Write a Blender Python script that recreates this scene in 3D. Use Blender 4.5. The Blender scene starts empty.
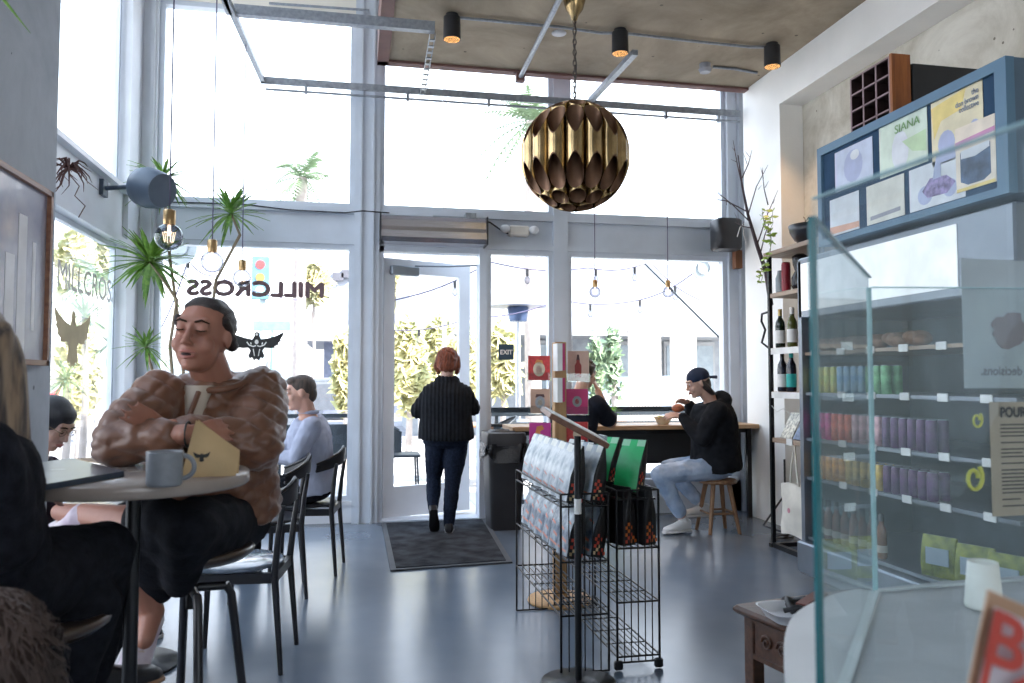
import bpy, math, random
from mathutils import Vector, Matrix, noise
random.seed(7)
PI = math.pi
C = bpy.context.scene.collection
V = Vector

# ------------------------------------------------------------------ camera
F = 790.0
YAW = math.atan(157/790.0)
PIT = math.atan(38.5/790.0)
H = 1.3
cf = V((math.sin(YAW)*math.cos(PIT), math.cos(YAW)*math.cos(PIT), math.sin(PIT)))
cr = V((math.cos(YAW), -math.sin(YAW), 0))
cu = cr.cross(cf)
EYE = V((0, 0, H))
def ray(px, py): return cf + cr*((px-512)/F) + cu*((341.5-py)/F)
def at(px, py, d): return EYE + ray(px, py)*d            # at distance d in front of the camera
def atY(px, py, y): r = ray(px, py); return EYE + r*(y/r.y)
def atX(px, py, x): r = ray(px, py); return EYE + r*(x/r.x)
def atZ(px, py, z): r = ray(px, py); return EYE + r*((z-H)/r.z)
cam = bpy.data.cameras.new('camera'); co = bpy.data.objects.new('camera', cam); C.objects.link(co)
co.location = EYE
co.matrix_world = Matrix.Translation(EYE) @ Matrix((cr, cu, -cf)).transposed().to_4x4()
cam.sensor_width = 36; cam.lens = 36*F/1024; cam.clip_start = .02; cam.clip_end = 500
cam.dof.use_dof = True; cam.dof.focus_distance = 5.2; cam.dof.aperture_fstop = 4.5
bpy.context.scene.camera = co

# ------------------------------------------------------------------ materials
def M(name, col, rough=.5, metal=0, noise_=None, bump=None, col2=None, spec=None, alpha=None, emit=None, stretch=None, coat=0, sheen=0):
    m = bpy.data.materials.new(name); m.use_nodes = True
    nt = m.node_tree; b = nt.nodes['Principled BSDF']
    def rgba(c): return (c[0], c[1], c[2], 1)
    b.inputs['Base Color'].default_value = rgba(col)
    b.inputs['Roughness'].default_value = rough
    b.inputs['Metallic'].default_value = metal
    if spec is None: spec = .12 if rough >= .74 else .5
    b.inputs['Specular IOR Level'].default_value = spec
    b.inputs['Coat Weight'].default_value = coat
    if sheen: b.inputs['Sheen Weight'].default_value = sheen
    if emit: b.inputs['Emission Color'].default_value = rgba(emit[0]); b.inputs['Emission Strength'].default_value = emit[1]
    tc = nt.nodes.new('ShaderNodeTexCoord'); mp = nt.nodes.new('ShaderNodeMapping')
    nt.links.new(tc.outputs['Object'], mp.inputs[0])
    if stretch: mp.inputs['Scale'].default_value = stretch
    if noise_ is None: noise_ = (6, .12)
    sc, am = noise_
    n = nt.nodes.new('ShaderNodeTexNoise'); n.inputs['Scale'].default_value = sc; n.inputs['Detail'].default_value = 5
    nt.links.new(mp.outputs[0], n.inputs['Vector'])
    r = nt.nodes.new('ShaderNodeValToRGB')
    c2 = col2 if col2 else tuple(max(0, c*(1-am)) for c in col)
    c1 = col if col2 else tuple(min(1, c*(1+am)) for c in col)
    r.color_ramp.elements[0].color = rgba(c2); r.color_ramp.elements[1].color = rgba(c1)
    r.color_ramp.elements[0].position = .35; r.color_ramp.elements[1].position = .65
    nt.links.new(n.outputs['Fac'], r.inputs[0]); nt.links.new(r.outputs[0], b.inputs['Base Color'])
    if bump:
        n2 = nt.nodes.new('ShaderNodeTexNoise'); n2.inputs['Scale'].default_value = bump[0]; n2.inputs['Detail'].default_value = 4
        nt.links.new(mp.outputs[0], n2.inputs['Vector'])
        bp = nt.nodes.new('ShaderNodeBump'); bp.inputs['Strength'].default_value = bump[1]; bp.inputs['Distance'].default_value = .01
        nt.links.new(n2.outputs['Fac'], bp.inputs['Height']); nt.links.new(bp.outputs[0], b.inputs['Normal'])
    return m
def glass_mat(name, tint, refl=.06, rough=0.0, ior=1.5, haze=0, rim=None):
    m = bpy.data.materials.new(name); m.use_nodes = True; nt = m.node_tree
    for n in list(nt.nodes): nt.nodes.remove(n)
    out = nt.nodes.new('ShaderNodeOutputMaterial'); mx = nt.nodes.new('ShaderNodeMixShader')
    tr = nt.nodes.new('ShaderNodeBsdfTransparent'); gl = nt.nodes.new('ShaderNodeBsdfGlossy'); lw = nt.nodes.new('ShaderNodeLayerWeight'); pw = nt.nodes.new('ShaderNodeMath'); fr = nt.nodes.new('ShaderNodeMath')
    tr.inputs[0].default_value = (*tint, 1); gl.inputs['Roughness'].default_value = rough; gl.inputs[0].default_value = (.9, .97, .97, 1)
    lw.inputs[0].default_value = .5; pw.operation = 'POWER'; pw.inputs[1].default_value = 5
    fr.operation = 'MULTIPLY_ADD'; fr.inputs[1].default_value = .9; fr.inputs[2].default_value = refl
    nt.links.new(lw.outputs['Facing'], pw.inputs[0]); nt.links.new(pw.outputs[0], fr.inputs[0])
    nt.links.new(fr.outputs[0], mx.inputs[0]); nt.links.new(tr.outputs[0], mx.inputs[1]); nt.links.new(gl.outputs[0], mx.inputs[2])
    if rim:
        l2 = nt.nodes.new('ShaderNodeLayerWeight'); l2.inputs[0].default_value = .5; p2 = nt.nodes.new('ShaderNodeMath'); p2.operation = 'POWER'; p2.inputs[1].default_value = 1.1
        mc = nt.nodes.new('ShaderNodeMix'); mc.data_type = 'RGBA'; mc.inputs[6].default_value = (*tint, 1); mc.inputs[7].default_value = (*rim, 1)
        nt.links.new(l2.outputs['Facing'], p2.inputs[0]); nt.links.new(p2.outputs[0], mc.inputs[0]); nt.links.new(mc.outputs[2], tr.inputs[0])
    if haze:
        df = nt.nodes.new('ShaderNodeBsdfDiffuse'); df.inputs[0].default_value = (.75, .9, .92, 1)
        m2 = nt.nodes.new('ShaderNodeMixShader'); m2.inputs[0].default_value = haze
        nt.links.new(mx.outputs[0], m2.inputs[1]); nt.links.new(df.outputs[0], m2.inputs[2]); nt.links.new(m2.outputs[0], out.inputs[0])
    else: nt.links.new(mx.outputs[0], out.inputs[0])
    return m
def wood(name, c1, c2, rough=.45, sc=3, axis=1):
    s = [14, 14, 14]; s[axis] = 1.2
    return M(name, c1, rough, noise_=(sc, .2), col2=c2, stretch=tuple(s), bump=(sc*2, .1))
alum = M('alum', (.58, .63, .70), .42, .15, (3, .05))
alum_w = M('alum_white', (.68, .71, .76), .45, .0, (3, .05))
white = M('white_paint', (.88, .88, .86), .6, 0, (2, .04), (40, .1))
cream = M('cream_paint', (.80, .77, .70), .65, 0, (2, .04), (40, .1))
black = M('black_metal', (.012, .013, .016), .38, .3)
blackw = M('black_wood', (.014, .014, .018), .35, 0, (8, .3), (60, .1))
blackp = M('black_plastic', (.02, .021, .025), .45, 0)
chrome = M('galvanized', (.30, .33, .37), .4, .45, (30, .15))
brass = M('brass', (.42, .30, .15), .26, .95, (9, .25))
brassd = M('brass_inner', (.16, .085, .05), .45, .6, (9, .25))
winglass = glass_mat('window_glass', (.985, .99, .995), .02)
scrglass = glass_mat('screen_glass', (.93, .965, .97), .06, haze=.06)  # pale diffuse haze mixed in to stand for reflections on the panes
gedge = M('glass_edge', (.035, .17, .19), .15, 0, (3, .1))

# ------------------------------------------------------------------ mesh builder
WM = {}
class MB:
    def __init__(s): s.v = []; s.f = []; s.sm = []
    def add(s, vs, fs, smooth=False):
        o = len(s.v); s.v += [V(p) for p in vs]; s.f += [tuple(i+o for i in f) for f in fs]; s.sm += [smooth]*len(fs); return s
    def box(s, lo, hi, mat=None, bev=0):
        x0, y0, z0 = lo; x1, y1, z1 = hi
        if x0 > x1: x0, x1 = x1, x0
        if y0 > y1: y0, y1 = y1, y0
        if z0 > z1: z0, z1 = z1, z0
        if bev:
            b = min(bev, (x1-x0)*.49, (y1-y0)*.49, (z1-z0)*.49)
            pts = [(x0+b, y0), (x1-b, y0), (x1, y0+b), (x1, y1-b), (x1-b, y1), (x0+b, y1), (x0, y1-b), (x0, y0+b)]
            cx, cy = (x0+x1)/2, (y0+y1)/2
            sx = (x1-x0-2*b)/(x1-x0); sy = (y1-y0-2*b)/(y1-y0)
            vs = []
            for z, k in ((z0, 1), (z0+b, 0), (z1-b, 0), (z1, 1)):
                for px, py in pts:
                    vs.append((cx+(px-cx)*(sx if k else 1), cy+(py-cy)*(sy if k else 1), z))
            fs = [tuple(range(7, -1, -1)), tuple(range(24, 32))]
            for l in range(3):
                for i in range(8): fs.append((l*8+i, l*8+(i+1) % 8, (l+1)*8+(i+1) % 8, (l+1)*8+i))
        else:
            vs = [(x0, y0, z0), (x1, y0, z0), (x1, y1, z0), (x0, y1, z0), (x0, y0, z1), (x1, y0, z1), (x1, y1, z1), (x0, y1, z1)]
            fs = [(3, 2, 1, 0), (4, 5, 6, 7), (0, 1, 5, 4), (1, 2, 6, 5), (2, 3, 7, 6), (3, 0, 4, 7)]
        if mat is not None: vs = [mat @ V(p) for p in vs]
        return s.add(vs, fs)
    def cbox(s, c, size, mat=None, bev=0):
        h = V(size)/2; lo = V(c)-h; hi = V(c)+h
        return s.box(lo, hi, mat, bev)
    def cyl(s, p0, p1, r0, r1=None, n=16, cap=True, smooth=True):
        p0, p1 = V(p0), V(p1); r1 = r0 if r1 is None else r1
        a = (p1-p0); a = a.normalized() if a.length > 1e-9 else V((0, 0, 1))
        u = a.orthogonal().normalized(); w = a.cross(u)
        vs = []
        for p, r in ((p0, r0), (p1, r1)):
            for i in range(n): t = 2*PI*i/n; vs.append(p+(u*math.cos(t)+w*math.sin(t))*r)
        s.add(vs, [(i, (i+1) % n, n+(i+1) % n, n+i) for i in range(n)], smooth)
        if cap: s.add(vs, [tuple(range(n-1, -1, -1)), tuple(range(n, 2*n))])
        return s
    def tube(s, pts, r, n=8, closed=False, smooth=True):
        pts = [V(p) for p in pts]; N = len(pts); rs = r if isinstance(r, (list, tuple)) else [r]*N
        vs = []; u = None
        for i, p in enumerate(pts):
            if closed: d = pts[(i+1) % N]-pts[i-1]
            else: d = pts[min(i+1, N-1)]-pts[max(i-1, 0)]
            d.normalize()
            if u is None: u = d.orthogonal().normalized()
            else:
                u = u-d*u.dot(d)
                u = u.normalized() if u.length > 1e-6 else d.orthogonal().normalized()
            w = d.cross(u)
            for k in range(n): t = 2*PI*k/n; vs.append(p+(u*math.cos(t)+w*math.sin(t))*rs[i])
        fs = []
        for i in range(N if closed else N-1):
            j = (i+1) % N
            for k in range(n): fs.append((i*n+k, i*n+(k+1) % n, j*n+(k+1) % n, j*n+k))
        s.add(vs, fs, smooth)
        if not closed: s.add(vs, [tuple(range(n-1, -1, -1)), tuple(range((N-1)*n, N*n))])
        return s
    def lathe(s, prof, c=(0, 0, 0), n=24, mat=None, smooth=True, closed=False):
        vs = []
        for r, z in prof:
            for k in range(n): t = 2*PI*k/n; vs.append(V((r*math.cos(t), r*math.sin(t), z)))
        if mat is not None: vs = [mat @ p for p in vs]
        vs = [p+V(c) for p in vs]
        fs = []; L = len(prof)
        for i in range(L if closed else L-1):
            j = (i+1) % L
            for k in range(n): fs.append((i*n+k, i*n+(k+1) % n, j*n+(k+1) % n, j*n+k))
        s.add(vs, fs, smooth)
        if not closed:
            if prof[0][0] > 1e-4: s.add(vs, [tuple(range(n-1, -1, -1))])
            if prof[-1][0] > 1e-4: s.add(vs, [tuple(range((L-1)*n, L*n))])
        return s
    def ell(s, c, r, rot=None, n=16, m=10):
        vs = []; fs = []
        r = (r, r, r) if not isinstance(r, (tuple, list, Vector)) else r
        for j in range(1, m):
            ph = PI*j/m
            for i in range(n):
                th = 2*PI*i/n; p = V((r[0]*math.sin(ph)*math.cos(th), r[1]*math.sin(ph)*math.sin(th), r[2]*math.cos(ph)))
                vs.append((rot @ p if rot else p)+V(c))
        top = V((0, 0, r[2])); bot = V((0, 0, -r[2]))
        vs.append((rot @ top if rot else top)+V(c)); vs.append((rot @ bot if rot else bot)+V(c))
        T = (m-1)*n; B = T+1
        for i in range(n):
            fs.append((T, i, (i+1) % n)[::1]); fs.append((B, (m-2)*n+(i+1) % n, (m-2)*n+i))
            for j in range(m-2): fs.append((j*n+i, (j+1)*n+i, (j+1)*n+(i+1) % n, j*n+(i+1) % n))
        return s.add(vs, fs, True)
    def cap(s, p0, p1, r0, r1, n=12):
        p0, p1 = V(p0), V(p1); a = p1-p0; L = a.length
        if L < 1e-5: return s.ell(p0, max(r0, r1))
        a /= L; u = a.orthogonal().normalized(); w = a.cross(u); vs = []; rings = []
        for k in range(1, 5): t = PI/2*k/4; rings.append((p0-a*r0*math.cos(t), r0*math.sin(t)))
        for k in range(4): t = PI/2*k/4; rings.append((p1+a*r1*math.sin(t), r1*math.cos(t)))
        for c, r in rings:
            for i in range(n): t = 2*PI*i/n; vs.append(c+(u*math.cos(t)+w*math.sin(t))*r)
        N = len(rings); vs.append(p0-a*r0); vs.append(p1+a*r1)
        fs = []
        for j in range(N-1):
            for i in range(n): fs.append((j*n+i, j*n+(i+1) % n, (j+1)*n+(i+1) % n, (j+1)*n+i))
        for i in range(n): fs.append((N*n, (i+1) % n, i)); fs.append((N*n+1, (N-1)*n+i, (N-1)*n+(i+1) % n))
        return s.add(vs, fs, True)
    def chain(s, pts, rs, n=12):
        for i in range(len(pts)-1): s.cap(pts[i], pts[i+1], rs[i], rs[i+1], n)
        return s
    def loft(s, rings, n=20, p=2.0):          # rings: (centre, a-vector, b-vector)
        vs = []
        for c, a, b in rings:
            for i in range(n):
                t = 2*PI*i/n; ct, st = math.cos(t), math.sin(t)
                x = math.copysign(abs(ct)**(2/p), ct); y = math.copysign(abs(st)**(2/p), st)
                vs.append(V(c)+V(a)*x+V(b)*y)
        N = len(rings); fs = []
        for j in range(N-1):
            for i in range(n): fs.append((j*n+i, j*n+(i+1) % n, (j+1)*n+(i+1) % n, (j+1)*n+i))
        s.add(vs, fs, True); s.add(vs, [tuple(range(n-1, -1, -1)), tuple(range((N-1)*n, N*n))])
        return s
    def prism(s, poly, fn, t0, t1):
        """poly: 2-D outline, fn(u, v, t) -> point, extruded from t0 to t1"""
        n = len(poly); vs = [fn(u, v, t0) for u, v in poly]+[fn(u, v, t1) for u, v in poly]
        fs = [(i, (i+1) % n, n+(i+1) % n, n+i) for i in range(n)]
        return s.add(vs, fs+[tuple(range(n-1, -1, -1)), tuple(range(n, 2*n))])
    def quad(s, a, b, c, d): return s.add([a, b, c, d], [(0, 1, 2, 3)])
    def slab(s, a, b, c, d, th):
        a, b, c, d = V(a), V(b), V(c), V(d); n = (b-a).cross(d-a).normalized()*th
        vs = [a, b, c, d, a-n, b-n, c-n, d-n]
        return s.add(vs, [(0, 1, 2, 3), (7, 6, 5, 4), (0, 4, 5, 1), (1, 5, 6, 2), (2, 6, 7, 3), (3, 7, 4, 0)])
    def grid(s, fn, nu, nv, smooth=True, cu_=False):
        vs = [fn(i/(nu if cu_ else nu-1), j/(nv-1)) for j in range(nv) for i in range(nu)]
        fs = []
        for j in range(nv-1):
            for i in range(nu if cu_ else nu-1): fs.append((j*nu+i, j*nu+(i+1) % nu, (j+1)*nu+(i+1) % nu, (j+1)*nu+i))
        return s.add(vs, fs, smooth)
    def mesh(s, name, verts=None):
        me = bpy.data.meshes.new(name)
        me.from_pydata([tuple(p) for p in (verts or s.v)], [], s.f)
        me.polygons.foreach_set('use_smooth', s.sm); me.update()
        return me
    def build(s, name, mat, parent=None, loc=None):
        if parent is not None:
            inv = WM[parent].inverted(); vs = [inv @ p for p in s.v]; W = WM[parent].copy()
        else:
            if loc is None:
                xs = [p.x for p in s.v]; ys = [p.y for p in s.v]; zs = [p.z for p in s.v]
                loc = V(((min(xs)+max(xs))/2, (min(ys)+max(ys))/2, min(zs)))
            loc = V(loc); vs = [p-loc for p in s.v]; W = Matrix.Translation(loc)
        o = bpy.data.objects.new(name, s.mesh(name, vs)); C.objects.link(o)
        if mat is not None: o.data.materials.append(mat)
        if parent is not None: o.parent = parent
        else: o.location = loc
        WM[o] = W
        return o
def tag(o, label=None, cat=None, group=None, kind=None):
    if label: o['label'] = label
    if cat: o['category'] = cat
    if group: o['group'] = group
    if kind: o['kind'] = kind
    return o
def thing(name, label, cat, loc=(0, 0, 0), rotz=0, group=None):
    o = bpy.data.objects.new(name, None); C.objects.link(o); o.empty_display_size = .1
    o.location = V(loc); o.rotation_euler = (0, 0, rotz)
    WM[o] = Matrix.Translation(V(loc)) @ Matrix.Rotation(rotz, 4, 'Z')
    return tag(o, label, cat, group)
KIDS = {}
def dup(root, loc=None, rotz=None, label=None, group=None):
    def cp(o, par):
        c = o.copy(); C.objects.link(c)
        if par is not None: c.parent = par
        WM[c] = WM[o].copy()
        for ch in list(o.children): cp(ch, c)
        return c
    r = cp(root, None)
    if loc is not None: r.location = V(loc)
    if rotz is not None: r.rotation_euler = (0, 0, rotz)
    if label: r['label'] = label
    if group: r['group'] = group
    WM[r] = Matrix.Translation(r.location) @ Matrix.Rotation(r.rotation_euler.z, 4, 'Z')
    return r
def struct(name, mb, mat, parent=None):
    o = mb.build(name, mat, parent)
    if parent is None: o['kind'] = 'structure'
    return o
def remesh(mb, name, mat, parent, vox=.012, sm=4, disp=None):
    me = mb.mesh('tmp'); t = bpy.data.objects.new('tmp', me); C.objects.link(t)
    m = t.modifiers.new('r', 'REMESH'); m.mode = 'VOXEL'; m.voxel_size = vox; m.use_smooth_shade = True
    s_ = t.modifiers.new('s', 'SMOOTH'); s_.iterations = sm; s_.factor = .5
    dg = bpy.context.evaluated_depsgraph_get(); dg.update()
    ev = t.evaluated_get(dg); n = bpy.data.meshes.new_from_object(ev)
    bpy.data.objects.remove(t)
    if disp:
        nn = [v.normal.copy() for v in n.vertices]
        for v, q in zip(n.vertices, nn): v.co = v.co+disp(v.co, q)
    n.polygons.foreach_set('use_smooth', [True]*len(n.polygons))
    inv = WM[parent].inverted()
    n.transform(inv); n.update()
    n.materials.clear(); n.materials.append(mat)
    o = bpy.data.objects.new(name, n); C.objects.link(o); o.parent = parent; WM[o] = WM[parent].copy()
    return o
def text_mb(txt, size, fn, sx=1.0, bold=0.0, align='LEFT', depth=.0, flip=False):
    """letters as a flat mesh; fn(u, v) -> world point"""
    cu_ = bpy.data.curves.new('t', 'FONT'); cu_.body = txt; cu_.size = size; cu_.offset = 0; cu_.align_x = align; cu_.resolution_u = 3
    o = bpy.data.objects.new('t', cu_); C.objects.link(o)
    dg = bpy.context.evaluated_depsgraph_get(); dg.update()
    me = bpy.data.meshes.new_from_object(o.evaluated_get(dg))
    mb = MB(); mb.add([fn(v.co.x*sx, v.co.y) for v in me.vertices], [tuple(p.vertices) for p in me.polygons])
    if bold:
        o0 = V(fn(0, 0)); nn = (V(fn(1, 0))-o0).cross(V(fn(0, 1))-o0).normalized()
        for k, (a, b) in enumerate(((bold, 0), (-bold, 0), (0, bold), (0, -bold), (bold*.7, bold*.7), (-bold*.7, -bold*.7))):
            mb.add([V(fn(v.co.x*sx+a, v.co.y+b))+nn*.0002*(k+1) for v in me.vertices], [tuple(p.vertices) for p in me.polygons])
    bpy.data.objects.remove(o); bpy.data.meshes.remove(me)
    return mb
def ik(a, b, l1, l2, pole):
    a, b, pole = V(a), V(b), V(pole); d = b-a; L = d.length
    if L > (l1+l2)*.999: b = a+d.normalized()*(l1+l2)*.999; d = b-a; L = d.length
    u = d/L; x = (l1*l1-l2*l2+L*L)/(2*L); h = math.sqrt(max(l1*l1-x*x, 0))
    w = pole-u*pole.dot(u); w.normalize()
    return a+u*x+w*h, b
# ================================================================== THE SETTING
D = 7.48
def floor_mat():
    m = bpy.data.materials.new('polished_concrete'); m.use_nodes = True; nt = m.node_tree; b = nt.nodes['Principled BSDF']
    tc = nt.nodes.new('ShaderNodeTexCoord')
    n = nt.nodes.new('ShaderNodeTexNoise'); n.inputs['Scale'].default_value = 1.6; n.inputs['Detail'].default_value = 3
    nt.links.new(tc.outputs['Object'], n.inputs['Vector'])
    r = nt.nodes.new('ShaderNodeValToRGB'); r.color_ramp.elements[0].position = .25; r.color_ramp.elements[1].position = .8
    r.color_ramp.elements[0].color = (.095, .125, .170, 1); r.color_ramp.elements[1].color = (.155, .190, .240, 1)
    nt.links.new(n.outputs['Fac'], r.inputs[0]); nt.links.new(r.outputs[0], b.inputs['Base Color'])
    b.inputs['Roughness'].default_value = .23
    return m
def concrete(name, c1, c2, sc, bump=.25):
    m = bpy.data.materials.new(name); m.use_nodes = True; nt = m.node_tree; b = nt.nodes['Principled BSDF']; b.inputs['Roughness'].default_value = .8
    tc = nt.nodes.new('ShaderNodeTexCoord')
    n = nt.nodes.new('ShaderNodeTexNoise'); n.inputs['Scale'].default_value = sc; n.inputs['Detail'].default_value = 10; n.inputs['Roughness'].default_value = .68; n.inputs['Distortion'].default_value = .6
    nt.links.new(tc.outputs['Object'], n.inputs['Vector'])
    r = nt.nodes.new('ShaderNodeValToRGB'); r.color_ramp.elements[0].position = .34; r.color_ramp.elements[1].position = .66
    r.color_ramp.elements[0].color = (*c2, 1); r.color_ramp.elements[1].color = (*c1, 1)
    v = nt.nodes.new('ShaderNodeTexVoronoi'); v.inputs['Scale'].default_value = sc*4
    nt.links.new(tc.outputs['Object'], v.inputs['Vector'])
    lt = nt.nodes.new('ShaderNodeMath'); lt.operation = 'LESS_THAN'; lt.inputs[1].default_value = .06
    nt.links.new(v.outputs['Distance'], lt.inputs[0])
    mx = nt.nodes.new('ShaderNodeMix'); mx.data_type = 'RGBA'; mx.inputs[7].default_value = (c2[0]*.5, c2[1]*.5, c2[2]*.5, 1)
    nt.links.new(n.outputs['Fac'], r.inputs[0]); nt.links.new(lt.outputs[0], mx.inputs[0]); nt.links.new(r.outputs[0], mx.inputs[6]); nt.links.new(mx.outputs[2], b.inputs['Base Color'])
    bp = nt.nodes.new('ShaderNodeBump'); bp.inputs['Strength'].default_value = bump; bp.inputs['Distance'].default_value = .01
    nt.links.new(n.outputs['Fac'], bp.inputs['Height']); nt.links.new(bp.outputs[0], b.inputs['Normal'])
    return m
conc_wall = concrete('concrete_wall', (.74, .71, .63), (.40, .36, .28), 1.6)
conc_pillar = concrete('concrete_pillar', (.50, .54, .60), (.36, .40, .46), 1.6)
conc_ceil = concrete('concrete_ceiling', (.46, .38, .28), (.24, .195, .14), 1.1)
red_trim = M('red_oxide_steel', (.17, .085, .075), .6)
dark_back = M('dark_back_wall', (.22, .24, .26), .8)

struct('floor', MB().box((-2.1, -3, -.1), (3.97, 7.52, 0)), floor_mat())
struct('wall_right', MB().box((3.97, -3, 0), (4.15, 7.6, 5.4)), conc_wall)
struct('wall_left', MB().box((-1.75, 2.85, 0), (-1.3, 3.78, 5.4), bev=.012), conc_pillar)       # the raw concrete pier with the picture
struct('wall_side', MB().box((-2.2, -3, 0), (-2.03, .95, 5.4)), dark_back)
m = MB(); m.box((-2.1, -3.15, 0), (4.1, -3, 1.0)); m.box((-2.1, -3.15, 3.2), (4.1, -3, 5.4))
m.box((-2.1, -3.15, 1.0), (.2, -3, 3.2)); m.box((3.0, -3.15, 1.0), (4.1, -3, 3.2))
struct('wall_back', m, dark_back)
struct('ceiling', MB().box((.19, -3, 4.15), (3.95, 7.05, 4.5)), conc_ceil)
struct('ceiling', MB().box((-2.2, -3.1, 5.4), (4.1, 7.7, 5.5)), white)
m = MB(); m.box((.17, -3, 4.13), (.185, 7.07, 4.5)); m.box((.17, -3, 4.125), (.27, 7.07, 4.147)); m.box((.17, 7.052, 4.13), (3.74, 7.07, 4.5)); m.box((.17, 6.98, 4.125), (3.74, 7.07, 4.147))
struct('trim_1', m, red_trim)
m = MB(); m.box((3.74, 6.42, 0), (3.968, 7.1, 5.38)); m.box((3.74, -3, 3.79), (3.968, 6.42, 5.38))
struct('wall_pier', m, white)                                  # white boxed column and beam

# --- facade -------------------------------------------------------
Y0, Y1 = 7.40, 7.56
def fr(m, x0, x1, z0, z1, y0=Y0, y1=Y1): m.box((x0, y0, z0), (x1, y1, z1)); return m
m = MB()
fr(m, -1.74, -.02, .0, .17, 7.42, 7.6); fr(m, 2.02, 3.95, 0, .30, 7.36, 7.6)
fr(m, -1.74, -.02, .17, .20, 7.38, 7.6); fr(m, 2.02, 3.74, .30, .34, 7.30, 7.6)
struct('wall_front', m, alum_w)
m = MB(); fr(m, -1.74, -.02, 2.60, 2.84, 7.44, 7.56); fr(m, .21, 3.70, 2.60, 2.84, 7.44, 7.56)
for z in (2.55, 2.84): fr(m, -1.74, -.02, z, z+.05, 7.385, 7.58); fr(m, .21, 1.88, z, z+.05, 7.385, 7.58); fr(m, 2.02, 3.70, z, z+.05, 7.385, 7.58)
struct('trim_2', m, alum)
m = MB(); fr(m, -1.74, .0, 4.72, 5.4); fr(m, .2, 3.74, 4.9, 5.4)
struct('wall_front', m, cream)
m = MB(); m.box((-.02, 7.36, 0), (.21, 7.6, 5.4)); m.box((.03, 7.33, 0), (.05, 7.36, 5.4)); m.box((.14, 7.33, 0), (.16, 7.36, 5.4))
struct('trim_3', m, alum)
m = MB(); m.box((1.88, 7.38, 0), (2.02, 7.6, 4.9)); struct('trim_4', m, alum)
m = MB(); m.box((1.155, 7.38, 0), (1.225, 7.6, 2.56)); struct('trim_5', m, alum)
m = MB(); m.box((3.70, 7.36, 0), (3.80, 7.6, 5.4)); struct('trim_6', m, alum)
struct('wall_front', MB().box((3.80, 7.30, 0), (3.968, 7.6, 5.4)), conc_pillar)
m = MB(); m.box((-1.96, 7.0, 0), (-1.86, 7.6, 5.4)); m.box((-1.90, 7.36, 0), (-1.74, 7.6, 5.4)); m.box((-1.79, 7.33, 0), (-1.76, 7.37, 5.4))
struct('trim_7', m, alum_w)
# left window wall
m = MB(); m.box((-2.02, -3, 2.45), (-1.90, 7.36, 2.84)); m.box((-2.02, -3, 2.41), (-1.86, 7.0, 2.46)); m.box((-2.02, -3, 2.84), (-1.84, 7.0, 2.88))
m.box((-2.02, -3, 0), (-1.90, 7.36, .2)); m.box((-2.02, -3, 5.0), (-1.90, 7.36, 5.4)); [m.box((-2.01, y, .2), (-1.92, y+.1, 5.0)) for y in (5.02, 3.0)]
struct('trim_8', m, alum_w)
def window(n, x0, x1, z0, z1, y=7.46, t=.045):
    f = MB(); f.box((x0, y-.05, z0), (x0+t, y+.05, z1)); f.box((x1-t, y-.05, z0), (x1, y+.05, z1)); f.box((x0+t, y-.05, z0), (x1-t, y+.05, z0+t)); f.box((x0+t, y-.05, z1-t), (x1-t, y+.05, z1))
    o = struct(n, f, alum)
    MB().box((x0+t, y-.004, z0+t), (x1-t, y+.004, z1-t)).build('window_pane', winglass, o)
window('window_1', -1.74, -.02, .20, 2.55)
window('window_2', -1.74, -.02, 2.89, 4.72)
window('window_3', .21, 1.88, 2.89, 4.90)
window('window_4', 2.02, 3.70, 2.89, 4.90)
window('window_5', 2.02, 3.70, .34, 2.55)
window('window_6', 1.225, 1.88, .12, 2.55)
for i, (z0, z1, y0, y1) in enumerate([(a, b, c, d) for a, b in ((.2, 2.41), (2.88, 5.0)) for c, d in ((3.1, 5.02), (5.12, 6.98), (1.0, 3.0))]):
    f = MB()
    for a, b, c, d in ((y0, y0+.04, z0, z1), (y1-.04, y1, z0, z1), (y0+.04, y1-.04, z0, z0+.04), (y0+.04, y1-.04, z1-.04, z1)): f.box((-1.98, a, c), (-1.94, b, d))
    o = struct('window_%d' % (7+i), f, alum); MB().box((-1.964, y0+.04, z0+.04), (-1.956, y1-.04, z1-.04)).build('window_pane', winglass, o)
# dark bar across the sidelight and right window (outer rail), inner sill
# door, opened outwards
th = math.radians(22); hx, hy = .255, 7.50; W = .93
dm = Matrix.Translation((hx, hy, 0)) @ Matrix.Rotation(th, 4, 'Z')
f = MB()
f.box((0, -.022, .02), (.11, .022, 2.45), dm); f.box((W-.12, -.022, .02), (W, .022, 2.45), dm); f.box((.11, -.022, 2.32), (W-.12, .022, 2.45), dm); f.box((.11, -.022, .02), (W-.12, .022, .30), dm)
door = struct('door_1', f, alum_w)
MB().box((.11, -.004, .30), (W-.12, .004, 2.32), dm).build('door_pane', winglass, door)
h = MB(); h.tube([dm @ V(p) for p in ((W-.06, -.02, .95), (W-.06, -.07, .95), (W-.06, -.07, 1.25), (W-.06, -.02, 1.25))], .011); h.build('door_handle', chrome, door)
h = MB(); h.box((.05, -.085, 2.29), (.34, -.024, 2.38), dm, bev=.01); h.tube([dm @ V((.3, -.06, 2.39)), dm @ V((.62, -.14, 2.40)), dm @ V((.95, -.33, 2.42))], .009, 6)
h.build('door_closer', M('closer_grey', (.25, .28, .31), .4, .5), door)
m = MB(); fr(m, .21, .255, 0, 2.55); fr(m, .21, 1.16, 2.50, 2.56); m.box((.21, 7.38, 0), (1.16, 7.6, .012)); struct('trim_9', m, alum)

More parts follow.
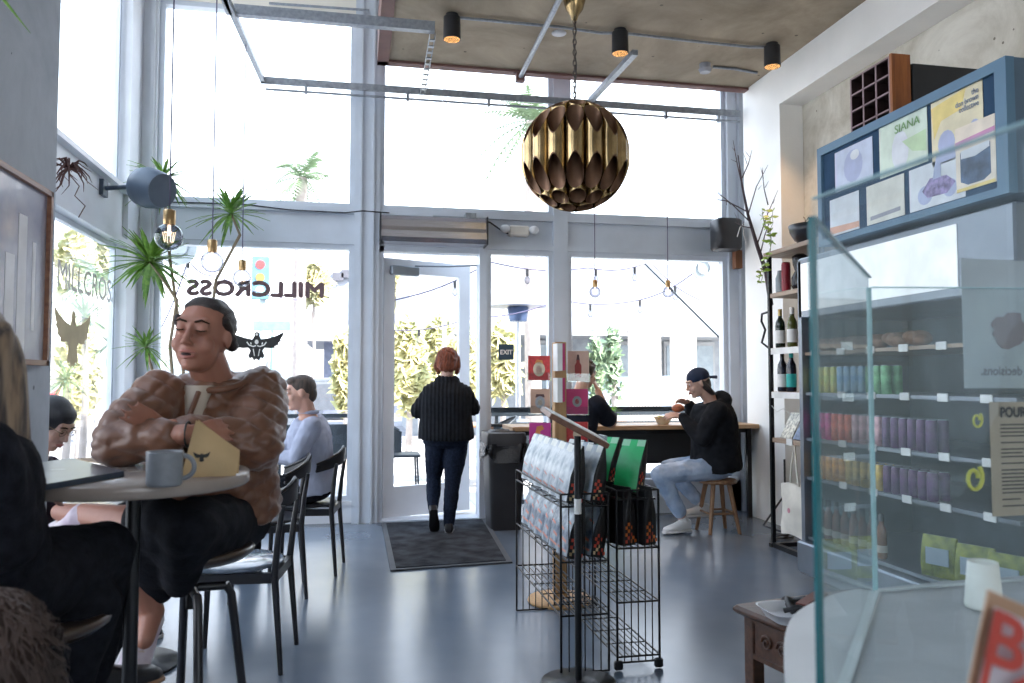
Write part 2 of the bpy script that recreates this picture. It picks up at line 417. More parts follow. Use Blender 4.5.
# --- outside ground ----------------------------------------------
def tile_mat():
    m = bpy.data.materials.new('patio_tiles'); m.use_nodes = True; nt = m.node_tree; b = nt.nodes['Principled BSDF']; b.inputs['Roughness'].default_value = .6
    tc = nt.nodes.new('ShaderNodeTexCoord'); br = nt.nodes.new('ShaderNodeTexBrick'); br.inputs['Scale'].default_value = 1.6
    br.inputs['Color1'].default_value = (.40, .385, .38, 1); br.inputs['Color2'].default_value = (.45, .435, .42, 1); br.inputs['Mortar'].default_value = (.3, .29, .29, 1)
    br.inputs['Mortar Size'].default_value = .012; br.offset = 0; br.inputs['Brick Width'].default_value = .6; br.inputs['Row Height'].default_value = .6
    nt.links.new(tc.outputs['Object'], br.inputs['Vector']); nt.links.new(br.outputs[0], b.inputs['Base Color']); return m
struct('patio', MB().box((-8, 7.6, -.1), (12, 12.5, -.01)), tile_mat())
struct('sidewalk', MB().box((-40, 12.5, -.1), (40, 17, -.03)).box((-40, -10, -.1), (-8, 12.5, -.03)).box((-8, -3, -.12), (-2.2, 7.6, -.02)), M('sidewalk', (.42, .40, .385), .8, 0, (2, .08)))
struct('street', MB().box((-60, 17, -.12), (60, 90, -.06)), M('asphalt', (.24, .24, .26), .85, 0, (3, .12)))

# --- light ---------------------------------------------------------
w = bpy.data.worlds.new('world'); bpy.context.scene.world = w; w.use_nodes = True; nt = w.node_tree; bg = nt.nodes['Background']
tc = nt.nodes.new('ShaderNodeTexCoord'); sx = nt.nodes.new('ShaderNodeSeparateXYZ'); nt.links.new(tc.outputs['Generated'], sx.inputs[0])
r = nt.nodes.new('ShaderNodeValToRGB'); nt.links.new(sx.outputs['Z'], r.inputs[0]); nt.links.new(r.outputs[0], bg.inputs[0])
r.color_ramp.elements[0].position = 0; r.color_ramp.elements[0].color = (.93, .96, 1, 1)
r.color_ramp.elements[1].position = .8; r.color_ramp.elements[1].color = (.62, .78, 1, 1)
bg.inputs[1].default_value = 2.6
s = bpy.data.lights.new('sun', 'SUN'); so = bpy.data.objects.new('sun', s); C.objects.link(so); s.energy = 11; s.angle = .03; s.color = (1, .95, .88)
so.rotation_euler = V((-.7, .42, -.7)).to_track_quat('-Z', 'Y').to_euler()
vs = bpy.context.scene.view_settings; vs.view_transform = 'Standard'; vs.look = 'None'; vs.gamma = 1; vs.exposure = .95; vs.use_curve_mapping = False
# ================================================================== FIXTURES
def box_thing(name, lo, hi, mat, label, cat, group=None, bev=.005):
    return tag(MB().box(lo, hi, bev=bev).build(name, mat), label, cat, group)
# --- steel framing hung under the ceiling
z = 3.94
m = MB(); m.box((-.84, 7.14, z-.02), (3.735, 7.18, z+.035)); m.box((-.84, 7.135, z-.03), (3.735, 7.15, z-.02))
t = thing('conduit_rail', 'long grey steel channel running across the top of the windows', 'rail', (0, 7.16, z-.1)); m.build('channel', chrome, t)
m = MB(); m.tube([(-.8, 7.15, z-.075), (3.73, 7.15, z-.075)], .011); m.build('conduit', chrome, t)
for x in (-.45, .45, 1.2, 2.1, 2.95, 3.5): MB().box((x-.012, 7.13, z-.095), (x+.012, 7.17, z-.0)).build('clamp', chrome, t)
m = MB(); m.box((-.93, 5.4, z-.02), (-.89, 5.85, z+.02)); m.slab((-.93, 5.4, z+.02), (-.89, 5.4, z+.02), (-.80, 7.16, z+.02), (-.84, 7.16, z+.02), .04)
tag(m.build('side_rail', chrome), 'grey steel channel running from the left edge of the frame to the window rail', 'rail')
tag(MB().box((-.88, 5.86, z), (.57, 5.92, z+.075)).build('cross_rail', chrome), 'thick grey steel channel crossing in front of the main mullion below the slab edge', 'rail')
m = MB()
for s_ in (-.022, .018): m.slab((.555+s_, 5.89, z-.005), (.559+s_, 5.89, z-.005), (.585+s_, 7.15, z-.005), (.581+s_, 7.15, z-.005), .035)
for k in range(11): y = 5.93+k*.115; m.box((.533+k*.0025, y, z-.042), (.58+k*.0025, y+.035, z-.034))
tag(m.build('slotted_strut', chrome), 'short slotted steel strut joining the cross channel to the window rail', 'strut')
tag(MB().tube([(1.44, 5.1, 4.09), (1.47, 7.03, 4.09)], .022).build('steel_pipe', chrome), 'round steel pipe under the slab just left of the brass pendant chain', 'pipe')
MBc = MB().box((1.43, 6.98, 4.05), (1.51, 7.05, 4.14)); tag(MBc.build('pipe_clamp', red_trim), 'dark clamp holding the end of the round pipe at the slab edge', 'clamp')
tag(MB().slab((2.19, 6.0, 3.99), (2.24, 6.0, 3.99), (2.21, 7.14, 3.99), (2.16, 7.14, 3.99), .045).build('diagonal_strut', chrome), 'steel channel running from below the middle spotlight to the window rail', 'strut')
tag(MB().tube([(-.8, 7.36, 4.74), (.1, 7.3, 4.73)], .012).build('thin_conduit', chrome), 'thin bare conduit near the top of the upper left window', 'conduit')
# --- ceiling spotlights
glow = M('warm_lamp', (1, .6, .3), .4, emit=((1, .5, .18), 1.2))
def spot(x, y, label):
    t = thing('spotlight', label, 'spotlight', (x, y, 4.15), group='black can spotlights on the concrete ceiling')
    m = MB(); m.lathe([(.066, 4.12), (.069, 3.955), (.069, 3.95), (.063, 3.95)], (x, y, 0), 24); m.lathe([(.0, 4.125), (.066, 4.125), (.066, 4.12)], (x, y, 0), 24); m.build('can', blackp, t)
    MB().lathe([(.063, 3.95), (.05, 3.975), (.035, 4.03), (0, 4.035)], (x, y, 0), 20).build('reflector', glow, t)
    MB().cyl((x, y, 4.12), (x, y, 4.15), .05, n=20).build('mount', blackp, t)
    l = bpy.data.lights.new('spot_bulb', 'SPOT'); lo = bpy.data.objects.new('spot_bulb', l); C.objects.link(lo); lo.location = (x, y, 3.94); l.energy = 35; l.color = (1, .62, .32); l.spot_size = 1.5; l.spot_blend = .6; l.shadow_soft_size = .05
for p, lb in (((452, 28), 'black can spotlight on the ceiling nearest the left edge of the slab'), ((620, 43), 'black can spotlight on the ceiling to the right of the brass pendant chain'), ((772, 57), 'black can spotlight on the ceiling beside the white column')):
    q = atZ(p[0], p[1]-11, 4.13); spot(q.x, q.y, lb)
a, b, c = atZ(452, 17, 4.13), atZ(620, 33, 4.13), atZ(772, 47, 4.13)
tag(MB().tube([a, atZ(505, 22, 4.13), atZ(560, 27, 4.13), atZ(600, 33, 4.13), b, atZ(640, 35, 4.13), atZ(700, 42, 4.13), atZ(750, 47, 4.13), c], .012, 6).build('ceiling_conduit', chrome), 'thin conduit linking the three ceiling spotlights', 'conduit')
tag(MB().tube([atZ(713, 67, 4.138), atZ(735, 69, 4.138), atZ(757, 73, 4.138)], .012, 6).build('sensor_conduit', chrome), 'short conduit running from the ceiling sensor to the white column', 'conduit')
q = atZ(705, 66, 4.13); tag(MB().cyl((q.x, q.y, 4.15), (q.x, q.y, 4.10), .05).cyl((q.x, q.y, 4.10), (q.x, q.y, 4.07), .06, .045).build('smoke_detector', M('grey_plastic', (.35, .36, .4), .5)), 'small grey ceiling sensor near the white column', 'detector')
q = atZ(559, 34, 4.14); tag(MB().lathe([(.06, 4.15), (.06, 4.142), (0, 4.14)], (q.x, q.y, 0)).build('ceiling_plate', M('pale_plate', (.6, .6, .62), .5)), 'small pale round cover plate on the concrete ceiling left of the chain', 'plate')
# --- brass tube pendant
gx, gy, gz, R = 1.585, 5.56, 0, .40
cz = 1.3+(380-156.5)*5.7/790
cz = (atY(575, 101, gy).z+atY(575, 213, gy).z)/2; gx = atY(575, 157, gy).x; R = (atY(628, 157, gy).x-atY(522.5, 157, gy).x)/2
t = thing('globe_pendant', 'large brass globe pendant made of cut vertical tubes hanging by a chain', 'pendant lamp', (gx, gy, cz-R))
def cut_tubes(rr, n, ph, shrink):
    m = MB(); tr = rr*math.sin(PI/n)*.97-shrink
    for k in range(n):
        a = 2*PI*(k+ph)/n; ca, sa = math.cos(a), math.sin(a)
        def fn(u, v):
            t_ = 2*PI*u
            lx = rr+tr*math.cos(t_); ly = tr*math.sin(t_)
            q = math.sqrt(max(R*R-lx*lx-ly*ly, 1e-4))-shrink*.4
            return (gx+ca*lx-sa*ly, gy+sa*lx+ca*ly, cz-q+2*q*v)
        m.grid(fn, 24, 5, cu_=True)
    return m
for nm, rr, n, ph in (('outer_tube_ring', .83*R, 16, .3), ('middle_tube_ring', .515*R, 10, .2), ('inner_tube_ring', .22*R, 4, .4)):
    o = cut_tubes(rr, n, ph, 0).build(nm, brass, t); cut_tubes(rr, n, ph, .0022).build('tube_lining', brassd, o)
m = MB(); m.lathe([(.0, cz+R+.0), (.03, cz+R), (.04, cz+R-.02), (.06, cz+R-.03), (.0, cz+R-.035)], (gx, gy, 0), 20); m.build('cap', brass, t)
m = MB(); zz = cz+R; k = 0
while zz < 4.0:
    pts = []
    for i in range(12):
        a = 2*PI*i/12; u_, w_ = .012*math.cos(a), .026*math.sin(a)
        pts.append((gx+(u_ if k % 2 else 0), gy+(0 if k % 2 else u_), zz+.02+w_))
    m.tube(pts, .0045, 5, closed=True); zz += .040; k += 1
m.build('chain', M('dark_chain', (.12, .10, .09), .4, .8), t)
MB().lathe([(0, 3.97), (.02, 3.975), (.03, 4.01), (.065, 4.06), (.082, 4.12), (.084, 4.15), (0, 4.15)], (gx, gy, 0), 24).build('canopy', brass, t)
MB().tube([(gx, gy, 3.99), (gx+.012, gy, 3.9), (gx-.01, gy, 3.8), (gx+.014, gy, 3.65), (gx, gy, cz+R)], .004, 5).build('cable', blackp, t)
# --- clear bulb pendants
bulbg = glass_mat('bulb_glass', (.80, .80, .86), .06, rim=(.03, .03, .06))  # edge tint darkens with viewing angle in place of refraction
goldm = M('satin_gold', (.50, .33, .16), .35, .8, (20, .1))
cordm = M('pendant_cord', (.10, .09, .16), .7)
def bulb(px, py, y, ztop, r, label, grp='clear globe bulb pendants with gold sockets'):
    c = atY(px, py, y)
    t = thing('bulb_pendant', label, 'pendant lamp', (c.x, c.y, c.z-r), group=grp)
    MB().lathe([(r*math.sin(a)+0, c.z-r*math.cos(a)) for a in [PI*.86*i/16+1e-3 for i in range(17)]], (c.x, c.y, 0), 24).build('bulb', bulbg, t)
    MB().lathe([(r*.42, c.z+r*.9), (r*.44, c.z+r*1.15), (r*.44, c.z+r*1.95), (r*.3, c.z+r*2.05), (0, c.z+r*2.06)], (c.x, c.y, 0), 20).build('socket', goldm, t)
    m = MB(); m.cyl((c.x, c.y, c.z+r*.9), (c.x, c.y, c.z+r*.1), r*.12); 
    for k in range(6): a = k*PI/3; m.tube([(c.x, c.y, c.z+r*.3), (c.x+.45*r*math.cos(a), c.y+.45*r*math.sin(a), c.z+r*.35), (c.x+.3*r*math.cos(a), c.y+.3*r*math.sin(a), c.z-r*.4)], .0015, 4)
    m.build('filament', M('filament', (.8, .6, .4), .4, emit=((1, .75, .5), 2.0)), t)
    MB().tube([(c.x, c.y, c.z+r*2.05), (c.x, c.y, ztop)], .0042, 6).build('cord', cordm, t)
bulb(169, 237, 4.2, 5.4, .068, 'clear bulb pendant nearest the camera, above the woman in the quilted jacket')
bulb(212, 262, 5.15, 5.4, .068, 'clear bulb pendant hanging second in the row by the left window')
bulb(242, 278, 6.35, 3.93, .068, 'smallest clear bulb pendant at the end of the left row, hung from the side rail')
bulb(595, 292, 7.1, 3.86, .055, 'clear bulb pendant behind the brass globe, left one over the window counter')
bulb(668, 292, 7.1, 3.86, .055, 'clear bulb pendant over the man in the black hoodie')
# --- speakers
blueg = M('blue_grey_plastic', (.06, .085, .12), .5)
c = atY(150, 188, 6.35)
t = thing('horn_speaker', 'dark blue-grey round speaker bracketed to the left window frame', 'speaker', (c.x-.02, c.y, c.z-.15))
ax = V((.75, -.55, -.25)).normalized(); m = MB(); mt = ax.to_track_quat('Z', 'Y').to_matrix().to_4x4()
m.lathe([(0, -.13), (.10, -.125), (.145, -.08), (.155, .0), (.14, .10), (.125, .14)], c, 28, mat=mt); m.build('shell', blueg, t)
MB().lathe([(.127, .139), (.115, .128), (0, .122)], c, 28, mat=mt).build('grille', M('speaker_grille', (.17, .2, .25), .6, noise_=(200, .4)), t)
MB().tube([c+V((-.05, .02, .08)), c+V((-.17, .08, .02)), (-1.88, c.y+.08, c.z)], .018).box((-1.9, c.y+.02, c.z-.06), (-1.87, c.y+.14, c.z+.06)).build('bracket', blueg, t)
c = atY(726, 235, 7.1)
t = thing('wall_speaker', 'black box speaker on the window frame beside the white column', 'speaker', (c.x, c.y, c.z-.15))
MB().loft([(c+V((0, 0, -.15)), V((.12, 0, 0)), V((0, .10, 0))), (c+V((0, 0, -.13)), V((.135, 0, 0)), V((0, .12, 0))), (c+V((0, 0, .13)), V((.135, 0, 0)), V((0, .12, 0))), (c+V((0, 0, .15)), V((.12, 0, 0)), V((0, .10, 0)))], 24, 4).build('cabinet', blackp, t)
MB().box((c.x-.02, c.y+.1, c.z-.08), (c.x+.1, 7.33, c.z+.06)).build('bracket', blackp, t)
MB().tube([c+V((.05, -.13, -.04)), c+V((.07, -.15, .05)), c+V((.13, -.14, .1)), c+V((.12, -.12, .0)), c+V((.16, -.1, -.1))], .005, 5).build('cable', white, t)
c = atY(733, 258, 7.2); tag(MB().box((3.72, 7.25, c.z-.09), (3.79, 7.33, c.z+.09)).build('rusty_bracket', M('rust', (.22, .09, .04), .7)), 'rust-brown bracket under the black box speaker', 'bracket')
# --- air curtain, emergency light
t = thing('air_curtain', 'silver air curtain mounted above the open door', 'air curtain', (.70, 7.3, 2.54))
m = MB(); prof = [(7.40, 2.56), (7.20, 2.56), (7.17, 2.60), (7.17, 2.66), (7.19, 2.70), (7.19, 2.76), (7.22, 2.80), (7.40, 2.80)]
m.prism(prof, lambda u, v, t_: (t_, u, v), .22, 1.19); m.build('housing', M('brushed_silver', (.50, .49, .52), .22, .85, (4, .08), stretch=(1, 30, 30)), t)
MB().box((.21, 7.16, 2.55), (.222, 7.41, 2.81)).build('end_plate', blackp, t); MB().box((1.188, 7.16, 2.55), (1.2, 7.41, 2.81)).build('end_plate', blackp, t)
MB().box((1.0, 7.25, 2.80), (1.10, 7.36, 2.86)).box((.7, 7.27, 2.80), (1.0, 7.33, 2.825)).build('motor_cover', chrome, t)
MB().tube([(1.1, 7.33, 2.82), (1.25, 7.36, 2.80), (1.38, 7.38, 2.72), (1.47, 7.38, 2.69)], .008, 6).build('power_cable', blackp, t)
c = atY(519, 231, 7.36)
t = thing('emergency_light', 'pale emergency light unit on the transom right of the air curtain', 'emergency light', (c.x, c.y, c.z-.05))
MB().box((c.x-.10, 7.33, c.z-.05), (c.x+.10, 7.44, c.z+.05), bev=.015).build('case', M('ivory_plastic', (.7, .66, .6), .5), t)
for s_ in (-1, 1): MB().ell((c.x+s_*.14, 7.33, c.z+.01), (.05, .035, .04)).build('lamp_head', M('lamp_head', (.7, .72, .74), .2), t)
tag(MB().tube([(-1.7, 7.37, 2.87), (-1.0, 7.375, 2.88), (-.6, 7.37, 2.845), (-.1, 7.33, 2.83), (.05, 7.31, 2.85), (.3, 7.35, 2.85)], .006, 5).build('transom_cable', blackp), 'thin dark cable sagging along the transom above the left window', 'cable')
# --- decals on the glass (read from the street)
letterm = M('window_lettering', (.16, .10, .11), .6)
def mirror_text(txt, xr, y, z, size, sx, bold, mat, name, label, w=None):
    mb = text_mb(txt, size, lambda u, v: (xr-u, y, z+v), sx, bold)
    if w:
        xs = [p.x for p in mb.v]; k = w/(max(xs)-min(xs)); mx = max(xs)
        for p in mb.v: p.x = xr+(p.x-mx)*k
    return tag(mb.build(name, mat), label, 'lettering')
c = atY(324, 297, 7.44); c2 = atY(186, 297, 7.44)
mirror_text('MILLCROSS', c.x, 7.445, c.z, .185, 1.5, .011, letterm, 'window_lettering', 'dark shop lettering on the left window, reversed from inside', w=c.x-c2.x)
# the bird
def mirp(pts): return pts+[(-x, y) for x, y in reversed(pts)]
right = [(0, .30), (.10, .34), (.16, .22), (.45, .28), (.75, .38), (1.0, .52), (.98, .38), (.88, .22), (.93, .2), (.80, .08), (.84, .03), (.66, -.04), (.68, -.1), (.48, -.12), (.30, -.10), (.22, -.22), (.30, -.42), (.24, -.52), (.16, -.47), (.09, -.60), (0, -.52)]
def bird(cx_, y, cz_, s_, mat, label, plane='Y'):
    fn = (lambda u, v, t_: (cx_+u*s_, y+t_, cz_+v*s_)) if plane == 'Y' else (lambda u, v, t_: (y+t_, cx_+u*s_, cz_+v*s_))
    m = MB(); m.prism(mirp(right), fn, 0, .003)
    a = 2*PI/16; m.prism([(.10*math.cos(a*k), .40+.11*math.sin(a*k)) for k in range(16)], fn, 0, .003)
    o = tag(m.build('bird_decal', mat), label, 'decal')
    lm = M('decal_cutout', (.85, .85, .82), .6); g = MB()
    def rb(pts, w_):
        for i in range(len(pts)-1):
            a_, b_ = V(pts[i]), V(pts[i+1]); n_ = V((-(b_-a_).y, (b_-a_).x)).normalized()*w_
            g.prism([tuple(a_+n_), tuple(b_+n_), tuple(b_-n_), tuple(a_-n_)], fn, -.004, -.001)
    for s2 in (1, -1):
        rb([(s2*.36, .12), (s2*.28, .0), (s2*.12, -.06), (s2*.02, -.02)], .022); rb([(s2*.12, -.15), (s2*.07, -.42)], .018); rb([(s2*.22, .1), (s2*.2, .02)], .02)
    g.prism([(.07*math.cos(a*k), .12+.09*math.sin(a*k)) for k in range(16)], fn, -.004, -.001)
    g.prism([(.05*math.cos(a*k), .41+.05*math.sin(a*k)) for k in range(16)], fn, -.004, -.001)
    g.build('cutout', lm, o)
    return o
c = atY(256.5, 345, 7.44); bird(c.x, 7.447, c.z, .235, M('black_vinyl', (.02, .02, .022), .6), 'black spread-winged bird emblem on the left front window')
c = atX(78, 338, -1.95); bird(c.y-.1, -1.952, c.z, .36, M('gold_vinyl', (.42, .33, .18), .6), 'tan spread-winged bird emblem on the side window behind the pier', 'X')
mb = text_mb('MILLCROSS', .26, lambda u, v: (-1.952, 5.72+u, atX(90, 296, -1.952).z+v), 1.0, .002); tag(mb.build('side_lettering', M('pale_vinyl', (.6, .58, .56), .6)), 'faint lettering across the side window', 'lettering')
# exit sign
c = atY(506.5, 352, 7.42)
o = tag(MB().box((c.x-.075, 7.435, c.z-.075), (c.x+.075, 7.445, c.z+.075), bev=.004).build('exit_sign', M('navy_sign', (.015, .05, .09), .4)), 'small navy square sign reading EXIT on the sidelight glass', 'sign')
text_mb('EXIT', .062, lambda u, v: (c.x+u, 7.433, c.z-.022+v), .95, .002, 'CENTER').build('sign_text', white, o)
for px, py, r, lb in ((178, 247, 17, 'round pale blade sign outside behind the corner plants'), (703, 268, 13, 'round pale blade sign outside at the top right of the counter window')):
    c = atY(px, py, 8.1); rr = r*8.2/790
    o = tag(MB().cyl((c.x, 8.08, c.z), (c.x, 8.12, c.z), rr, n=28).build('blade_sign', M('pale_sign', (.55, .60, .60), .5)), lb, 'sign')
    MB().tube([(c.x+rr*.55*math.cos(a), 8.07, c.z+rr*.55*math.sin(a)) for a in [k*PI/8 for k in range(16)]], .008, 5, closed=True).build('ring_mark', M('sign_grey', (.35, .38, .4), .5), o)
# --- picture on the pier
X_ = -1.299
p00, p10 = 3.9, 3.66; z0, z1 = 1.36, 2.10
t = thing('framed_picture', 'framed abstract grey picture in a thin copper frame on the concrete pier', 'picture', (X_, 3.3, z0))
m = MB(); w_ = .022
for a, b, c_, d in ((p00-1.0, p10, z0, z0+w_), (p00-1.0, p10, z1-w_, z1), (p10-w_, p10, z0, z1), (p00-1.0, p00-1.0+w_, z0, z1)): m.box((X_, a, c_), (X_+.03, b, d))
m.build('frame', wood('copper_frame', (.35, .17, .10), (.22, .10, .06)), t)
MB().box((X_, p00-1+w_, z0+w_), (X_+.012, p10-w_, z1-w_)).build('print', M('abstract_print', (.62, .63, .68), .25, noise_=(2.2, .3), col2=(.30, .30, .40), coat=.3), t)
m = MB(); 
for a, b, c_, d in ((3.25, 3.33, 1.42, 1.78), (3.36, 3.44, 1.40, 1.95), (3.5, 3.53, 1.5, 1.86), (3.1, 3.2, 1.45, 1.7)): m.box((X_+.012, a, c_), (X_+.0135, b, d))
m.build('pale_bars', M('pale_paint_bars', (.72, .72, .75), .3), t)
# --- doormat, bin
t = MB(); a, b, c_, d = (.25, 7.30), (1.21, 7.34), (1.11, 5.57), (.25, 5.49)
t.slab((*d, .012), (*c_, .012), (*b, .012), (*a, .012), .012)
o = tag(t.build('door_mat', M('mat_rubber', (.05, .055, .065), .7)), 'charcoal door mat on the floor in front of the open door', 'mat')
i_ = MB().slab((.29, 5.53, .018), (1.07, 5.61, .018), (1.165, 7.29, .018), (.29, 7.26, .018), .008)
i_.build('pile', M('mat_pile', (.035, .038, .045), 1, noise_=(7, .5), bump=(300, .6)), o)
def bin_():
    x, y = 1.30, 6.95
    t = thing('trash_bin', 'slim black waste bin with a bag tucked in, standing between door and counter', 'bin', (x, y, 0))
    m = MB(); m.loft([((x, y, 0), V((.135, 0, 0)), V((0, .17, 0))), ((x, y, .72), V((.165, 0, 0)), V((0, .21, 0)))], 24, 8); m.build('body', M('bin_black', (.018, .018, .022), .5), t)
    m = MB(); m.loft([((x, y, .73), V((.175, 0, 0)), V((0, .22, 0))), ((x, y, .80), V((.18, 0, 0)), V((0, .225, 0))), ((x, y, .84), V((.17, 0, 0)), V((0, .215, 0)))], 24, 8)
    m.lathe([(.10, .84), (.105, .855), (.125, .855), (.13, .84)], (x, y, 0), 24); m.build('lid', M('lid_black', (.03, .03, .035), .4), t)
    MB().lathe([(.10, .842), (0, .8415)], (x, y, 0), 24).build('opening_shade', M('shade_black', (.003, .003, .003), .9), t)  # flat black disc painted as the shade inside the bin mouth
    def fn(u, v):
        a = 2*PI*u; k = 1+.05*math.sin(a*9+v*3)+.03*math.sin(a*17); c_, s2 = math.cos(a), math.sin(a)
        return (x+math.copysign(abs(c_)**.3, c_)*.18*k, y+math.copysign(abs(s2)**.3, s2)*.222*k, .75-v*(.12+.05*math.sin(a*3)))
    MB().grid(fn, 60, 6, cu_=True).build('bin_bag', M('bag_black', (.015, .015, .018), .25, bump=(30, .5)), t)
bin_()
# --- window counter
cw = wood('oak_counter', (.48, .31, .17), (.36, .22, .11), .4, 2.5, 0)
t = thing('window_counter', 'long oak window counter on a black base under the right window', 'counter', (2.5, 7.1, 0))
MB().box((1.37, 6.86, .845), (3.735, 7.36, .885), bev=.004).build('worktop', cw, t)
MB().box((1.75, 7.22, .50), (3.73, 7.28, .845)).build('apron', blackp, t)
for x in (1.80, 3.68): MB().box((x-.02, 6.95, 0), (x+.02, 6.99, .845)).build('leg', black, t)
MB().box((1.40, 7.0, .80), (3.7, 7.04, .845)).build('rail', black, t)
# --- low and high tables, chairs
def lathe_thing(*a): pass
marble = M('pale_marble', (.36, .30, .26), .25, noise_=(5, .15), col2=(.27, .225, .20))
edgew = wood('table_edge', (.30, .26, .24), (.22, .19, .17), .45, 3, 0)
tc_ = at(134, 480, 2.05); TX, TY, TZ, TR = tc_.x, tc_.y, 1.06, .285
t = thing('bar_table', 'high round table with a pale top and black post in the left foreground', 'table', (TX, TY, 0))
MB().lathe([(0, TZ-.034), (TR-.006, TZ-.034), (TR, TZ-.028), (TR, TZ-.005), (TR-.004, TZ), (0, TZ)], (TX, TY, 0), 72).build('tabletop', marble, t)
MB().cyl((TX, TY, .015), (TX, TY, TZ-.034), .018, n=24).build('post', black, t)
MB().lathe([(0, 0), (.26, 0), (.26, .012), (.05, .02), (.02, .05), (0, .05)], (TX, TY, 0), 40).build('base', black, t)
# mug
c = at(164.5, 470, 1.80); c.z = TZ
t = thing('mug', 'speckled grey ceramic mug on the high round table', 'mug', c)
r0, r1, hh = .040, .0375, .078
MB().lathe([(0, TZ), (r1-.003, TZ), (r1, TZ+.004), (r1+.001, TZ+.01), (r0, TZ+hh-.004), (r0, TZ+hh), (r0-.004, TZ+hh), (r0-.004, TZ+hh-.005), (r1-.004, TZ+.008), (0, TZ+.006)], (c.x, c.y, 0), 40).build('body', M('stoneware', (.23, .245, .27), .3, noise_=(60, .06)), t)
hpts = [(c.x+.037+.026*math.sin(a), c.y+.006, TZ+.041+.026*math.cos(a)) for a in [PI*k/12 for k in range(13)]]
MB().tube(hpts, [.0055]*13, 8).build('handle', M('stoneware_handle', (.23, .245, .27), .3), t)
MB().lathe([(0, TZ+.066), (r0-.005, TZ+.066)], (c.x, c.y, 0), 30).build('coffee', M('coffee', (.05, .025, .012), .1), t)
# laptop (closed) and envelope
def flat_item(name, pts, th, mat, label, cat):
    return tag(MB().slab(*[V((p.x, p.y, TZ+th+.0005)) for p in pts], th).build(name, mat), label, cat)
P4 = [atZ(34, 487, TZ+.012), atZ(121, 472, TZ+.012), atZ(80, 456, TZ+.012), atZ(10, 462, TZ+.012)]
P4 = [atZ(38, 486, TZ+.013), atZ(124, 471.5, TZ+.013), atZ(72, 458.5, TZ+.013), atZ(-6, 469, TZ+.013)]
o = flat_item('laptop', P4, .014, M('laptop_slate', (.05, .07, .10), .28, .5), 'closed dark slate laptop on the high round table', 'laptop')
cc = sum(P4, V())/4
m = MB(); a = 2*PI/20; m.add([(cc.x+.018*math.cos(k*a), cc.y+.012*math.sin(k*a), TZ+.0152) for k in range(20)], [tuple(range(20))]); m.build('lid_logo', M('logo_grey', (.30, .34, .40), .3), o)
P5 = [atZ(107, 464, TZ+.003), atZ(140, 459.5, TZ+.003), atZ(115, 455.5, TZ+.003), atZ(74, 459, TZ+.003)]
flat_item('envelope', P5, .003, M('tan_card', (.34, .24, .15), .7), 'flat tan card envelope on the table beside the laptop', 'envelope')
# paper bag
paper = M('kraft_paper', (.56, .40, .22), .75, bump=(25, .35))
def pb(px, py, d): return at(px, py, d)
t = thing('paper_bag', 'crumpled kraft paper bag lying on the high round table', 'bag', atZ(208, 466, TZ))
A, B, Cc, Dd = at(181, 462, 1.92), at(236, 459, 1.96), at(240, 452, 2.0), at(196, 420, 1.90)
for q in (A, B, Cc): q.z = max(q.z, TZ+.004)
A.z = TZ+.003; B.z = TZ+.003
def sheet(p, q, r_, s2, bulge, nrm):
    def fn(u, v):
        b = (p*(1-u)+q*u)*(1-v)+(s2*(1-u)+r_*u)*v
        w2 = math.sin(PI*u)*math.sin(PI*v)*bulge+.0035*noise.noise(b*40)*math.sin(PI*v*.9+.2)
        return b+nrm*w2
    return fn
nr = V((-.15, -.95, .25)).normalized()
m = MB(); m.grid(sheet(A, B, Cc+V((0, 0, .004)), Dd, .022, nr), 18, 14)
m.grid(sheet(A+V((.02, .07, 0)), B+V((0, .05, 0)), Cc+V((0, 0, .0)), Dd+V((.004, .006, .001)), -.012, nr), 18, 14)
m.build('bag_body', paper, t)
c = at(203, 461, 1.895)
m = MB(); m.prism(mirp(right), lambda u, v, t_: V((c.x+.019*u, c.y-.018+t_, c.z+.012+.022*v)), 0, .001); m.build('bird_print', M('print_black', (.02, .02, .02), .7), t)

# swivel bar stool
def bar_stool(x, y, rz, zs, label, seat_r=.18):
    t = thing('bar_stool', label, 'stool', (x, y, 0), 0)
    MB().lathe([(0, zs-.03), (seat_r-.03, zs-.032), (seat_r-.005, zs-.015), (seat_r, zs-.002), (seat_r-.012, zs+.008), (seat_r-.05, zs), (0, zs-.006)], (x, y, 0), 40).build('seat', M('dark_walnut', (.055, .035, .025), .3, coat=.4), t)
    zt = zs-.12
    m = MB(); m.cyl((x, y, zt-.06), (x, y, zs-.03), .016); m.cyl((x, y, zs-.05), (x, y, zs-.03), .05, .08); m.build('spindle', black, t)
    m = MB()
    for k in range(4):
        a = rz+k*PI/2; c_, s2 = math.cos(a), math.sin(a)
        MB().tube([(x+.018*c_, y+.018*s2, zt), (x+.10*c_, y+.10*s2, zt-.005)], .013, 8).tube([(x+.10*c_, y+.10*s2, zt), (x+.118*c_, y+.118*s2, zt-.03), (x+.20*c_, y+.20*s2, 0.0)], .0135, 8).build('leg', blackw, t)
    for z_, r_ in ((.24, .17),):
        MB().tube([(x+r_*math.cos(a), y+r_*math.sin(a), z_) for a in [2*PI*i/32 for i in range(32)]], .010, 8, closed=True).build('foot_ring', black, t)
    return t
SX, SY = at(192, 545, 2.42).x, at(192, 545, 2.42).y
bar_stool(SX, SY, .35, .785, 'black swivel bar stool under the woman in the quilted jacket', .185)
q = at(22, 620, 1.80); bar_stool(q.x, q.y, .9, .755, 'dark round bar stool under the long-haired woman in the foreground', .19)

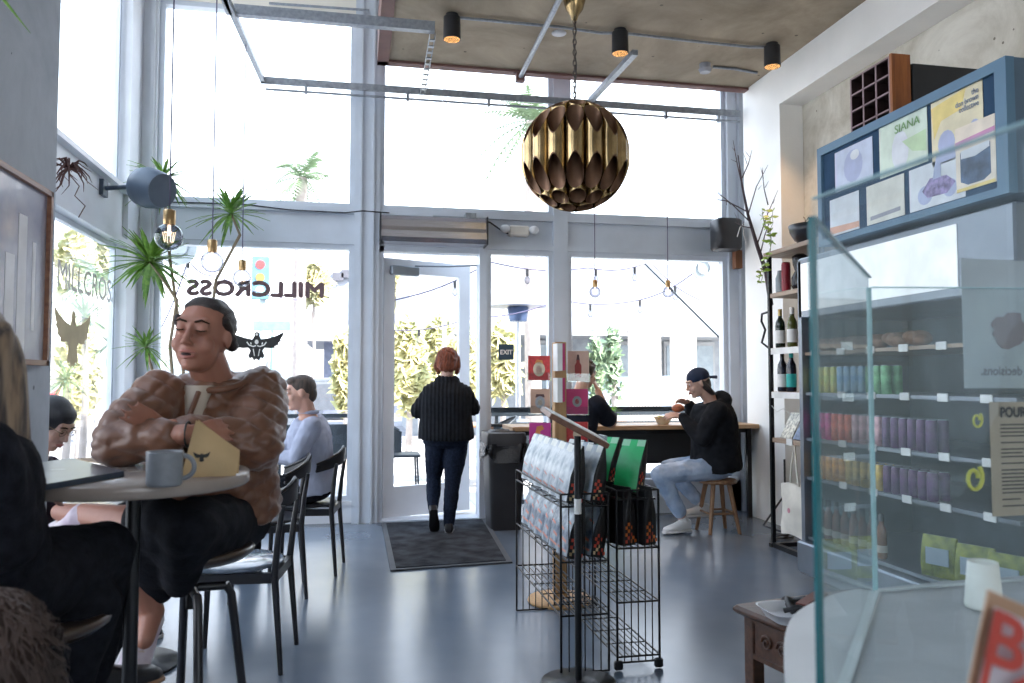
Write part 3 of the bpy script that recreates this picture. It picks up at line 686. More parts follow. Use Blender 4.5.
# curved back dining chairs
def dining_chair(x, y, rz, label, grp=None, seatmat=None):
    """faces local +X"""
    W_ = Matrix.Translation((x, y, 0)) @ Matrix.Rotation(rz, 4, 'Z')
    t = thing('dining_chair', label, 'chair', (x, y, 0), rz, grp)
    T = lambda *p: W_ @ V(p)
    m = MB()
    m.lathe([(0, .445), (.205, .445), (.225, .452), (.228, .462), (.21, .468), (0, .462)], mat=W_ @ Matrix.Translation((.02, 0, 0)), n=36); m.build('seat', seatmat or blackw, t)
    for s_ in (-1, 1):
        MB().tube([T(.20, s_*.19, .0), T(.185, s_*.185, .45)], [.011, .017], 8).build('leg', blackw, t)
        MB().tube([T(-.235, s_*.20, .0), T(-.20, s_*.185, .43), T(-.215, s_*.195, .60), T(-.235, s_*.20, .74)], [.011, .017, .014, .012], 8).build('leg', blackw, t)
    m = MB(); m.box((-.2, -.19, .395), (.19, -.165, .44), W_); m.box((-.2, .165, .395), (.19, .19, .44), W_); m.box((.165, -.18, .395), (.19, .18, .44), W_); m.box((-.21, -.18, .395), (-.185, .18, .44), W_)
    m.build('apron', blackw, t)
    def fn(u, v):
        a = (u-.5)*2.2; r_ = .245
        yy = r_*math.sin(a)*.98; xx = .02-r_*math.cos(a)*1.08
        hgt = .10*(1-abs(u-.5)*1.1)
        return T(xx-.006*v, yy, .70+.06*(.5-abs(u-.5))*2+hgt*(v-.2))
    m = MB(); m.grid(fn, 24, 4); g2 = MB(); g2.grid(lambda u, v: W_ @ ((W_.inverted() @ V(fn(1-u, v)))*1.0+V((-.016, 0, 0))), 24, 4)
    m.add(g2.v, g2.f, True)
    m.tube([fn(k/12, 1) + V((0, 0, 0)) for k in range(13)], .009, 6); m.tube([fn(k/12, 0) for k in range(13)], .009, 6)
    m.build('backrest', blackw, t)
    return t
sheenseat = M('painted_sheen_seat', (.16, .2, .26), .12, .0, (8, .2))  # black seat, its bluish reflection put into the base colour
q1 = atZ(218, 572, .455)
dining_chair(q1.x+.06, q1.y+.2, PI-.1, 'empty black dining chair with a glossy round seat behind the bar stool', 'black curved-back dining chairs', sheenseat)
q2 = atZ(268, 520, .46); dining_chair(q2.x-.02, q2.y+.1, PI+.1, 'black dining chair half hidden behind the quilted jacket', 'black curved-back dining chairs')
q3 = atZ(306, 502, .46); dining_chair(q3.x, q3.y, PI-.12, 'black dining chair under the man in the pale shirt', 'black curved-back dining chairs')
def cafe_table(x, y, label, r_=.32, z_=.735):
    t = thing('cafe_table', label, 'table', (x, y, 0), 0, 'low round cafe tables by the left window')
    MB().lathe([(0, z_-.028), (r_-.01, z_-.028), (r_, z_-.014), (r_-.004, z_), (0, z_)], (x, y, 0), 48).build('tabletop', marble, t)
    MB().cyl((x, y, .02), (x, y, z_-.028), .03).build('post', black, t)
    MB().lathe([(0, 0), (.24, 0), (.24, .014), (.04, .03), (0, .03)], (x, y, 0), 32).build('base', black, t)
cafe_table(-.86, 5.72, 'low round table in front of the man in the pale shirt')
cafe_table(-1.02, 3.92, 'low round table in front of the girl by the pier', .30)
# man's open laptop
c = V((-.72, 5.72, .737)); t = thing('open_laptop', 'open laptop on the table of the man in the pale shirt', 'laptop', c)
MB().box((c.x-.14, c.y-.15, .737), (c.x+.10, c.y+.15, .752), bev=.003).build('keyboard_deck', M('dark_aluminium', (.04, .05, .07), .4, .4), t)
MB().slab((c.x-.14, c.y-.15, .752), (c.x-.14, c.y+.15, .752), (c.x-.22, c.y+.15, .93), (c.x-.22, c.y-.15, .93), .008).build('screen', M('screen_grey', (.08, .12, .2), .3), t)
# ================================================================== RIGHT SIDE: SHELVES, COOLER, COUNTER, RACKS
deskw = wood('shelf_wood', (.40, .30, .22), (.30, .21, .15), .5, 3, 1)
label_white = M('label_white', (.78, .78, .76), .6)
# --- black upright shelf rack
RX0, RX1, RY0, RY1 = 3.22, 3.70, 5.0, 5.72
t_rack = thing('shelf_rack', 'tall wall rack with black uprights and wooden shelves holding bottles', 'shelf', (3.45, 5.3, 0))
levels = [2.31, 1.98, 1.55, 1.21, .85]
def upright(x, y):
    m = MB(); m.box((x-.014, y-.014, 0), (x+.014, y+.014, 2.3))
    for k in range(50): m.box((x-.017, y-.004, .08+k*.044), (x-.0135, y+.004, .095+k*.044))
    return m
for x, y in ((RX0, RY1), (RX0+.40, RY1), (RX0, RY0), (RX0+.40, RY0)): upright(x, y).build('upright', black, t_rack)
MB().box((RX0-.03, RY1-.02, .0), (RX0+.42, RY1+.02, .03)).box((RX0-.02, RY0, .0), (RX0+.02, RY1, .035)).build('foot_rail', black, t_rack)
for i, z in enumerate(levels):
    o = MB().box((RX0-.03 if i == 0 else RX0-.01, RY0-.75 if i == 0 else RY0-.2, z-.035), (RX1, RY1+.04 if i == 0 else RY1-.02, z), bev=.003).build('shelf_board', deskw, t_rack)
    if i in (2, 3): MB().box((RX0-.016, RY0-.2, z-.05), (RX0-.011, RY1-.03, z-.002)).build('price_strip', label_white, o)
m = MB(); zz = 1.72
m.tube([(RX0, RY1+.02, zz+.12), (RX0-.02, RY1+.09, zz+.11), (RX0-.02, RY1+.1, zz+.05), (RX0-.01, RY1+.06, zz-.02), (RX0-.02, RY1+.1, zz-.12), (RX0, RY1+.02, zz-.17)], .009, 6); m.build('side_hook', black, t_rack)
tag(MB().box((RX0+.46, RY0-.8, .6), (3.965, RY1+.1, 2.25)).build('back_panel', M('grey_panel', (.30, .30, .30), .7)), 'grey backing panel on the wall behind the bottle rack', 'panel')
# bottles
def bottle(x, y, z, body, lab, cap_, hgt=.30, r=.037, label='', grp=None, labh=.10):
    t = thing('wine_bottle', label, 'bottle', (x, y, z), group=grp)
    k = hgt/.30
    MB().lathe([(0, z), (r*.9, z), (r, z+.01), (r, z+.17*k), (r*.9, z+.20*k), (r*.45, z+.235*k), (.0145, z+.255*k), (.0145, z+.298*k), (0, z+.30*k)], (x, y, 0), 18).build('glass', body, t)
    MB().lathe([(r+.0008, z+.035), (r+.0008, z+.035+labh)], (x, y, 0), 18).build('label_wrap', lab, t)
    MB().lathe([(.0158, z+.25*k), (.0158, z+.302*k), (0, z+.303*k)], (x, y, 0), 14).build('capsule', cap_, t)
    return t
dkg = M('dark_green_glass', (.012, .022, .012), .08, spec=.7); dkb = M('dark_blue_glass', (.012, .016, .03), .08, spec=.7); olive = M('olive_glass', (.09, .10, .02), .08, spec=.7)
teal = M('teal_label', (.02, .42, .38), .5); foil_g = M('gold_foil', (.5, .38, .15), .35, .6); foil_k = M('black_foil', (.02, .02, .02), .3)
amber = M('amber_glass', (.16, .05, .01), .08, spec=.7)
g1 = 'wine bottles on the rack shelves'
bottle(RX0+.04, 5.64, 1.551, dkg, label_white, foil_g, label='dark wine bottle with a white label, first on the upper bottle shelf', grp=g1)
bottle(RX0+.11, 5.58, 1.551, dkg, foil_k, foil_g, label='plain dark wine bottle between two labelled ones on the upper bottle shelf', grp=g1)
bottle(RX0+.04, 5.47, 1.551, olive, label_white, label_white, label='olive-glass wine bottle with white label nearest the cooler, upper bottle shelf', grp=g1)
bottle(RX0+.04, 5.62, 1.211, dkb, label_white, foil_k, label='dark blue bottle with a white label on the lower bottle shelf', grp=g1, hgt=.31)
bottle(RX0+.04, 5.49, 1.211, dkb, teal, teal, label='dark bottle with a bright teal label on the lower bottle shelf', grp=g1, hgt=.31)
bottle(RX0+.12, 5.40, 1.211, amber, label_white, foil_k, label='amber bottle beside the teal-labelled one on the lower bottle shelf', grp=g1, hgt=.28)
# upper items
cy = atX(774, 272, RX0+.05)
t = thing('glass_jar', 'small clear glass jar on the rack shelf below the bowl planter', 'jar', (RX0+.06, 5.66, 1.981)); MB().lathe([(0, 1.982), (.035, 1.982), (.037, 2.0), (.037, 2.10), (.025, 2.13), (.02, 2.16), (0, 2.16)], (RX0+.06, 5.66, 0), 18).build('jar_body', M('milky_glass', (.35, .4, .42), .1), t)
o = tag(MB().lathe([(0, 1.981), (.032, 1.981), (.034, 1.99), (.034, 2.19), (.030, 2.21), (0, 2.21)], (RX0+.05, 5.56, 0), 20).build('red_tin', M('red_tin_paint', (.30, .015, .03), .35)), 'tall dark red tin on the rack shelf below the bowl planter', 'tin')
m = MB(); vx, vy = RX0+.1, 5.44
m.lathe([(0, 1.981), (.05, 1.983), (.07, 2.02), (.065, 2.08), (.04, 2.13), (.055, 2.18), (.06, 2.24), (.03, 2.26), (0, 2.26)], (vx, vy, 0), 20); tag(m.build('black_vase', M('black_glaze', (.012, .012, .014), .25)), 'lumpy black vase beside the red tin', 'vase')
t = thing('teapot', 'small dark teapot on the rack shelf beside the black vase', 'teapot', (RX0+.08, 5.22, 1.981))
MB().ell((RX0+.08, 5.22, 2.03), (.055, .055, .048)).build('pot_body', M('bronze_dark', (.05, .03, .015), .35, .4), t); MB().tube([(RX0+.08, 5.28, 2.0), (RX0+.07, 5.32, 2.07)], [.012, .007], 8).build('spout', black, t); MB().tube([(RX0+.08, 5.18, 2.07), (RX0+.08, 5.22, 2.13), (RX0+.08, 5.26, 2.07)], .005, 6).build('handle', black, t)
# bowl planter, top shelf
bx, by = RX0+.17, 5.38
t = thing('bowl_planter', 'wide black bowl planter with wiry dry stems on the top rack shelf', 'planter', (bx, by, 2.31))
MB().lathe([(0, 2.311), (.07, 2.312), (.13, 2.36), (.165, 2.42), (.175, 2.47), (.165, 2.47), (.15, 2.44), (0, 2.44)], (bx, by, 0), 28).build('bowl', M('black_clay', (.02, .022, .03), .3), t)
m = MB(); rnd = random.Random(3)
for k in range(16):
    a = rnd.random()*2*PI; r_ = rnd.random()*.12; p = V((bx+r_*math.cos(a), by+r_*math.sin(a), 2.44)); pts = [p]
    for j in range(4): p = p+V((rnd.uniform(-.03, .03), rnd.uniform(-.03, .03), rnd.uniform(.0, .035))); pts.append(p)
    m.tube(pts, .0025, 4)
m.build('dry_stems', M('dry_stem', (.12, .07, .05), .8), t)
t = thing('leafy_vine', 'fresh green trailing vine at the end of the top rack shelf', 'plant', (RX0+.0, 5.72, 2.31))
m = MB(); rnd = random.Random(5); st = MB(); vp = []
leafm = M('fresh_leaf', (.28, .46, .05), .45, noise_=(30, .25))
for k in range(5):
    base = V((RX0-.02, 5.66, 2.34)); p = base.copy(); pts = [p.copy()]
    d = V((rnd.uniform(-.02, .01), rnd.uniform(-.015, .02), (.05 if k < 3 else -.045)))
    for j in range(6):
        p = p+d+V((rnd.uniform(-.015, .015), rnd.uniform(-.02, .02), 0)); pts.append(p.copy())
        for q in range(2):
            a = rnd.random()*6.28; s2 = rnd.uniform(.018, .032); u_ = V((math.cos(a), math.sin(a), rnd.uniform(-.3, .5))).normalized(); w_ = u_.orthogonal().normalized()
            c_ = p+u_*s2
            m.add([p, c_-u_*s2*.3+w_*s2*.8, c_+u_*s2*.7+w_*s2*.35, c_+u_*s2, c_+u_*s2*.7-w_*s2*.35, c_-u_*s2*.3-w_*s2*.8], [(0, 1, 2, 3, 4, 5)])
    st.tube(pts, .002, 4)
m.build('leaves', leafm, t); st.build('stems', M('vine_stem', (.15, .2, .05), .7), t)
# dry branch in the corner
barkm = M('grey_bark', (.10, .075, .085), .85, bump=(60, .5))
def branch(m, p, d, r, depth, rnd):
    pts = [p]; rs = [r]; n = 7
    for j in range(n):
        d = (d+V((rnd.uniform(-.16, .16), rnd.uniform(-.16, .16), rnd.uniform(-.06, .12)))).normalized()
        p = p+d*(.075 if depth else .14); pts.append(p); rs.append(r*(1-.8*(j+1)/n) if depth else r*(1-.07*(j+1)))
        if (depth < 2 and j > 0 and rnd.random() < (.75 if depth == 0 else .45)):
            a = rnd.choice((-1, 1)); dd = (d*.55+V((a*rnd.uniform(.4, .9), rnd.uniform(-.5, .2), rnd.uniform(.1, .5)))).normalized()
            branch(m, p, dd, rs[-1]*.45, depth+1, rnd)
    m.tube(pts, rs, 6)
t = thing('dry_branch', 'tall bare branch leaning on the rack beside the white column', 'branch', (3.3, 5.9, 1.9))
m = MB(); rnd = random.Random(11)
pts = [atY(766, 272, 5.95), atY(757, 245, 5.95), atY(748, 215, 5.95), atY(742, 185, 5.95), atY(738, 155, 5.95)]
m.tube([atY(771, 305, 5.9)]+pts, [.02, .018, .016, .012, .008, .004], 8)
for (x0, y0, x1, y1) in ((748, 212, 705, 198), (750, 222, 712, 188), (742, 185, 733, 140), (757, 245, 778, 190), (748, 215, 768, 165), (760, 255, 772, 215), (752, 228, 735, 222), (742, 178, 752, 150), (768, 205, 762, 170)):
    a_, b_ = atY(x0, y0, 5.95), atY(x1, y1, 5.85+rnd.random()*.25); mid = (a_+b_)/2+V((0, rnd.uniform(-.03, .03), rnd.uniform(-.02, .04)))
    m.tube([a_, mid, b_], [.006, .0045, .0018], 5)
    for k in range(2): c_ = a_.lerp(b_, .5+.25*k); m.tube([c_, c_+V((rnd.uniform(-.06, .06), rnd.uniform(-.04, .04), rnd.uniform(.02, .09)))], [.003, .001], 4)
m.build('bare_branches', barkm, t)
# cards in a display on the lower shelf, price card
t = thing('card_display', 'leaning printed packets with a tied tag on the lowest rack shelf', 'packet', (RX0+.08, 5.5, .851))
MB().slab((RX0, 5.60, .86), (RX0, 5.44, .86), (RX0+.10, 5.44, 1.05), (RX0+.10, 5.60, 1.05), .01).build('packet_front', M('pale_print', (.6, .58, .5), .5, noise_=(40, .5)), t)
MB().slab((RX0, 5.42, .86), (RX0, 5.28, .86), (RX0+.09, 5.28, 1.02), (RX0+.09, 5.42, 1.02), .01).build('packet_back', M('blue_print', (.15, .2, .3), .5, noise_=(40, .5)), t)
MB().tube([(RX0+.08, 5.55, 1.03), (RX0+.03, 5.6, 1.08), (RX0+.02, 5.68, 1.05), (RX0-.01, 5.7, 1.1)], .003, 5).build('string', label_white, t)
tag(MB().box((RX0-.018, 5.40, .81), (RX0-.013, 5.48, .86)).build('price_card', label_white), 'white price card on the edge of the lowest rack shelf', 'card')
# tote bag
canvas = M('canvas', (.72, .68, .60), .85, bump=(90, .2))
ty, tx = 5.36, RX0-.03
t = thing('tote_bag', 'cream canvas tote bag hanging from the lowest rack shelf', 'bag', (tx, ty, .12))
m = MB()
def tb(s_):
    def fn(u, v): return V((tx+s_*(.018+.028*math.sin(PI*u)*math.sin(PI*v*.9)), ty+(u-.5)*(.32-.04*v)+.01*math.sin(v*9), .14+.38*v+.02*math.sin(u*3)))
    return fn
m.grid(tb(1), 14, 14); m.grid(tb(-1), 14, 14); m.build('bag_body', canvas, t)
m = MB(); m.tube([(tx, ty-.06, .52), (tx, ty-.03, .68), (tx+.01, ty, .81), (tx, ty+.03, .68), (tx, ty+.05, .52)], .008, 6); m.build('strap', canvas, t)
m = MB(); m.prism([(.02*math.cos(k), .02*math.sin(k)) for k in range(7)], lambda u, v, t_: (tx-.049+t_, ty+u, .34+v), 0, .002); m.build('print_mark', M('pink_ink', (.6, .25, .3), .6), t)
tag(MB().tube([(3.55, 6.0, .01)]+[(3.38+.05*math.cos(k*1.1)+.004*k, 5.93+.06*math.sin(k*1.1), .012+.004*k) for k in range(14)]+[(3.45, 6.3, .05), (3.72, 6.4, .3), (3.73, 6.42, .6)], .009, 6).build('coiled_cable', blackp), 'coiled black cable on the floor by the white column', 'cable')

# --- open cooler with poster header
CX, CY0, CY1 = 2.87, 2.98, 4.74
bluep = M('dusty_blue_paint', (.10, .20, .30), .5, 0, (3, .06)); blued = M('blue_grey_side', (.085, .14, .20), .5)
steel = M('cooler_steel', (.22, .25, .29), .35, .6, (5, .1))
inner = M('cooler_liner', (.13, .17, .20), .6)
t = thing('drinks_cooler', 'open-front drinks cooler full of cans along the right wall', 'cooler', (3.3, 3.9, 0))
MB().box((CX+.06, CY0, .12), (3.72, CY0+.04, 2.08)).build('side_panel', steel, t)
MB().box((CX, CY1-.04, .12), (3.72, CY1, 2.08)).build('side_panel', steel, t)
MB().box((3.66, CY0+.04, .12), (3.72, CY1-.04, 2.08)).build('back_panel', inner, t)
MB().box((CX, CY0, 1.70), (3.72, CY1, 2.10), bev=.01).build('canopy', steel, t)
MB().box((CX-.006, CY0+.34, 1.75), (CX-.002, CY1-.05, 2.06)).build('sign_glare_panel', M('light_sign_glare', (.78, .80, .80), .4, emit=((.9, .95, 1), .25)), t)  # lit sign; its nearer length stands for a white window reflection
MB().box((CX-.04, CY0, .06), (3.72, CY1, .26), bev=.01).build('base', steel, t)
MB().box((CX+.05, CY0+.05, 0), (3.6, CY1-.05, .06)).build('plinth', black, t)
clv = [1.48, 1.22, .925, .675, .29]
for z in clv: MB().box((CX+.02, CY0+.04, z-.02), (3.66, CY1-.04, z)).build('wire_shelf', deskw if z == 1.48 else steel, t)
for z in clv[:4]:
    for k in range(6): y = CY1-.15-k*.28; MB().box((CX+.012, y-.04, z-.028), (CX+.018, y+.03, z+.012)).build('price_tag', label_white, t)
# cans
def can(x, y, z, body, r=.029, h=.13, name='drink_can', label='', grp='', cat='can'):
    t = thing(name, label, cat, (x, y, z), group=grp)
    MB().lathe([(r*.8, z), (r, z+.008), (r, z+h-.014), (r*.82, z+h-.004)], (x, y, 0), 14).build('sleeve', body, t)
    MB().lathe([(r*.84, z+h-.004), (r*.84, z+h), (r*.76, z+h-.003), (0, z+h-.003)], (x, y, 0), 14).build('can_top', chrome, t)
    return t
def col(n, c, c2=None): return M(n, c, .35, .15, noise_=(22, .3), col2=c2)
kinds = {}
def row(z, specs, name, h=.13, r=.029, where='', pitch=.069):
    y = CY1-.10
    for matn, cnt, desc in specs:
        grp = '%s on the %s' % (desc[1], where); lab = '%s on the %s' % (desc[0], where)
        for k in range(cnt):
            for d_ in range(2):
                key = (matn, h)
                if key not in kinds: kinds[key] = can(CX+.06, y, z, mats[matn], r, h, name, lab, grp); 
                else: dup(kinds[key], (CX+.06+d_*.068, y, z), None, lab+(', in the second rank' if d_ else ', in the front rank'), grp)
                if d_ == 0 and kinds[key]['label'] == lab: kinds[key]['label'] = lab+', in the front rank'
            y -= pitch
    return y
mats = dict(lime=col('lime_can', (.45, .55, .10), (.65, .55, .12)), blue=col('blue_can', (.12, .30, .55), (.4, .55, .6)), pink=col('pink_can', (.60, .05, .25)), red=col('red_can', (.65, .10, .05)), pale=col('pale_pink_can', (.60, .35, .38)), orange=col('orange_can', (.62, .28, .03)), gold=col('gold_can', (.55, .38, .08)), purple=col('purple_can', (.10, .035, .12)), green=col('green_can', (.15, .38, .18)))
row(1.22, [('lime', 4, ('lime and yellow drink can', 'lime and yellow cans')), ('blue', 4, ('pale blue drink can', 'blue cans')), ('green', 3, ('green drink can', 'green cans'))], 'drink_can', .165, where='second cooler shelf')
row(.925, [('pink', 3, ('magenta drink can', 'magenta cans')), ('red', 3, ('red drink can', 'red cans')), ('pale', 4, ('pale pink drink can', 'pale pink cans')), ('purple', 6, ('purple drink can', 'purple cans'))], 'drink_can', .17, where='third cooler shelf')
row(.675, [('orange', 5, ('orange drink can', 'orange cans')), ('gold', 5, ('gold drink can', 'gold cans')), ('purple', 6, ('purple can on the low shelf', 'purple cans low down'))], 'drink_can', .15, where='fourth cooler shelf')
# pastries / brown packets on the wooden top shelf, bottles low
brown = M('brown_crust', (.20, .10, .05), .7, bump=(60, .6))
for k in range(6):
    y = CY1-.14-k*.17
    m = MB(); rnd = random.Random(k)
    m.ell((CX+.12, y, 1.525), (.07, .06, .044)); m.ell((CX+.10, y+.04, 1.535), (.05, .04, .035)); m.ell((CX+.09, y-.05, 1.515), (.04, .04, .03))
    o = tag(m.build('bread_bag', brown), 'brown paper packet on the wooden top shelf of the cooler', 'packet', 'brown packets on the top cooler shelf')
whites = M('clear_label', (.5, .45, .38), .4)
b0 = None
for k in range(8):
    y = CY1-.11-k*.085
    if b0 is None: b0 = bottle(CX+.07, y, .291, amber, whites, foil_k, hgt=.25, r=.028, label='small amber bottle on the lowest cooler shelf', grp='amber bottles on the lowest cooler shelf', labh=.04)
    else: dup(b0, (CX+.07, y, .291))
# yellow-green pouches with grey labels low down near the glass screen
yg = M('yellow_green_pouch', (.30, .34, .04), .4, noise_=(18, .5), col2=(.09, .12, .02)); gl_ = M('grey_blue_label', (.36, .45, .52), .5)
def pouch(x, y, z, w, h, rz, label):
    t = thing('snack_pouch', label, 'pouch', (x, y, z), rz, 'yellow-green pouches low in the cooler'); W_ = WM[t]
    m = MB(); m.loft([(W_ @ V((0, 0, k*h)), W_.to_3x3() @ V((w/2*(1-.1*k), 0, 0)), W_.to_3x3() @ V((0, .03*math.sin(PI*min(1, .08+k*.92))+.004, 0))) for k in [i/8 for i in range(9)]], 20, 5); m.build('pouch_body', yg, t)
    MB().loft([(W_ @ V((0, -.034, h*.32)), W_.to_3x3() @ V((w*.3, 0, 0)), W_.to_3x3() @ V((0, .003, 0))), (W_ @ V((0, -.034, h*.72)), W_.to_3x3() @ V((w*.3, 0, 0)), W_.to_3x3() @ V((0, .003, 0)))], 16, 5).build('pouch_label', gl_, t)
for k, (px, lb) in enumerate(((910, 'yellow-green pouch, leftmost of those behind the glass screen'), (944, 'yellow-green pouch, second of those behind the glass screen'), (975, 'yellow-green pouch behind the small paper cup'))):
    q = atX(px, 575, CX-.10); pouch(q.x+.02, q.y, .421 if False else .10*0+.0, .16, .20, -.75, lb) if False else pouch(CX+.08, q.y, .291, .20, .21, -1.2, lb)
# poster header
HX, HY0, HY1, HZ0, HZ1 = 2.80, 2.93, 4.38, 2.12, 2.73
t = thing('poster_header', 'blue framed poster case on top of the cooler, covered in gig posters', 'display case', (3.2, 3.65, HZ0))
MB().box((HX+.046, HY0+.002, HZ0+.002), (3.70, HY1-.002, HZ1-.002)).build('case', blued, t)
m = MB(); w_ = .05
for a, b, c_, d in ((HY0+w_*1.3, HY1-w_*.8, HZ0, HZ0+w_*.7), (HY0+w_*1.3, HY1-w_*.8, HZ1-w_, HZ1), (HY0, HY0+w_*1.3, HZ0, HZ1), (HY1-w_*.8, HY1, HZ0, HZ1)): m.box((HX, a, c_), (HX+.045, b, d))
m.build('frame', bluep, t)
MB().box((HX+.02, HY0+w_*1.3, HZ0+w_*.7), (HX+.044, HY1-w_*.8, HZ1-w_)).build('backing', M('navy_felt', (.04, .08, .14), .9), t)
hfr = t
def poster(y0, y1, z0, z1, base, label, marks, off=0):
    """y0 is the far (left) edge"""
    o = tag(MB().box((HX+.016-off, y1, z0), (HX+.0185-off, y0, z1)).build('poster', base), label, 'poster')
    for mi, (nm, mt, pts) in enumerate(marks):
        g = MB(); g.prism([(y0-(y0-y1)*u, z0+(z1-z0)*v) for u, v in pts], lambda u, v, t_: (HX+.0155-off-mi*.0006+t_, u, v), 0, .0004); g.build(nm, mt, o)
    return o
pm = lambda n, c, ns=None, c2=None: M(n, c, .55, noise_=ns or (9, .1), col2=c2)
def circ(cx_, cy_, rx, ry, n=14): return [(cx_+rx*math.cos(2*PI*k/n), cy_+ry*math.sin(2*PI*k/n)) for k in range(n)]
lilac = pm('lilac_print', (.45, .50, .70)); ygr = pm('pale_green_print', (.55, .72, .45)); yell = pm('yellow_print', (.85, .68, .25)); cream_p = pm('cream_print', (.75, .74, .66)); navyp = pm('navy_print', (.06, .10, .18), (14, .5)); orng = pm('peach_print', (.75, .42, .30)); pinkp = pm('pink_print', (.65, .3, .5)); wht = pm('white_print', (.75, .78, .82))
poster(4.22, 3.87, 2.42, 2.66, pm('pale_blue_print', (.58, .64, .78)), 'pale blue poster, top left in the blue case', [('figure', lilac, circ(.5, .5, .25, .4)), ('figure_head', wht, circ(.55, .75, .12, .12))])
o = poster(3.81, 3.44, 2.40, 2.68, pm('mint_print', (.68, .78, .66)), 'pale green poster in the middle of the top row of the blue case', [('figure', wht, circ(.45, .4, .18, .38)), ('shape', ygr, [(.5, .55), (.98, .6), (.98, .2), (.7, .3)])])
text_mb('SIANA', .062, lambda u, v: (HX+.0130, 3.68-u, 2.61+v), 1.1, .0004).build('title', M('title_green', (.25, .45, .18), .6), o)
o = poster(3.41, 3.08, 2.36, 2.685, pm('buff_print', (.80, .72, .50)), 'cream and yellow poster with blue figures, right end of the top row', [('splash', yell, [(.0, .9), (.7, .98), (.6, .7), (.2, .65), (.05, .4)]), ('blue_head', lilac, circ(.3, .28, .17, .2)), ('blue_torso', lilac, [(.05, .02), (.1, .18), (.45, .2), (.5, .02)]), ('second_head', lilac, circ(.85, .33, .1, .14))])
for k, s_ in enumerate(('the', 'don brown', 'collective')): text_mb(s_, .040, lambda u, v: (HX+.0130, 3.10-u, 2.63-.030*k+v), .8, .0002, 'RIGHT').build('title_line', pm('slate_print', (.22, .27, .36)), o)
o = poster(3.25, 3.01, 2.19, 2.50, pm('peach_pale_print', (.85, .75, .62)), 'peach bordered poster with a dark lake picture at the right end of the blue case', [('picture', navyp, [(.12, .15), (.12, .6), (.88, .62), (.88, .15), (.7, .08), (.3, .08)]), ('sky', wht, [(.14, .5), (.14, .62), (.86, .64), (.86, .55), (.5, .48)]), ('band', pinkp, [(.0, .72), (1, .75), (1, .82), (0, .78)]), ('border', yell, [(.02, .0), (.98, .0), (.98, .05), (.02, .05)])], off=.004)
for k, (a, b, lb, bb, mk) in enumerate(((4.28, 4.0, 'white poster with an orange band in the lower row of the blue case, far left', wht, [('band', orng, [(0, .05), (1, .05), (1, .2), (0, .25)])]),
    (3.93, 3.62, 'pale poster with small lettering in the middle of the lower row', cream_p, [('lettering', pm('grey_ink', (.35, .35, .4)), [(.1, .1), (.9, .14), (.9, .24), (.1, .2)])]),
    (3.58, 3.2, 'white poster with a violet motorcycle drawing in the lower row', wht, [('wheel', lilac, circ(.3, .3, .14, .22)), ('wheel', lilac, circ(.75, .3, .12, .2)), ('engine', pm('violet_ink', (.28, .22, .42), (30, .5)), [(.25, .4), (.4, .65), (.7, .6), (.85, .4), (.7, .2), (.35, .22)]), ('rider', lilac, [(.45, .6), (.5, .95), (.6, .95), (.6, .6)])]))):
    poster(a, b, 2.165, 2.385, bb, lb, mk)
# crate and black box on top
t = thing('wooden_crate', 'dark wooden bottle crate divided into squares, on top of the blue case', 'crate', (3.15, 4.0, HZ1))
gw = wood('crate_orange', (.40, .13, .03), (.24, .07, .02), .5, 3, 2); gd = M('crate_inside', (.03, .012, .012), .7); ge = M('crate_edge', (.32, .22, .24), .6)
ax0, ay0, ay1, az0, az1 = 2.95, 3.89, 4.25, HZ1+.0, 3.13
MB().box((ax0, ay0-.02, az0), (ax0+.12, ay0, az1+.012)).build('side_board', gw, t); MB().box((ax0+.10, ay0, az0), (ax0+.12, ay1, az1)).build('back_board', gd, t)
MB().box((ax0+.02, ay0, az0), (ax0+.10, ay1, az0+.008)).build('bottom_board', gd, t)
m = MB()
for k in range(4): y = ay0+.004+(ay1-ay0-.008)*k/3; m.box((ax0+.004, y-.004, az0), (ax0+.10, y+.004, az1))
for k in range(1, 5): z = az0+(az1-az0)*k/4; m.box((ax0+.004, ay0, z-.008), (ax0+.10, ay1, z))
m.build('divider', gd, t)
m = MB()
for k in range(4): y = ay0+.004+(ay1-ay0-.008)*k/3; m.box((ax0, y-.005, az0), (ax0+.005, y+.005, az1))
for k in range(5): z = az0+(az1-az0)*k/4; m.box((ax0, ay0, z-.004), (ax0+.0052, ay1, z+.004))
m.build('front_edge', ge, t)
tag(MB().box((3.09, 3.88, HZ1), (3.62, 4.2, 3.10), bev=.004).build('black_box', blackp), 'black box behind the wooden crate on top of the blue case', 'box')

# --- order counter with glass screen
CT = .87
outline = [(.50, -.8), (.50, .50), (.525, .80), (.56, .93), (.62, 1.05), (.71, 1.21), (.80, 1.33), (.90, 1.41), (1.03, 1.47), (1.25, 1.50), (1.95, 1.53), (1.95, -.8)]
def smooth_(P, n=6):
    out = []
    for i in range(len(P)-1):
        p0, p1, p2, p3 = [V((*P[max(0, min(len(P)-1, i+k))], 0)) for k in (-1, 0, 1, 2)]
        for k in range(n):
            u = k/n; q = .5*((2*p1)+(p2-p0)*u+(2*p0-5*p1+4*p2-p3)*u*u+(3*p1-p0-3*p2+p3)*u**3); out.append((q.x, q.y))
    return out+[P[-1]]
arc_ = smooth_(outline[1:-2])
outline = [outline[0]]+arc_+outline[-2:]
t = thing('order_counter', 'rounded order counter with a grey stone top in the right foreground', 'counter', (1.3, .9, 0))
m = MB(); m.prism(outline, lambda u, v, t_: (u, v, t_), CT-.045, CT); m.build('worktop', M('grey_stone', (.36, .38, .40), .35, noise_=(6, .12), bump=(80, .05)), t)
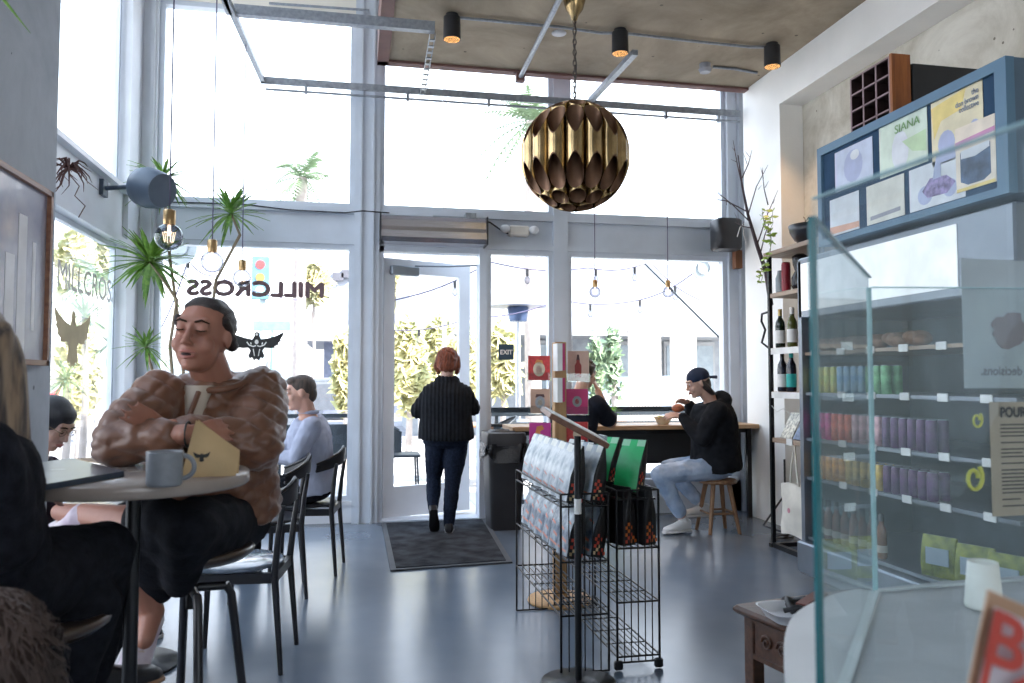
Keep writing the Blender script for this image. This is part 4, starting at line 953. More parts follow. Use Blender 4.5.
m = MB(); m.prism([(.03+u*.97 if u < 1.5 else u-.04, v*.97) for u, v in outline], lambda u, v, t_: (u, v, t_), .0, CT-.045); m.build('counter_front', M('counter_white', (.6, .62, .62), .5), t)
m = MB(); m.prism([(.488, -.8)]+[(x-.008, y+.008) for x, y in arc_ if x < 1.04]+[(1.05, 1.445), (.52, .83), (.52, -.8)], lambda u, v, t_: (u, v, t_), CT-.03, CT+.0015); m.build('edge_band', M('pale_stone', (.66, .67, .68), .35, noise_=(5, .06)), t)
gt = 1.49
cor = [(.53, -.3), (.52, .83), (1.04, 1.45), (1.90, 1.49)]
t = thing('glass_screen', 'faceted clear glass screen standing on the order counter', 'glass screen', (1.0, 1.0, CT))
for i in range(3):
    a, b = V((*cor[i], 0)), V((*cor[i+1], 0)); n_ = (b-a).cross(V((0, 0, 1))).normalized()*.004; zt = [gt, gt+.03, gt+.06][i]
    ins = (b-a).normalized()*.004
    m = MB(); p, q = a+ins, b-ins
    m.add([V((p.x, p.y, CT)), V((q.x, q.y, CT)), V((q.x, q.y, gt+.02)), V((p.x, p.y, gt))], [(0, 1, 2, 3)])
    o = m.build('glass_pane', scrglass, t)
    e = MB(); e.slab(V((p.x, p.y, gt)), V((q.x, q.y, gt+.02)), V((q.x, q.y, gt+.02))+n_*1.4, V((p.x, p.y, gt))+n_*1.4, .0025); e.build('top_edge', M('glass_edge_light', (.34, .52, .56), .15), o); e = MB(); e.box((-.0035, -.0035, CT), (.0035, .0035, gt), Matrix.Translation((q.x, q.y, 0)))
    e.build('glass_edge', gedge if i == 0 else M('glass_edge_pale', (.30, .50, .53), .15), o)
    e = MB(); e.slab(V((p.x, p.y, CT+.003)), V((q.x, q.y, CT+.003)), V((q.x, q.y, CT+.003))+n_*2, V((p.x, p.y, CT+.003))+n_*2, .003); e.build('floor_channel', M('channel_pale', (.5, .56, .57), .4), o)
# paper cup, BO/LO bag
c = atZ(984, 609, CT); c = V((c.x, c.y, CT))
t = thing('paper_cup', 'small white paper cup upside down on the counter behind the glass', 'cup', c)
MB().lathe([(.029, CT+.0015), (.032, CT+.004), (.0325, CT+.010), (.026, CT+.088), (.024, CT+.089), (.024, CT+.085), (0, CT+.085)], (c.x, c.y, 0), 28).build('cup_body', M('cup_white', (.80, .82, .76), .5), t)
d_ = .62
kp = M('kraft_bag', (.60, .38, .24), .7, bump=(60, .2)); stk = M('sticker_white', (.80, .76, .80), .4); redp = M('sticker_red', (.72, .09, .06), .4)
K0, K1, K2, K3 = at(966, 700, .62), at(1090, 712, .60), at(1100, 640, .60), at(989, 590, .62)
t = thing('printed_bag', 'kraft bag with a white sticker in bold red letters at the bottom right', 'bag', V((K0.x, K0.y, CT)))
dx = (K3-K0); up = dx.normalized(); rt = (K2-K3).normalized(); nn = rt.cross(up).normalized()
low = K0-up*((K0.z-CT)/up.z-.001); lowr = low+(K2-K3); 
th_ = -nn*.05 if nn.dot(EYE-K0) > 0 else nn*.05
m = MB(); m.slab(low, lowr, K2, K3, .004 if nn.dot(EYE-K0) > 0 else -.004); m.build('bag_body', kp, t)
fw = -th_.normalized()*.0008
s0 = at(975, 699, .616); s1 = at(994, 606, .616); s2 = s1+rt*.13; s3 = s0+rt*.13
MB().quad(s0+fw, s3+fw, s2+fw, s1+fw).build('sticker', stk, t)
rt2 = (rt-up*rt.dot(up)).normalized()
rt2 = rt
for tx_, sz, px, py, bo in (('BO', .056, 979, 655, .0014), ('LO', .046, 972, 694, .0007)):
    bp_ = at(px, py, .611)
    text_mb(tx_, sz, lambda u, v: bp_+fw*4+rt2*u+up*v, .95, bo).build('sticker_text', redp, t)
# notices taped on the screen (third pane)
a, b = V((*cor[2], 0)), V((*cor[3], 0)); dr = (b-a).normalized(); nb = dr.cross(V((0, 0, 1))).normalized()
def pane(u, z, off=.0): return V((a.x+dr.x*u, a.y+dr.y*u, z))+nb*off
def onpane(px, py):
    r_ = ray(px, py); n_ = nb; t_ = (a-EYE).dot(n_)/r_.dot(n_); p = EYE+r_*t_; return (p-a).dot(dr), p.z
u0, z1_ = onpane(987, 402); u1, z0_ = onpane(1075, 512)
t = thing('pour_menu', 'brown pour over menu sheet taped to the glass screen', 'menu', pane(u0, z0_))
m = MB(); m.slab(pane(u0, z0_, .006), pane(u1, z0_, .006), pane(u1, z1_, .006), pane(u0, z1_, .006), .001); m.build('sheet', M('menu_kraft', (.36, .31, .23), .7), t)
inkm = M('menu_ink', (.04, .035, .03), .7)
text_mb('POUR OVER', .030, lambda u, v: pane(u0+.024+u, z1_-.032+v, .0085), .85, .0012).build('heading', inkm, t)
m = MB(); rnd = random.Random(9); z = z1_-.05
while z > z0_+.02:
    m.slab(pane(u0+.024, z, .0085), pane(u0+.024+rnd.uniform(.04, .1), z, .0085), pane(u0+.024+.05, z+.0035, .0085), pane(u0+.024, z+.0035, .0085), .0003) if rnd.random() < .0 else None
    L = rnd.uniform(.04, .11); m.add([pane(u0+.024, z, .0085), pane(u0+.024+L, z, .0085), pane(u0+.024+L, z+.003, .0085), pane(u0+.024, z+.003, .0085)], [(0, 1, 2, 3)]); z -= rnd.choice((.008, .008, .014))
m.build('menu_lines', inkm, t)
u2, z3_ = onpane(962, 258); u3, z2_ = onpane(1075, 388)
t = thing('notice_poster', 'pale see-through notice on the glass screen, lettering reversed', 'poster', pane(u2, z2_))
m = MB(); m.slab(pane(u2, z2_, -.003), pane(u3, z2_, -.003), pane(u3, z3_, -.003), pane(u2, z3_, -.003), .001); m.build('sheet', M('tracing_paper', (.38, .43, .46), .5), t)
ut, zt_ = onpane(968, 375)
gi = M('notice_ink', (.16, .17, .2), .6)
mb = text_mb('your decisions.', .028, lambda u, v: pane(ut+.205-u, zt_+v, -.0015), 1.0, .0008); mb.build('notice_text', gi, t)
m = MB(); cu0, cz0 = onpane(1012, 330); rnd = random.Random(2)
pts = [(1+.25*rnd.uniform(-1, 1)) for _ in range(22)]
m.add([pane(cu0+.055*pts[k]*math.cos(2*PI*k/22), cz0+.035*pts[k]*math.sin(2*PI*k/22), -.0013) for k in range(22)], [tuple(range(22))]); m.build('blot', M('blot_brown', (.20, .15, .17), .7), t)
yel = M('yellow_green_sticker', (.55, .56, .08), .5)
for px, py, s_, lb in ((976, 420, .012, 'upper small yellow sticker beside the brown menu sheet'), (973, 478, .020, 'larger yellow sticker lower down beside the brown menu sheet')):
    uu, zz = onpane(px, py); m = MB(); m.tube([pane(uu+s_*math.cos(k*.55)*(.5+.05*k), zz+s_*1.3*math.sin(k*.55)*(.5+.05*k), .003) for k in range(14)], s_*.22, 6)
    tag(m.build('sticker', yel), lb, 'sticker')

# --- carved side table with tray
TZ2 = .5
c0, c1, c3 = atZ(731, 604, TZ2), atZ(820, 592, TZ2), atZ(792, 641, TZ2)
e1 = (c1-c0).normalized(); e2 = V((e1.y, -e1.x, 0)); L1, L2 = .62, .50
walnut = wood('carved_walnut', (.10, .042, .022), (.05, .02, .011), .3, 3, 0)
W_ = Matrix(((e1.x, e2.x, 0, c0.x), (e1.y, e2.y, 0, c0.y), (0, 0, 1, 0), (0, 0, 0, 1)))
t = thing('side_table', 'low carved dark wooden side table in front of the cooler', 'table', c0)
m = MB(); m.box((0, 0, TZ2-.028), (L1, L2, TZ2), W_, bev=.010); m.build('tabletop', walnut, t)
for x, y in ((.03, .03), (L1-.08, .03), (.03, L2-.08), (L1-.08, L2-.08)): m = MB(); m.box((x, y, 0), (x+.05, y+.05, TZ2-.028), W_, bev=.004); m.build('leg', walnut, t)
for nm, lo, hi in (('carved_panel', (.036, .08, TZ2-.17), (.052, L2-.08, TZ2-.03)), ('carved_panel', (.08, .036, TZ2-.17), (L1-.08, .052, TZ2-.03)), ('carved_panel', (.08, L2-.05, TZ2-.17), (L1-.08, L2-.035, TZ2-.03))):
    m = MB(); m.box(lo, hi, W_); o = m.build(nm, walnut, t)
    if lo[0] < .05:
        g = MB()
        g.box((lo[0]-.008, lo[1], lo[2]), (lo[0], hi[1], lo[2]+.016), W_); g.box((lo[0]-.008, lo[1], hi[2]-.016), (lo[0], hi[1], hi[2]), W_)
        cyy = (lo[1]+hi[1])/2; czz = (lo[2]+hi[2])/2
        for s_ in (-1, 1):
            for q in range(2): g.tube([W_ @ V((lo[0]-.002, cyy+s_*(.03+q*.075+.028*(1-k/16)*math.cos(k*.7)), czz+.028*(1-k/16)*math.sin(k*.7))) for k in range(16)], .005, 6)
        g.ell(W_ @ V((lo[0], cyy, czz)), .014); g.build('carving', walnut, o)
g = MB(); g.box((.05, .05, .12), (L1-.05, .07, .15), W_); g.box((.05, L2-.07, .12), (L1-.05, L2-.05, .15), W_); g.box((.05, .05, .12), (.07, L2-.05, .15), W_); g.build('stretcher', walnut, t)
tc3 = atZ(795, 612, TZ2+.02)
t = thing('white_tray', 'white enamel tray on the carved side table', 'tray', (tc3.x, tc3.y, TZ2))
Wt = Matrix.Translation((tc3.x+.02, tc3.y-.01, 0)) @ Matrix.Rotation(math.atan2(e1.y, e1.x)-.25, 4, 'Z')
m = MB()
def ring(a_, b_, z_): return (Wt @ V((0, 0, z_)), Wt.to_3x3() @ V((a_, 0, 0)), Wt.to_3x3() @ V((0, b_, 0)))
vs_ = MB(); vs_.loft([ring(.11, .075, TZ2+.001), ring(.13, .092, TZ2+.035), ring(.137, .098, TZ2+.036), ring(.13, .09, TZ2+.032), ring(.108, .072, TZ2+.006)], 32, 5); vs_.build('tray_body', M('enamel_white', (.78, .78, .80), .25), t)
t = thing('sunglasses_heap', 'black folded leather straps lying in the white tray', 'straps', Wt @ V((0, 0, TZ2+.008)))
m = MB(); rnd = random.Random(4)
for k in range(9):
    p = atZ(rnd.uniform(782, 808), rnd.uniform(600, 614), TZ2+.03+k*.002); a_ = rnd.random()*3
    m.tube([p+V((.045*math.cos(a_), .045*math.sin(a_), -.006)), p+V((0, 0, .010)), p-V((.04*math.cos(a_+.6), .04*math.sin(a_+.6), .004))], .009, 8)
tag(m.build('strap_loops', blackp, t), None)
t['category'] = 'straps'; t.name = 'leather_straps'
p = atZ(812, 599, TZ2+.06); tag(MB().box((-.07, -.02, -.008), (.07, .02, .008), Matrix.Translation(p) @ Matrix.Rotation(.5, 4, 'Z') @ Matrix.Rotation(-.15, 4, 'Y'), bev=.002).build('wooden_block', M('red_brown_block', (.16, .05, .035), .5)), 'reddish brown wooden block lying across the white tray', 'block')

# --- wire racks with coffee bags
wire = M('black_wire', (.012, .012, .014), .4, .4)
def wire_rack(label, xa, xb, ya, yb, zs, zt, wheels, lean=0):
    t = thing('wire_rack', label, 'rack', ((xa+xb)/2, (ya+yb)/2, 0))
    zb = .035 if wheels else .006
    def q(x, y, z): return (x+lean*(y-ya), y, z)
    for x in (xa, xb):
        for y in (ya, yb): MB().tube([q(x, y, zb), q(x, y, zt)], .0055, 6).build('corner_post', wire, t)
    for y in (ya, yb):
        m = MB(); n = 6
        for k in range(1, n): x = xa+(xb-xa)*k/n; m.tube([q(x, y, zb), q(x, y, zt)], .003, 5)
        for z in [zb]+zs+[zt]: m.tube([q(xa, y, z), q(xb, y, z)], .0048, 6)
        m.build('end_panel', wire, t)
    for z in zs+[zt if False else zs[0]]*0:
        m = MB(); n = 7
        for k in range(n+1): x = xa+(xb-xa)*k/n; m.tube([q(x, ya, z), q(x, yb, z)], .0045 if k in (0, n) else .003, 5)
        for k in range(1, 5): y = ya+(yb-ya)*k/5; m.tube([q(xa, y, z-.005), q(xb, y, z-.005)], .003, 5)
        m.build('wire_shelf', wire, t)
    for x in (xa, xb): MB().tube([q(x, ya, zt), q(x, yb, zt)], .0048, 6).build('top_rail', wire, t)
    if wheels:
        for x in (xa+.005, xb-.005):
            for y in (ya, yb): c_ = V(q(x, y, 0)); MB().box((c_.x-.020, c_.y-.012, .004), (c_.x+.020, c_.y+.012, .045), bev=.006).build('caster', blackp, t)
    return t
zA = [.255, .49, .735]; zB = [.06, .30, .54]
wire_rack('left wire rack of pale coffee bags, behind the black sign pole', .905, 1.125, 3.44, 4.42, zA, .79, False, .0)
wire_rack('right wire rack on casters with green and black coffee bags', 1.165, 1.365, 3.44, 4.42, zB, .80, True, .0)
# coffee bags
silver = M('pale_bag_front', (.66, .70, .72), .35, noise_=(16, .2), col2=(.22, .28, .34)); silver_d = M('mottled_bag_front', (.52, .60, .66), .35, noise_=(13, .2), col2=(.05, .08, .13)); greenb = M('green_bag_front', (.02, .42, .13), .35, noise_=(10, .2)); kbag = M('black_bag_side', (.010, .010, .012), .42)
redd = M('red_check', (.60, .07, .04), .5); cremed = M('cream_check', (.65, .50, .28), .5); orgd = M('orange_check', (.65, .16, .03), .5)
def coffee_bag(kind, label, grp, lean=.1, var=0):
    """faces local -X, standing at the origin; width along Y, depth along X"""
    t = thing('coffee_bag', label, 'bag', (0, 0, 0), 0, grp)
    w, d_, h = (.125, .080, .262)
    Wb = Matrix.Rotation(lean, 4, 'Y')
    def ringp(k):
        z = h*k; dd = d_/2*(1-.93*max(0, (k-.45)/.55)**1.2); ww = w/2*(1+.04*math.sin(PI*k))
        return z, ww, dd
    m = MB(); rs = []
    for i in range(11):
        z, ww, dd = ringp(i/10); rs.append((Wb @ V((.0, 0, z)), Wb.to_3x3() @ V((dd, 0, 0)), Wb.to_3x3() @ V((0, ww, 0))))
    m.loft(rs, 24, 6); m.build('bag_body', kbag, t)
    fm = dict(pale=(silver, silver_d)[var], green=greenb, black=kbag)[kind]
    g = MB()
    def fn(u, v):
        z, ww, dd = ringp(.02+.97*v); return Wb @ V((-dd-.0015-.003*math.sin(PI*u), (u-.5)*2*ww*.94, z))
    if kind != 'black': g.grid(fn, 6, 10); g.build('front_label', fm, t)
    if kind != 'black':
        g = MB()
        def fo(u, v): z, ww, dd = ringp(.86+.13*v); return Wb @ V((-dd-.004, (u-.5)*2*ww*.96, z))
        g.grid(fo, 4, 4); g.build('fold_strip', M('fold_white', (.72, .74, .70), .5) if kind == 'pale' else M('fold_green', (.3, .62, .4), .5), t)
    for side in (-1, 1):                       # the checker band on the gussets
        gr, gc = MB(), MB()
        for i in range(6):
            for j in range(5):
                if (i+j) % 2: continue
                z0_ = .012+i*.0155; k = (z0_+.007)/h; z, ww, dd = ringp(k); x0_ = -dd*.85+2*dd*.85*j/5; x1_ = x0_+2*dd*.85/5
                if j/5 > 1-i/7 : continue
                yy = side*(ww+.0015)
                (gr if (i*2+j) % 3 else gc).add([Wb @ V((x0_, yy, z0_)), Wb @ V((x1_, yy, z0_)), Wb @ V((x1_, yy, z0_+.0145)), Wb @ V((x0_, yy, z0_+.0145))], [(0, 1, 2, 3)])
        gr.build('check_pattern', orgd if kind == 'black' else redd, t); gc.build('check_pattern', cremed if kind != 'black' else redd, t)
    if kind == 'pale':
        g = MB(); 
        for (u0_, u1_, v0_, v1_) in (((.15, .8, .10, .13), (.45, .9, .30, .32)) if var == 0 else ((.1, .9, .06, .10), (.2, .6, .22, .27), (.5, .95, .42, .46), (.1, .4, .55, .58))):
            g.add([fn(u0_, v0_)+Wb.to_3x3() @ V((-.002, 0, 0)), fn(u1_, v0_+.05)+Wb.to_3x3() @ V((-.002, 0, 0)), fn(u1_, v1_+.05)+Wb.to_3x3() @ V((-.002, 0, 0)), fn(u0_, v1_)+Wb.to_3x3() @ V((-.002, 0, 0))], [(0, 1, 2, 3)])
        g.build('print_marks', M('coral_print', (.62, .25, .18), .5), t)
    return t
def fin(t, x, y, z, rz): t.location = (x, y, z); t.rotation_euler = (0, 0, rz); WM[t] = Matrix.Translation((x, y, z)) @ Matrix.Rotation(rz, 4, 'Z')
gA, gB, gC, gD = 'pale coffee bags on the top tier of the left rack', 'pale coffee bags on the second tier of the left rack', 'black and green coffee bags on the right rack', 'inner row of pale coffee bags on the left rack'
pb_ = {}
ordn = ['nearest', 'second', 'third', 'fourth', 'fifth', 'farthest']
for tier, (z, g, nm) in enumerate(((.743, gA, 'top tier'), (.498, gB, 'middle tier'))):
    for k in range(6):
        y = 3.52+k*.155; lab = 'pale silver coffee bag, %s from the front on the %s of the left rack' % (ordn[k], nm)
        if tier not in pb_: pb_[tier] = coffee_bag('pale', lab, g, .18, tier); fin(pb_[tier], .965, y, z, .16)
        else: dup(pb_[tier], (.965, y, z), .16+random.uniform(-.14, .12), lab, g)
kb_ = None
for tier, (z, nm) in enumerate(((.743, 'top tier'), (.498, 'middle tier'))):
    for k in range(3):
        y = 3.53+k*.16; lab = 'pale coffee bag, %s in the inner row on the %s of the left rack' % (ordn[k], nm)
        r_ = dup(pb_[tier], (1.065, y, z), .35, lab, gD)
gb_ = None
for k in range(2):
    lab = ('bright green coffee bag at the near end of the right rack', 'bright green coffee bag behind the nearest green one')[k]
    if gb_ is None: gb_ = coffee_bag('green', lab, gC, .32); fin(gb_, 1.27, 3.58, .765, .75); r_ = gb_
    else: r_ = dup(gb_, (1.20, 3.78, .765), .65, lab, gC)
bb_ = None
for k in range(4):
    lab = 'black coffee bag with orange checker foot, %s on the right rack' % ('near left', 'near right', 'far left', 'far right')[k]
    x, y = 1.215+.10*(k % 2), 3.52+.16*(k//2)
    if bb_ is None: bb_ = coffee_bag('black', lab, gC, .0); fin(bb_, x, y, .548, .4)
    else: dup(bb_, (x, y, .548), .4, lab, gC)
# tray on which the green bags stand
tag(MB().box((1.172, 3.46, .752), (1.36, 4.40, .760)).build('rack_board', wire), 'thin black board on top of the right wire rack', 'board')
# --- menu stand
t = thing('menu_stand', 'black pole stand with a tilted wooden menu board in front of the racks', 'stand', (.955, 3.34, 0))
px_, py_ = .955, 3.34
MB().lathe([(0, 0), (.16, 0), (.16, .008), (.03, .016), (0, .018)], (px_, py_, 0), 40).build('base', black, t)
MB().cyl((px_, py_, .012), (px_, py_, 1.055), .015, n=16).build('pole', black, t)
MB().cyl((px_, py_, .72), (px_, py_, .785), .0158, n=16).build('tape_band', label_white, t)
Wm = Matrix.Translation((px_-.015, py_, 1.095)) @ Matrix.Rotation(math.atan2(.125, .24), 4, 'Y') @ Matrix.Rotation(.12, 4, 'X')
MB().box((-.145, -.11, -.012), (.145, .11, .012), Wm, bev=.003).build('board', wood('board_wood', (.22, .10, .06), (.14, .06, .035), .4), t)
MB().box((-.135, -.10, .012), (.13, .10, .016), Wm).build('menu_sheet', label_white, t)
MB().cbox(Wm @ V((.135, 0, .018)), (.012, .10, .02)).build('clip', chrome, t)
# --- wooden greeting card spinner
sxp, syp = 1.195, 4.57
t = thing('card_spinner', 'tall wooden greeting card stand on a round base behind the coffee racks', 'card stand', (sxp, syp, 0))
oakp = wood('spinner_oak', (.50, .30, .13), (.40, .22, .09), .5, 3, 2)
MB().lathe([(0, 0), (.185, 0), (.19, .008), (.185, .022), (0, .024)], (sxp, syp, 0), 44).build('base', oakp, t)
MB().box((sxp-.035, syp-.035, .02), (sxp+.035, syp+.035, 1.525), bev=.003).build('post', oakp, t)
acry = glass_mat('clear_acrylic', (.93, .95, .95), .05)
def pk(x, y, z, ang):
    W2 = Matrix.Translation((x, y, z)) @ Matrix.Rotation(ang, 4, 'Z')
    m = MB(); m.box((-.07, -.018, 0), (.07, -.015, .05), W2); m.box((-.07, -.018, 0), (.07, .03, .004), W2); m.box((-.07, -.018, 0), (-.067, .03, .05), W2); m.box((.067, -.018, 0), (.07, .03, .05), W2)
    m.build('card_pocket', acry, t); return W2
redc = M('card_red', (.62, .05, .05), .5, noise_=(60, .15)); tanc = M('card_tan', (.66, .44, .34), .5); pinkc = M('card_pink', (.62, .04, .18), .5); kraftc = M('card_kraft', (.58, .36, .26), .5); magc = M('card_magenta', (.58, .05, .30), .5)
creamc = M('card_cream', (.75, .62, .45), .5); darkc = M('card_dark', (.10, .04, .04), .5); greyc = M('card_grey', (.35, .36, .38), .5); orc = M('card_orange', (.72, .28, .08), .5)
def hexa(cx_, cz_, rx, rz, n=12): return [(cx_+rx*math.cos(2*PI*k/n), cz_+rz*math.sin(2*PI*k/n)) for k in range(n)]
ga = 'greeting cards on the wooden stand'
def card(px, y0p, y1p, w, mat, label, art):
    c_ = atY(px, (y0p+y1p)/2, syp-.02); h_ = (y1p-y0p)*4.72/790; z0_ = c_.z-h_/2
    W2 = pk(c_.x, syp-.02, z0_-.006, -.20)
    o = MB(); o.box((-w/2, -.006, .006), (w/2, .002, .006+h_), W2); o = tag(o.build('greeting_card', mat), label, 'card', ga)
    o2 = MB(); o2.box((-w/2+.004, .006, .008), (w/2+.004, .012, .003+h_), W2); tag(o2.build('greeting_card', creamc), 'card tucked behind the '+label.split(',')[0]+' on the stand', 'card', ga)
    for nm, mt, pts in art:
        g = MB(); g.prism([(-w/2+w*u, .006+h_*v) for u, v in pts], lambda u, v, t_: W2 @ V((u, -.0066+t_, v)), 0, .0004); g.build(nm, mt, o)
card(539, 356, 380, .128, redc, 'red card with a cream badge, upper left on the stand', [('badge', creamc, hexa(.5, .45, .28, .3)), ('cap', orc, [(.3, .7), (.4, .85), (.65, .82), (.7, .65)]), ('face', tanc, hexa(.5, .42, .15, .18))])
card(540, 389, 413, .112, kraftc, 'kraft card with a dark jar drawing, middle left on the stand', [('jar', greyc, hexa(.5, .45, .26, .26)), ('jar_lid', darkc, [(.25, .65), (.75, .65), (.7, .78), (.3, .78)]), ('jar_label', creamc, hexa(.5, .45, .14, .12))])
card(540, 423, 447, .126, magc, 'magenta card with an orange seahorse shape, lower left on the stand', [('curl', orc, [(.3, .1), (.25, .45), (.35, .85), (.6, .9), (.7, .75), (.5, .65), (.55, .45), (.7, .3), (.55, .1)]), ('belly', creamc, hexa(.45, .3, .13, .18))])
card(578, 351, 381, .125, tanc, 'tan card with a red sauce bottle, upper right on the stand', [('bottle_body', M('sauce_red', (.38, .04, .03), .5), [(.34, .12), (.34, .52), (.42, .62), (.42, .70), (.58, .70), (.58, .62), (.66, .52), (.66, .12)]), ('bottle_cap', darkc, [(.42, .70), (.46, .88), (.54, .88), (.58, .70)])])
card(577, 389, 414, .128, pinkc, 'crimson card with a grey medallion, middle right on the stand', [('medallion', greyc, hexa(.5, .5, .22, .22)), ('medallion_centre', redc, hexa(.5, .5, .1, .1))])
card(577, 422, 447, .126, redc, 'red card partly behind the menu board, lower right on the stand', [('badge', creamc, hexa(.5, .5, .2, .2))])
for z0_, z1_, lb in ((344, 371, 'stack of cards seen edge-on at the top of the stand'), (378, 402, 'stack of cards seen edge-on at the middle of the stand')):
    c_ = atY(559, (z0_+z1_)/2, syp-.06); h_ = (z1_-z0_)*4.68/790
    o = MB().box((c_.x-.03, syp-.14, c_.z-h_/2), (c_.x+.0, syp-.037, c_.z+h_/2)); o = tag(o.build('card_stack', label_white), lb, 'cards')
    MB().box((c_.x+.001, syp-.13, c_.z-h_/2+.004), (c_.x+.018, syp-.037, c_.z+h_/2)).build('red_cards', pinkc, o)
q = atY(533, 455+15, 4.40); tag(MB().box((q.x-.02, 4.36, .735), (q.x+.05, 4.40, .91)).build('red_packet', M('red_packet', (.62, .06, .05), .5)), 'bright red packet at the far end of the left rack', 'packet')
# ================================================================== OUTSIDE
leafO = M('street_foliage', (.44, .46, .28), .7, noise_=(1.5, .4), col2=(.52, .46, .26)); leafG = M('palm_leaf', (.22, .30, .18), .6); barkP = M('palm_trunk', (.40, .35, .32), .9)
def frond(m, base, d, L, droop, nl=14, w=.25):
    p = V(base); d = V(d).normalized(); side = d.cross(V((0, 0, 1))); side = side.normalized() if side.length > .01 else V((1, 0, 0))
    pts = []
    for k in range(nl):
        s_ = k/(nl-1); q = p+d*L*s_+V((0, 0, -droop*s_*s_*L)); pts.append(q)
    for k in range(1, nl):
        q = pts[k]; s_ = k/(nl-1); ww = w*L*math.sin(PI*min(.98, .12+s_*.85)); t_ = (pts[k]-pts[k-1]).normalized()
        for a in (-1, 1):
            e = q+side*a*ww+t_*ww*.6+V((0, 0, -ww*.35)); m.add([q, q+t_*.05*L, e], [(0, 1, 2)])
    m.tube(pts, [.012*L]*nl, 4)
def palm(px, py, y, crown, label, trunk=.16, n=26, seed=1, tpx=None):
    rnd = random.Random(seed); c = atY(px, py, y)
    t = thing('palm_tree', label, 'palm tree', (c.x, y, 0)); m = MB()
    for k in range(n):
        a = rnd.random()*2*PI; e = rnd.uniform(-.55, 1.0)
        frond(m, c, (math.cos(a)*math.cos(e), math.sin(a)*math.cos(e), math.sin(e)), crown*rnd.uniform(.8, 1.1), rnd.uniform(.3, .7))
    m.build('fronds', leafG, t)
    MB().tube([(c.x+.05, y, -.05), (c.x-.03, y, c.z*.5), (c.x, y, c.z)], [trunk*1.3, trunk, trunk*.85], 10).build('trunk', barkP, t)
palm(302, 178, 26, 1.5, 'distant palm tree seen through the upper left window', .20, 30, 3)
palm(532, 122, 15, 1.2, 'near palm tree with hanging fronds behind the brass globe', .14, 34, 5)
palm(106, 286, 21, 1.3, 'palm tree outside the side window', .14, 26, 7)
def bush(px0, px1, py0, py1, y, n, mat, label, name='street_tree', cat='tree', seed=1, s=.16):
    rnd = random.Random(seed); a = atY(px0, py1, y); b = atY(px1, py0, y); t = thing(name, label, cat, ((a.x+b.x)/2, y, -.05))
    m = MB(); cx_, cz_ = (a.x+b.x)/2, (a.z+b.z)/2; rx, rz = abs(b.x-a.x)/2, abs(b.z-a.z)/2
    for k in range(n):
        th_, ph = rnd.random()*2*PI, math.acos(rnd.uniform(-1, 1)); r_ = rnd.random()**.4*(1+.25*math.sin(3*th_+ph*4))
        p = V((cx_+rx*r_*math.sin(ph)*math.cos(th_), y+rx*.6*r_*math.sin(ph)*math.sin(th_), cz_+rz*r_*math.cos(ph)))
        u_ = V((rnd.uniform(-1, 1), rnd.uniform(-1, 1), rnd.uniform(-1, 1))).normalized(); w_ = u_.orthogonal().normalized(); s2 = s*rnd.uniform(.6, 1.3)
        m.add([p-u_*s2, p+w_*s2*.5, p+u_*s2, p-w_*s2*.5], [(0, 1, 2, 3)])
    m.build('foliage', mat, t)
    m = MB(); m.tube([(cx_, y, -.08), (cx_+.03, y, cz_*.6), (cx_, y, cz_)], [.07, .05, .03], 7)
    for k in range(4): m.tube([(cx_, y, cz_*.55), (cx_+rnd.uniform(-.5, .5)*rx, y+rnd.uniform(-.3, .3)*rx, cz_+rz*.4)], [.03, .01], 5)
    m.build('trunk', barkP, t)
leafY = M('autumn_foliage', (.62, .56, .30), .7, noise_=(3, .4), col2=(.46, .47, .24))
bush(392, 425, 322, 408, 14.5, 900, leafY, 'yellow-green shrub outside left of the open door', seed=2)
bush(425, 455, 316, 400, 15.5, 900, leafY, 'yellow-green shrub outside behind the woman in the ribbed sweater', seed=3)
bush(455, 478, 330, 405, 14.0, 600, leafY, 'yellow shrub outside right of the woman in the ribbed sweater', seed=4)
bush(484, 520, 325, 400, 16.0, 700, leafY, 'yellow-green shrub outside behind the sidelight', seed=5)
bush(335, 356, 335, 410, 12.2, 500, leafY, 'orange-tinged shrub outside at the right edge of the left window', seed=6)
bush(385, 400, 262, 310, 30, 300, leafO, 'distant street tree above the door glass', seed=8, s=.3)
bush(300, 328, 266, 300, 29, 400, leafO, 'distant street tree beside the palm trunk', seed=9, s=.4)
bush(588, 604, 330, 410, 12.5, 260, leafG, 'thin upright shrub outside left of the window counter view', seed=10, s=.10)
bush(604, 622, 322, 400, 12.0, 260, leafG, 'thin upright shrub outside in the window counter view', seed=11, s=.10)
bush(60, 92, 232, 300, 24, 700, leafO, 'street tree high in the side window', seed=12, s=.3)
bush(92, 122, 236, 290, 27, 500, leafO, 'street tree in the side window near its right edge', seed=13, s=.3)
bush(60, 100, 330, 420, 13, 700, leafO, 'low garden shrub outside the side window', seed=14, s=.13)
# white-sided building across the patio
def siding(name, c1, c2, sc):
    m = bpy.data.materials.new(name); m.use_nodes = True; nt = m.node_tree; b = nt.nodes['Principled BSDF']; b.inputs['Roughness'].default_value = .7
    tc = nt.nodes.new('ShaderNodeTexCoord'); w_ = nt.nodes.new('ShaderNodeTexWave'); w_.wave_type = 'BANDS'; w_.bands_direction = 'Z'; w_.wave_profile = 'SAW'; w_.inputs['Scale'].default_value = sc; w_.inputs['Distortion'].default_value = 0
    nt.links.new(tc.outputs['Object'], w_.inputs[0]); r = nt.nodes.new('ShaderNodeValToRGB'); r.color_ramp.elements[0].position = .0; r.color_ramp.elements[0].color = (*c2, 1); r.color_ramp.elements[1].position = .12; r.color_ramp.elements[1].color = (*c1, 1)
    nt.links.new(w_.outputs['Fac'], r.inputs[0]); nt.links.new(r.outputs[0], b.inputs['Base Color']); return m
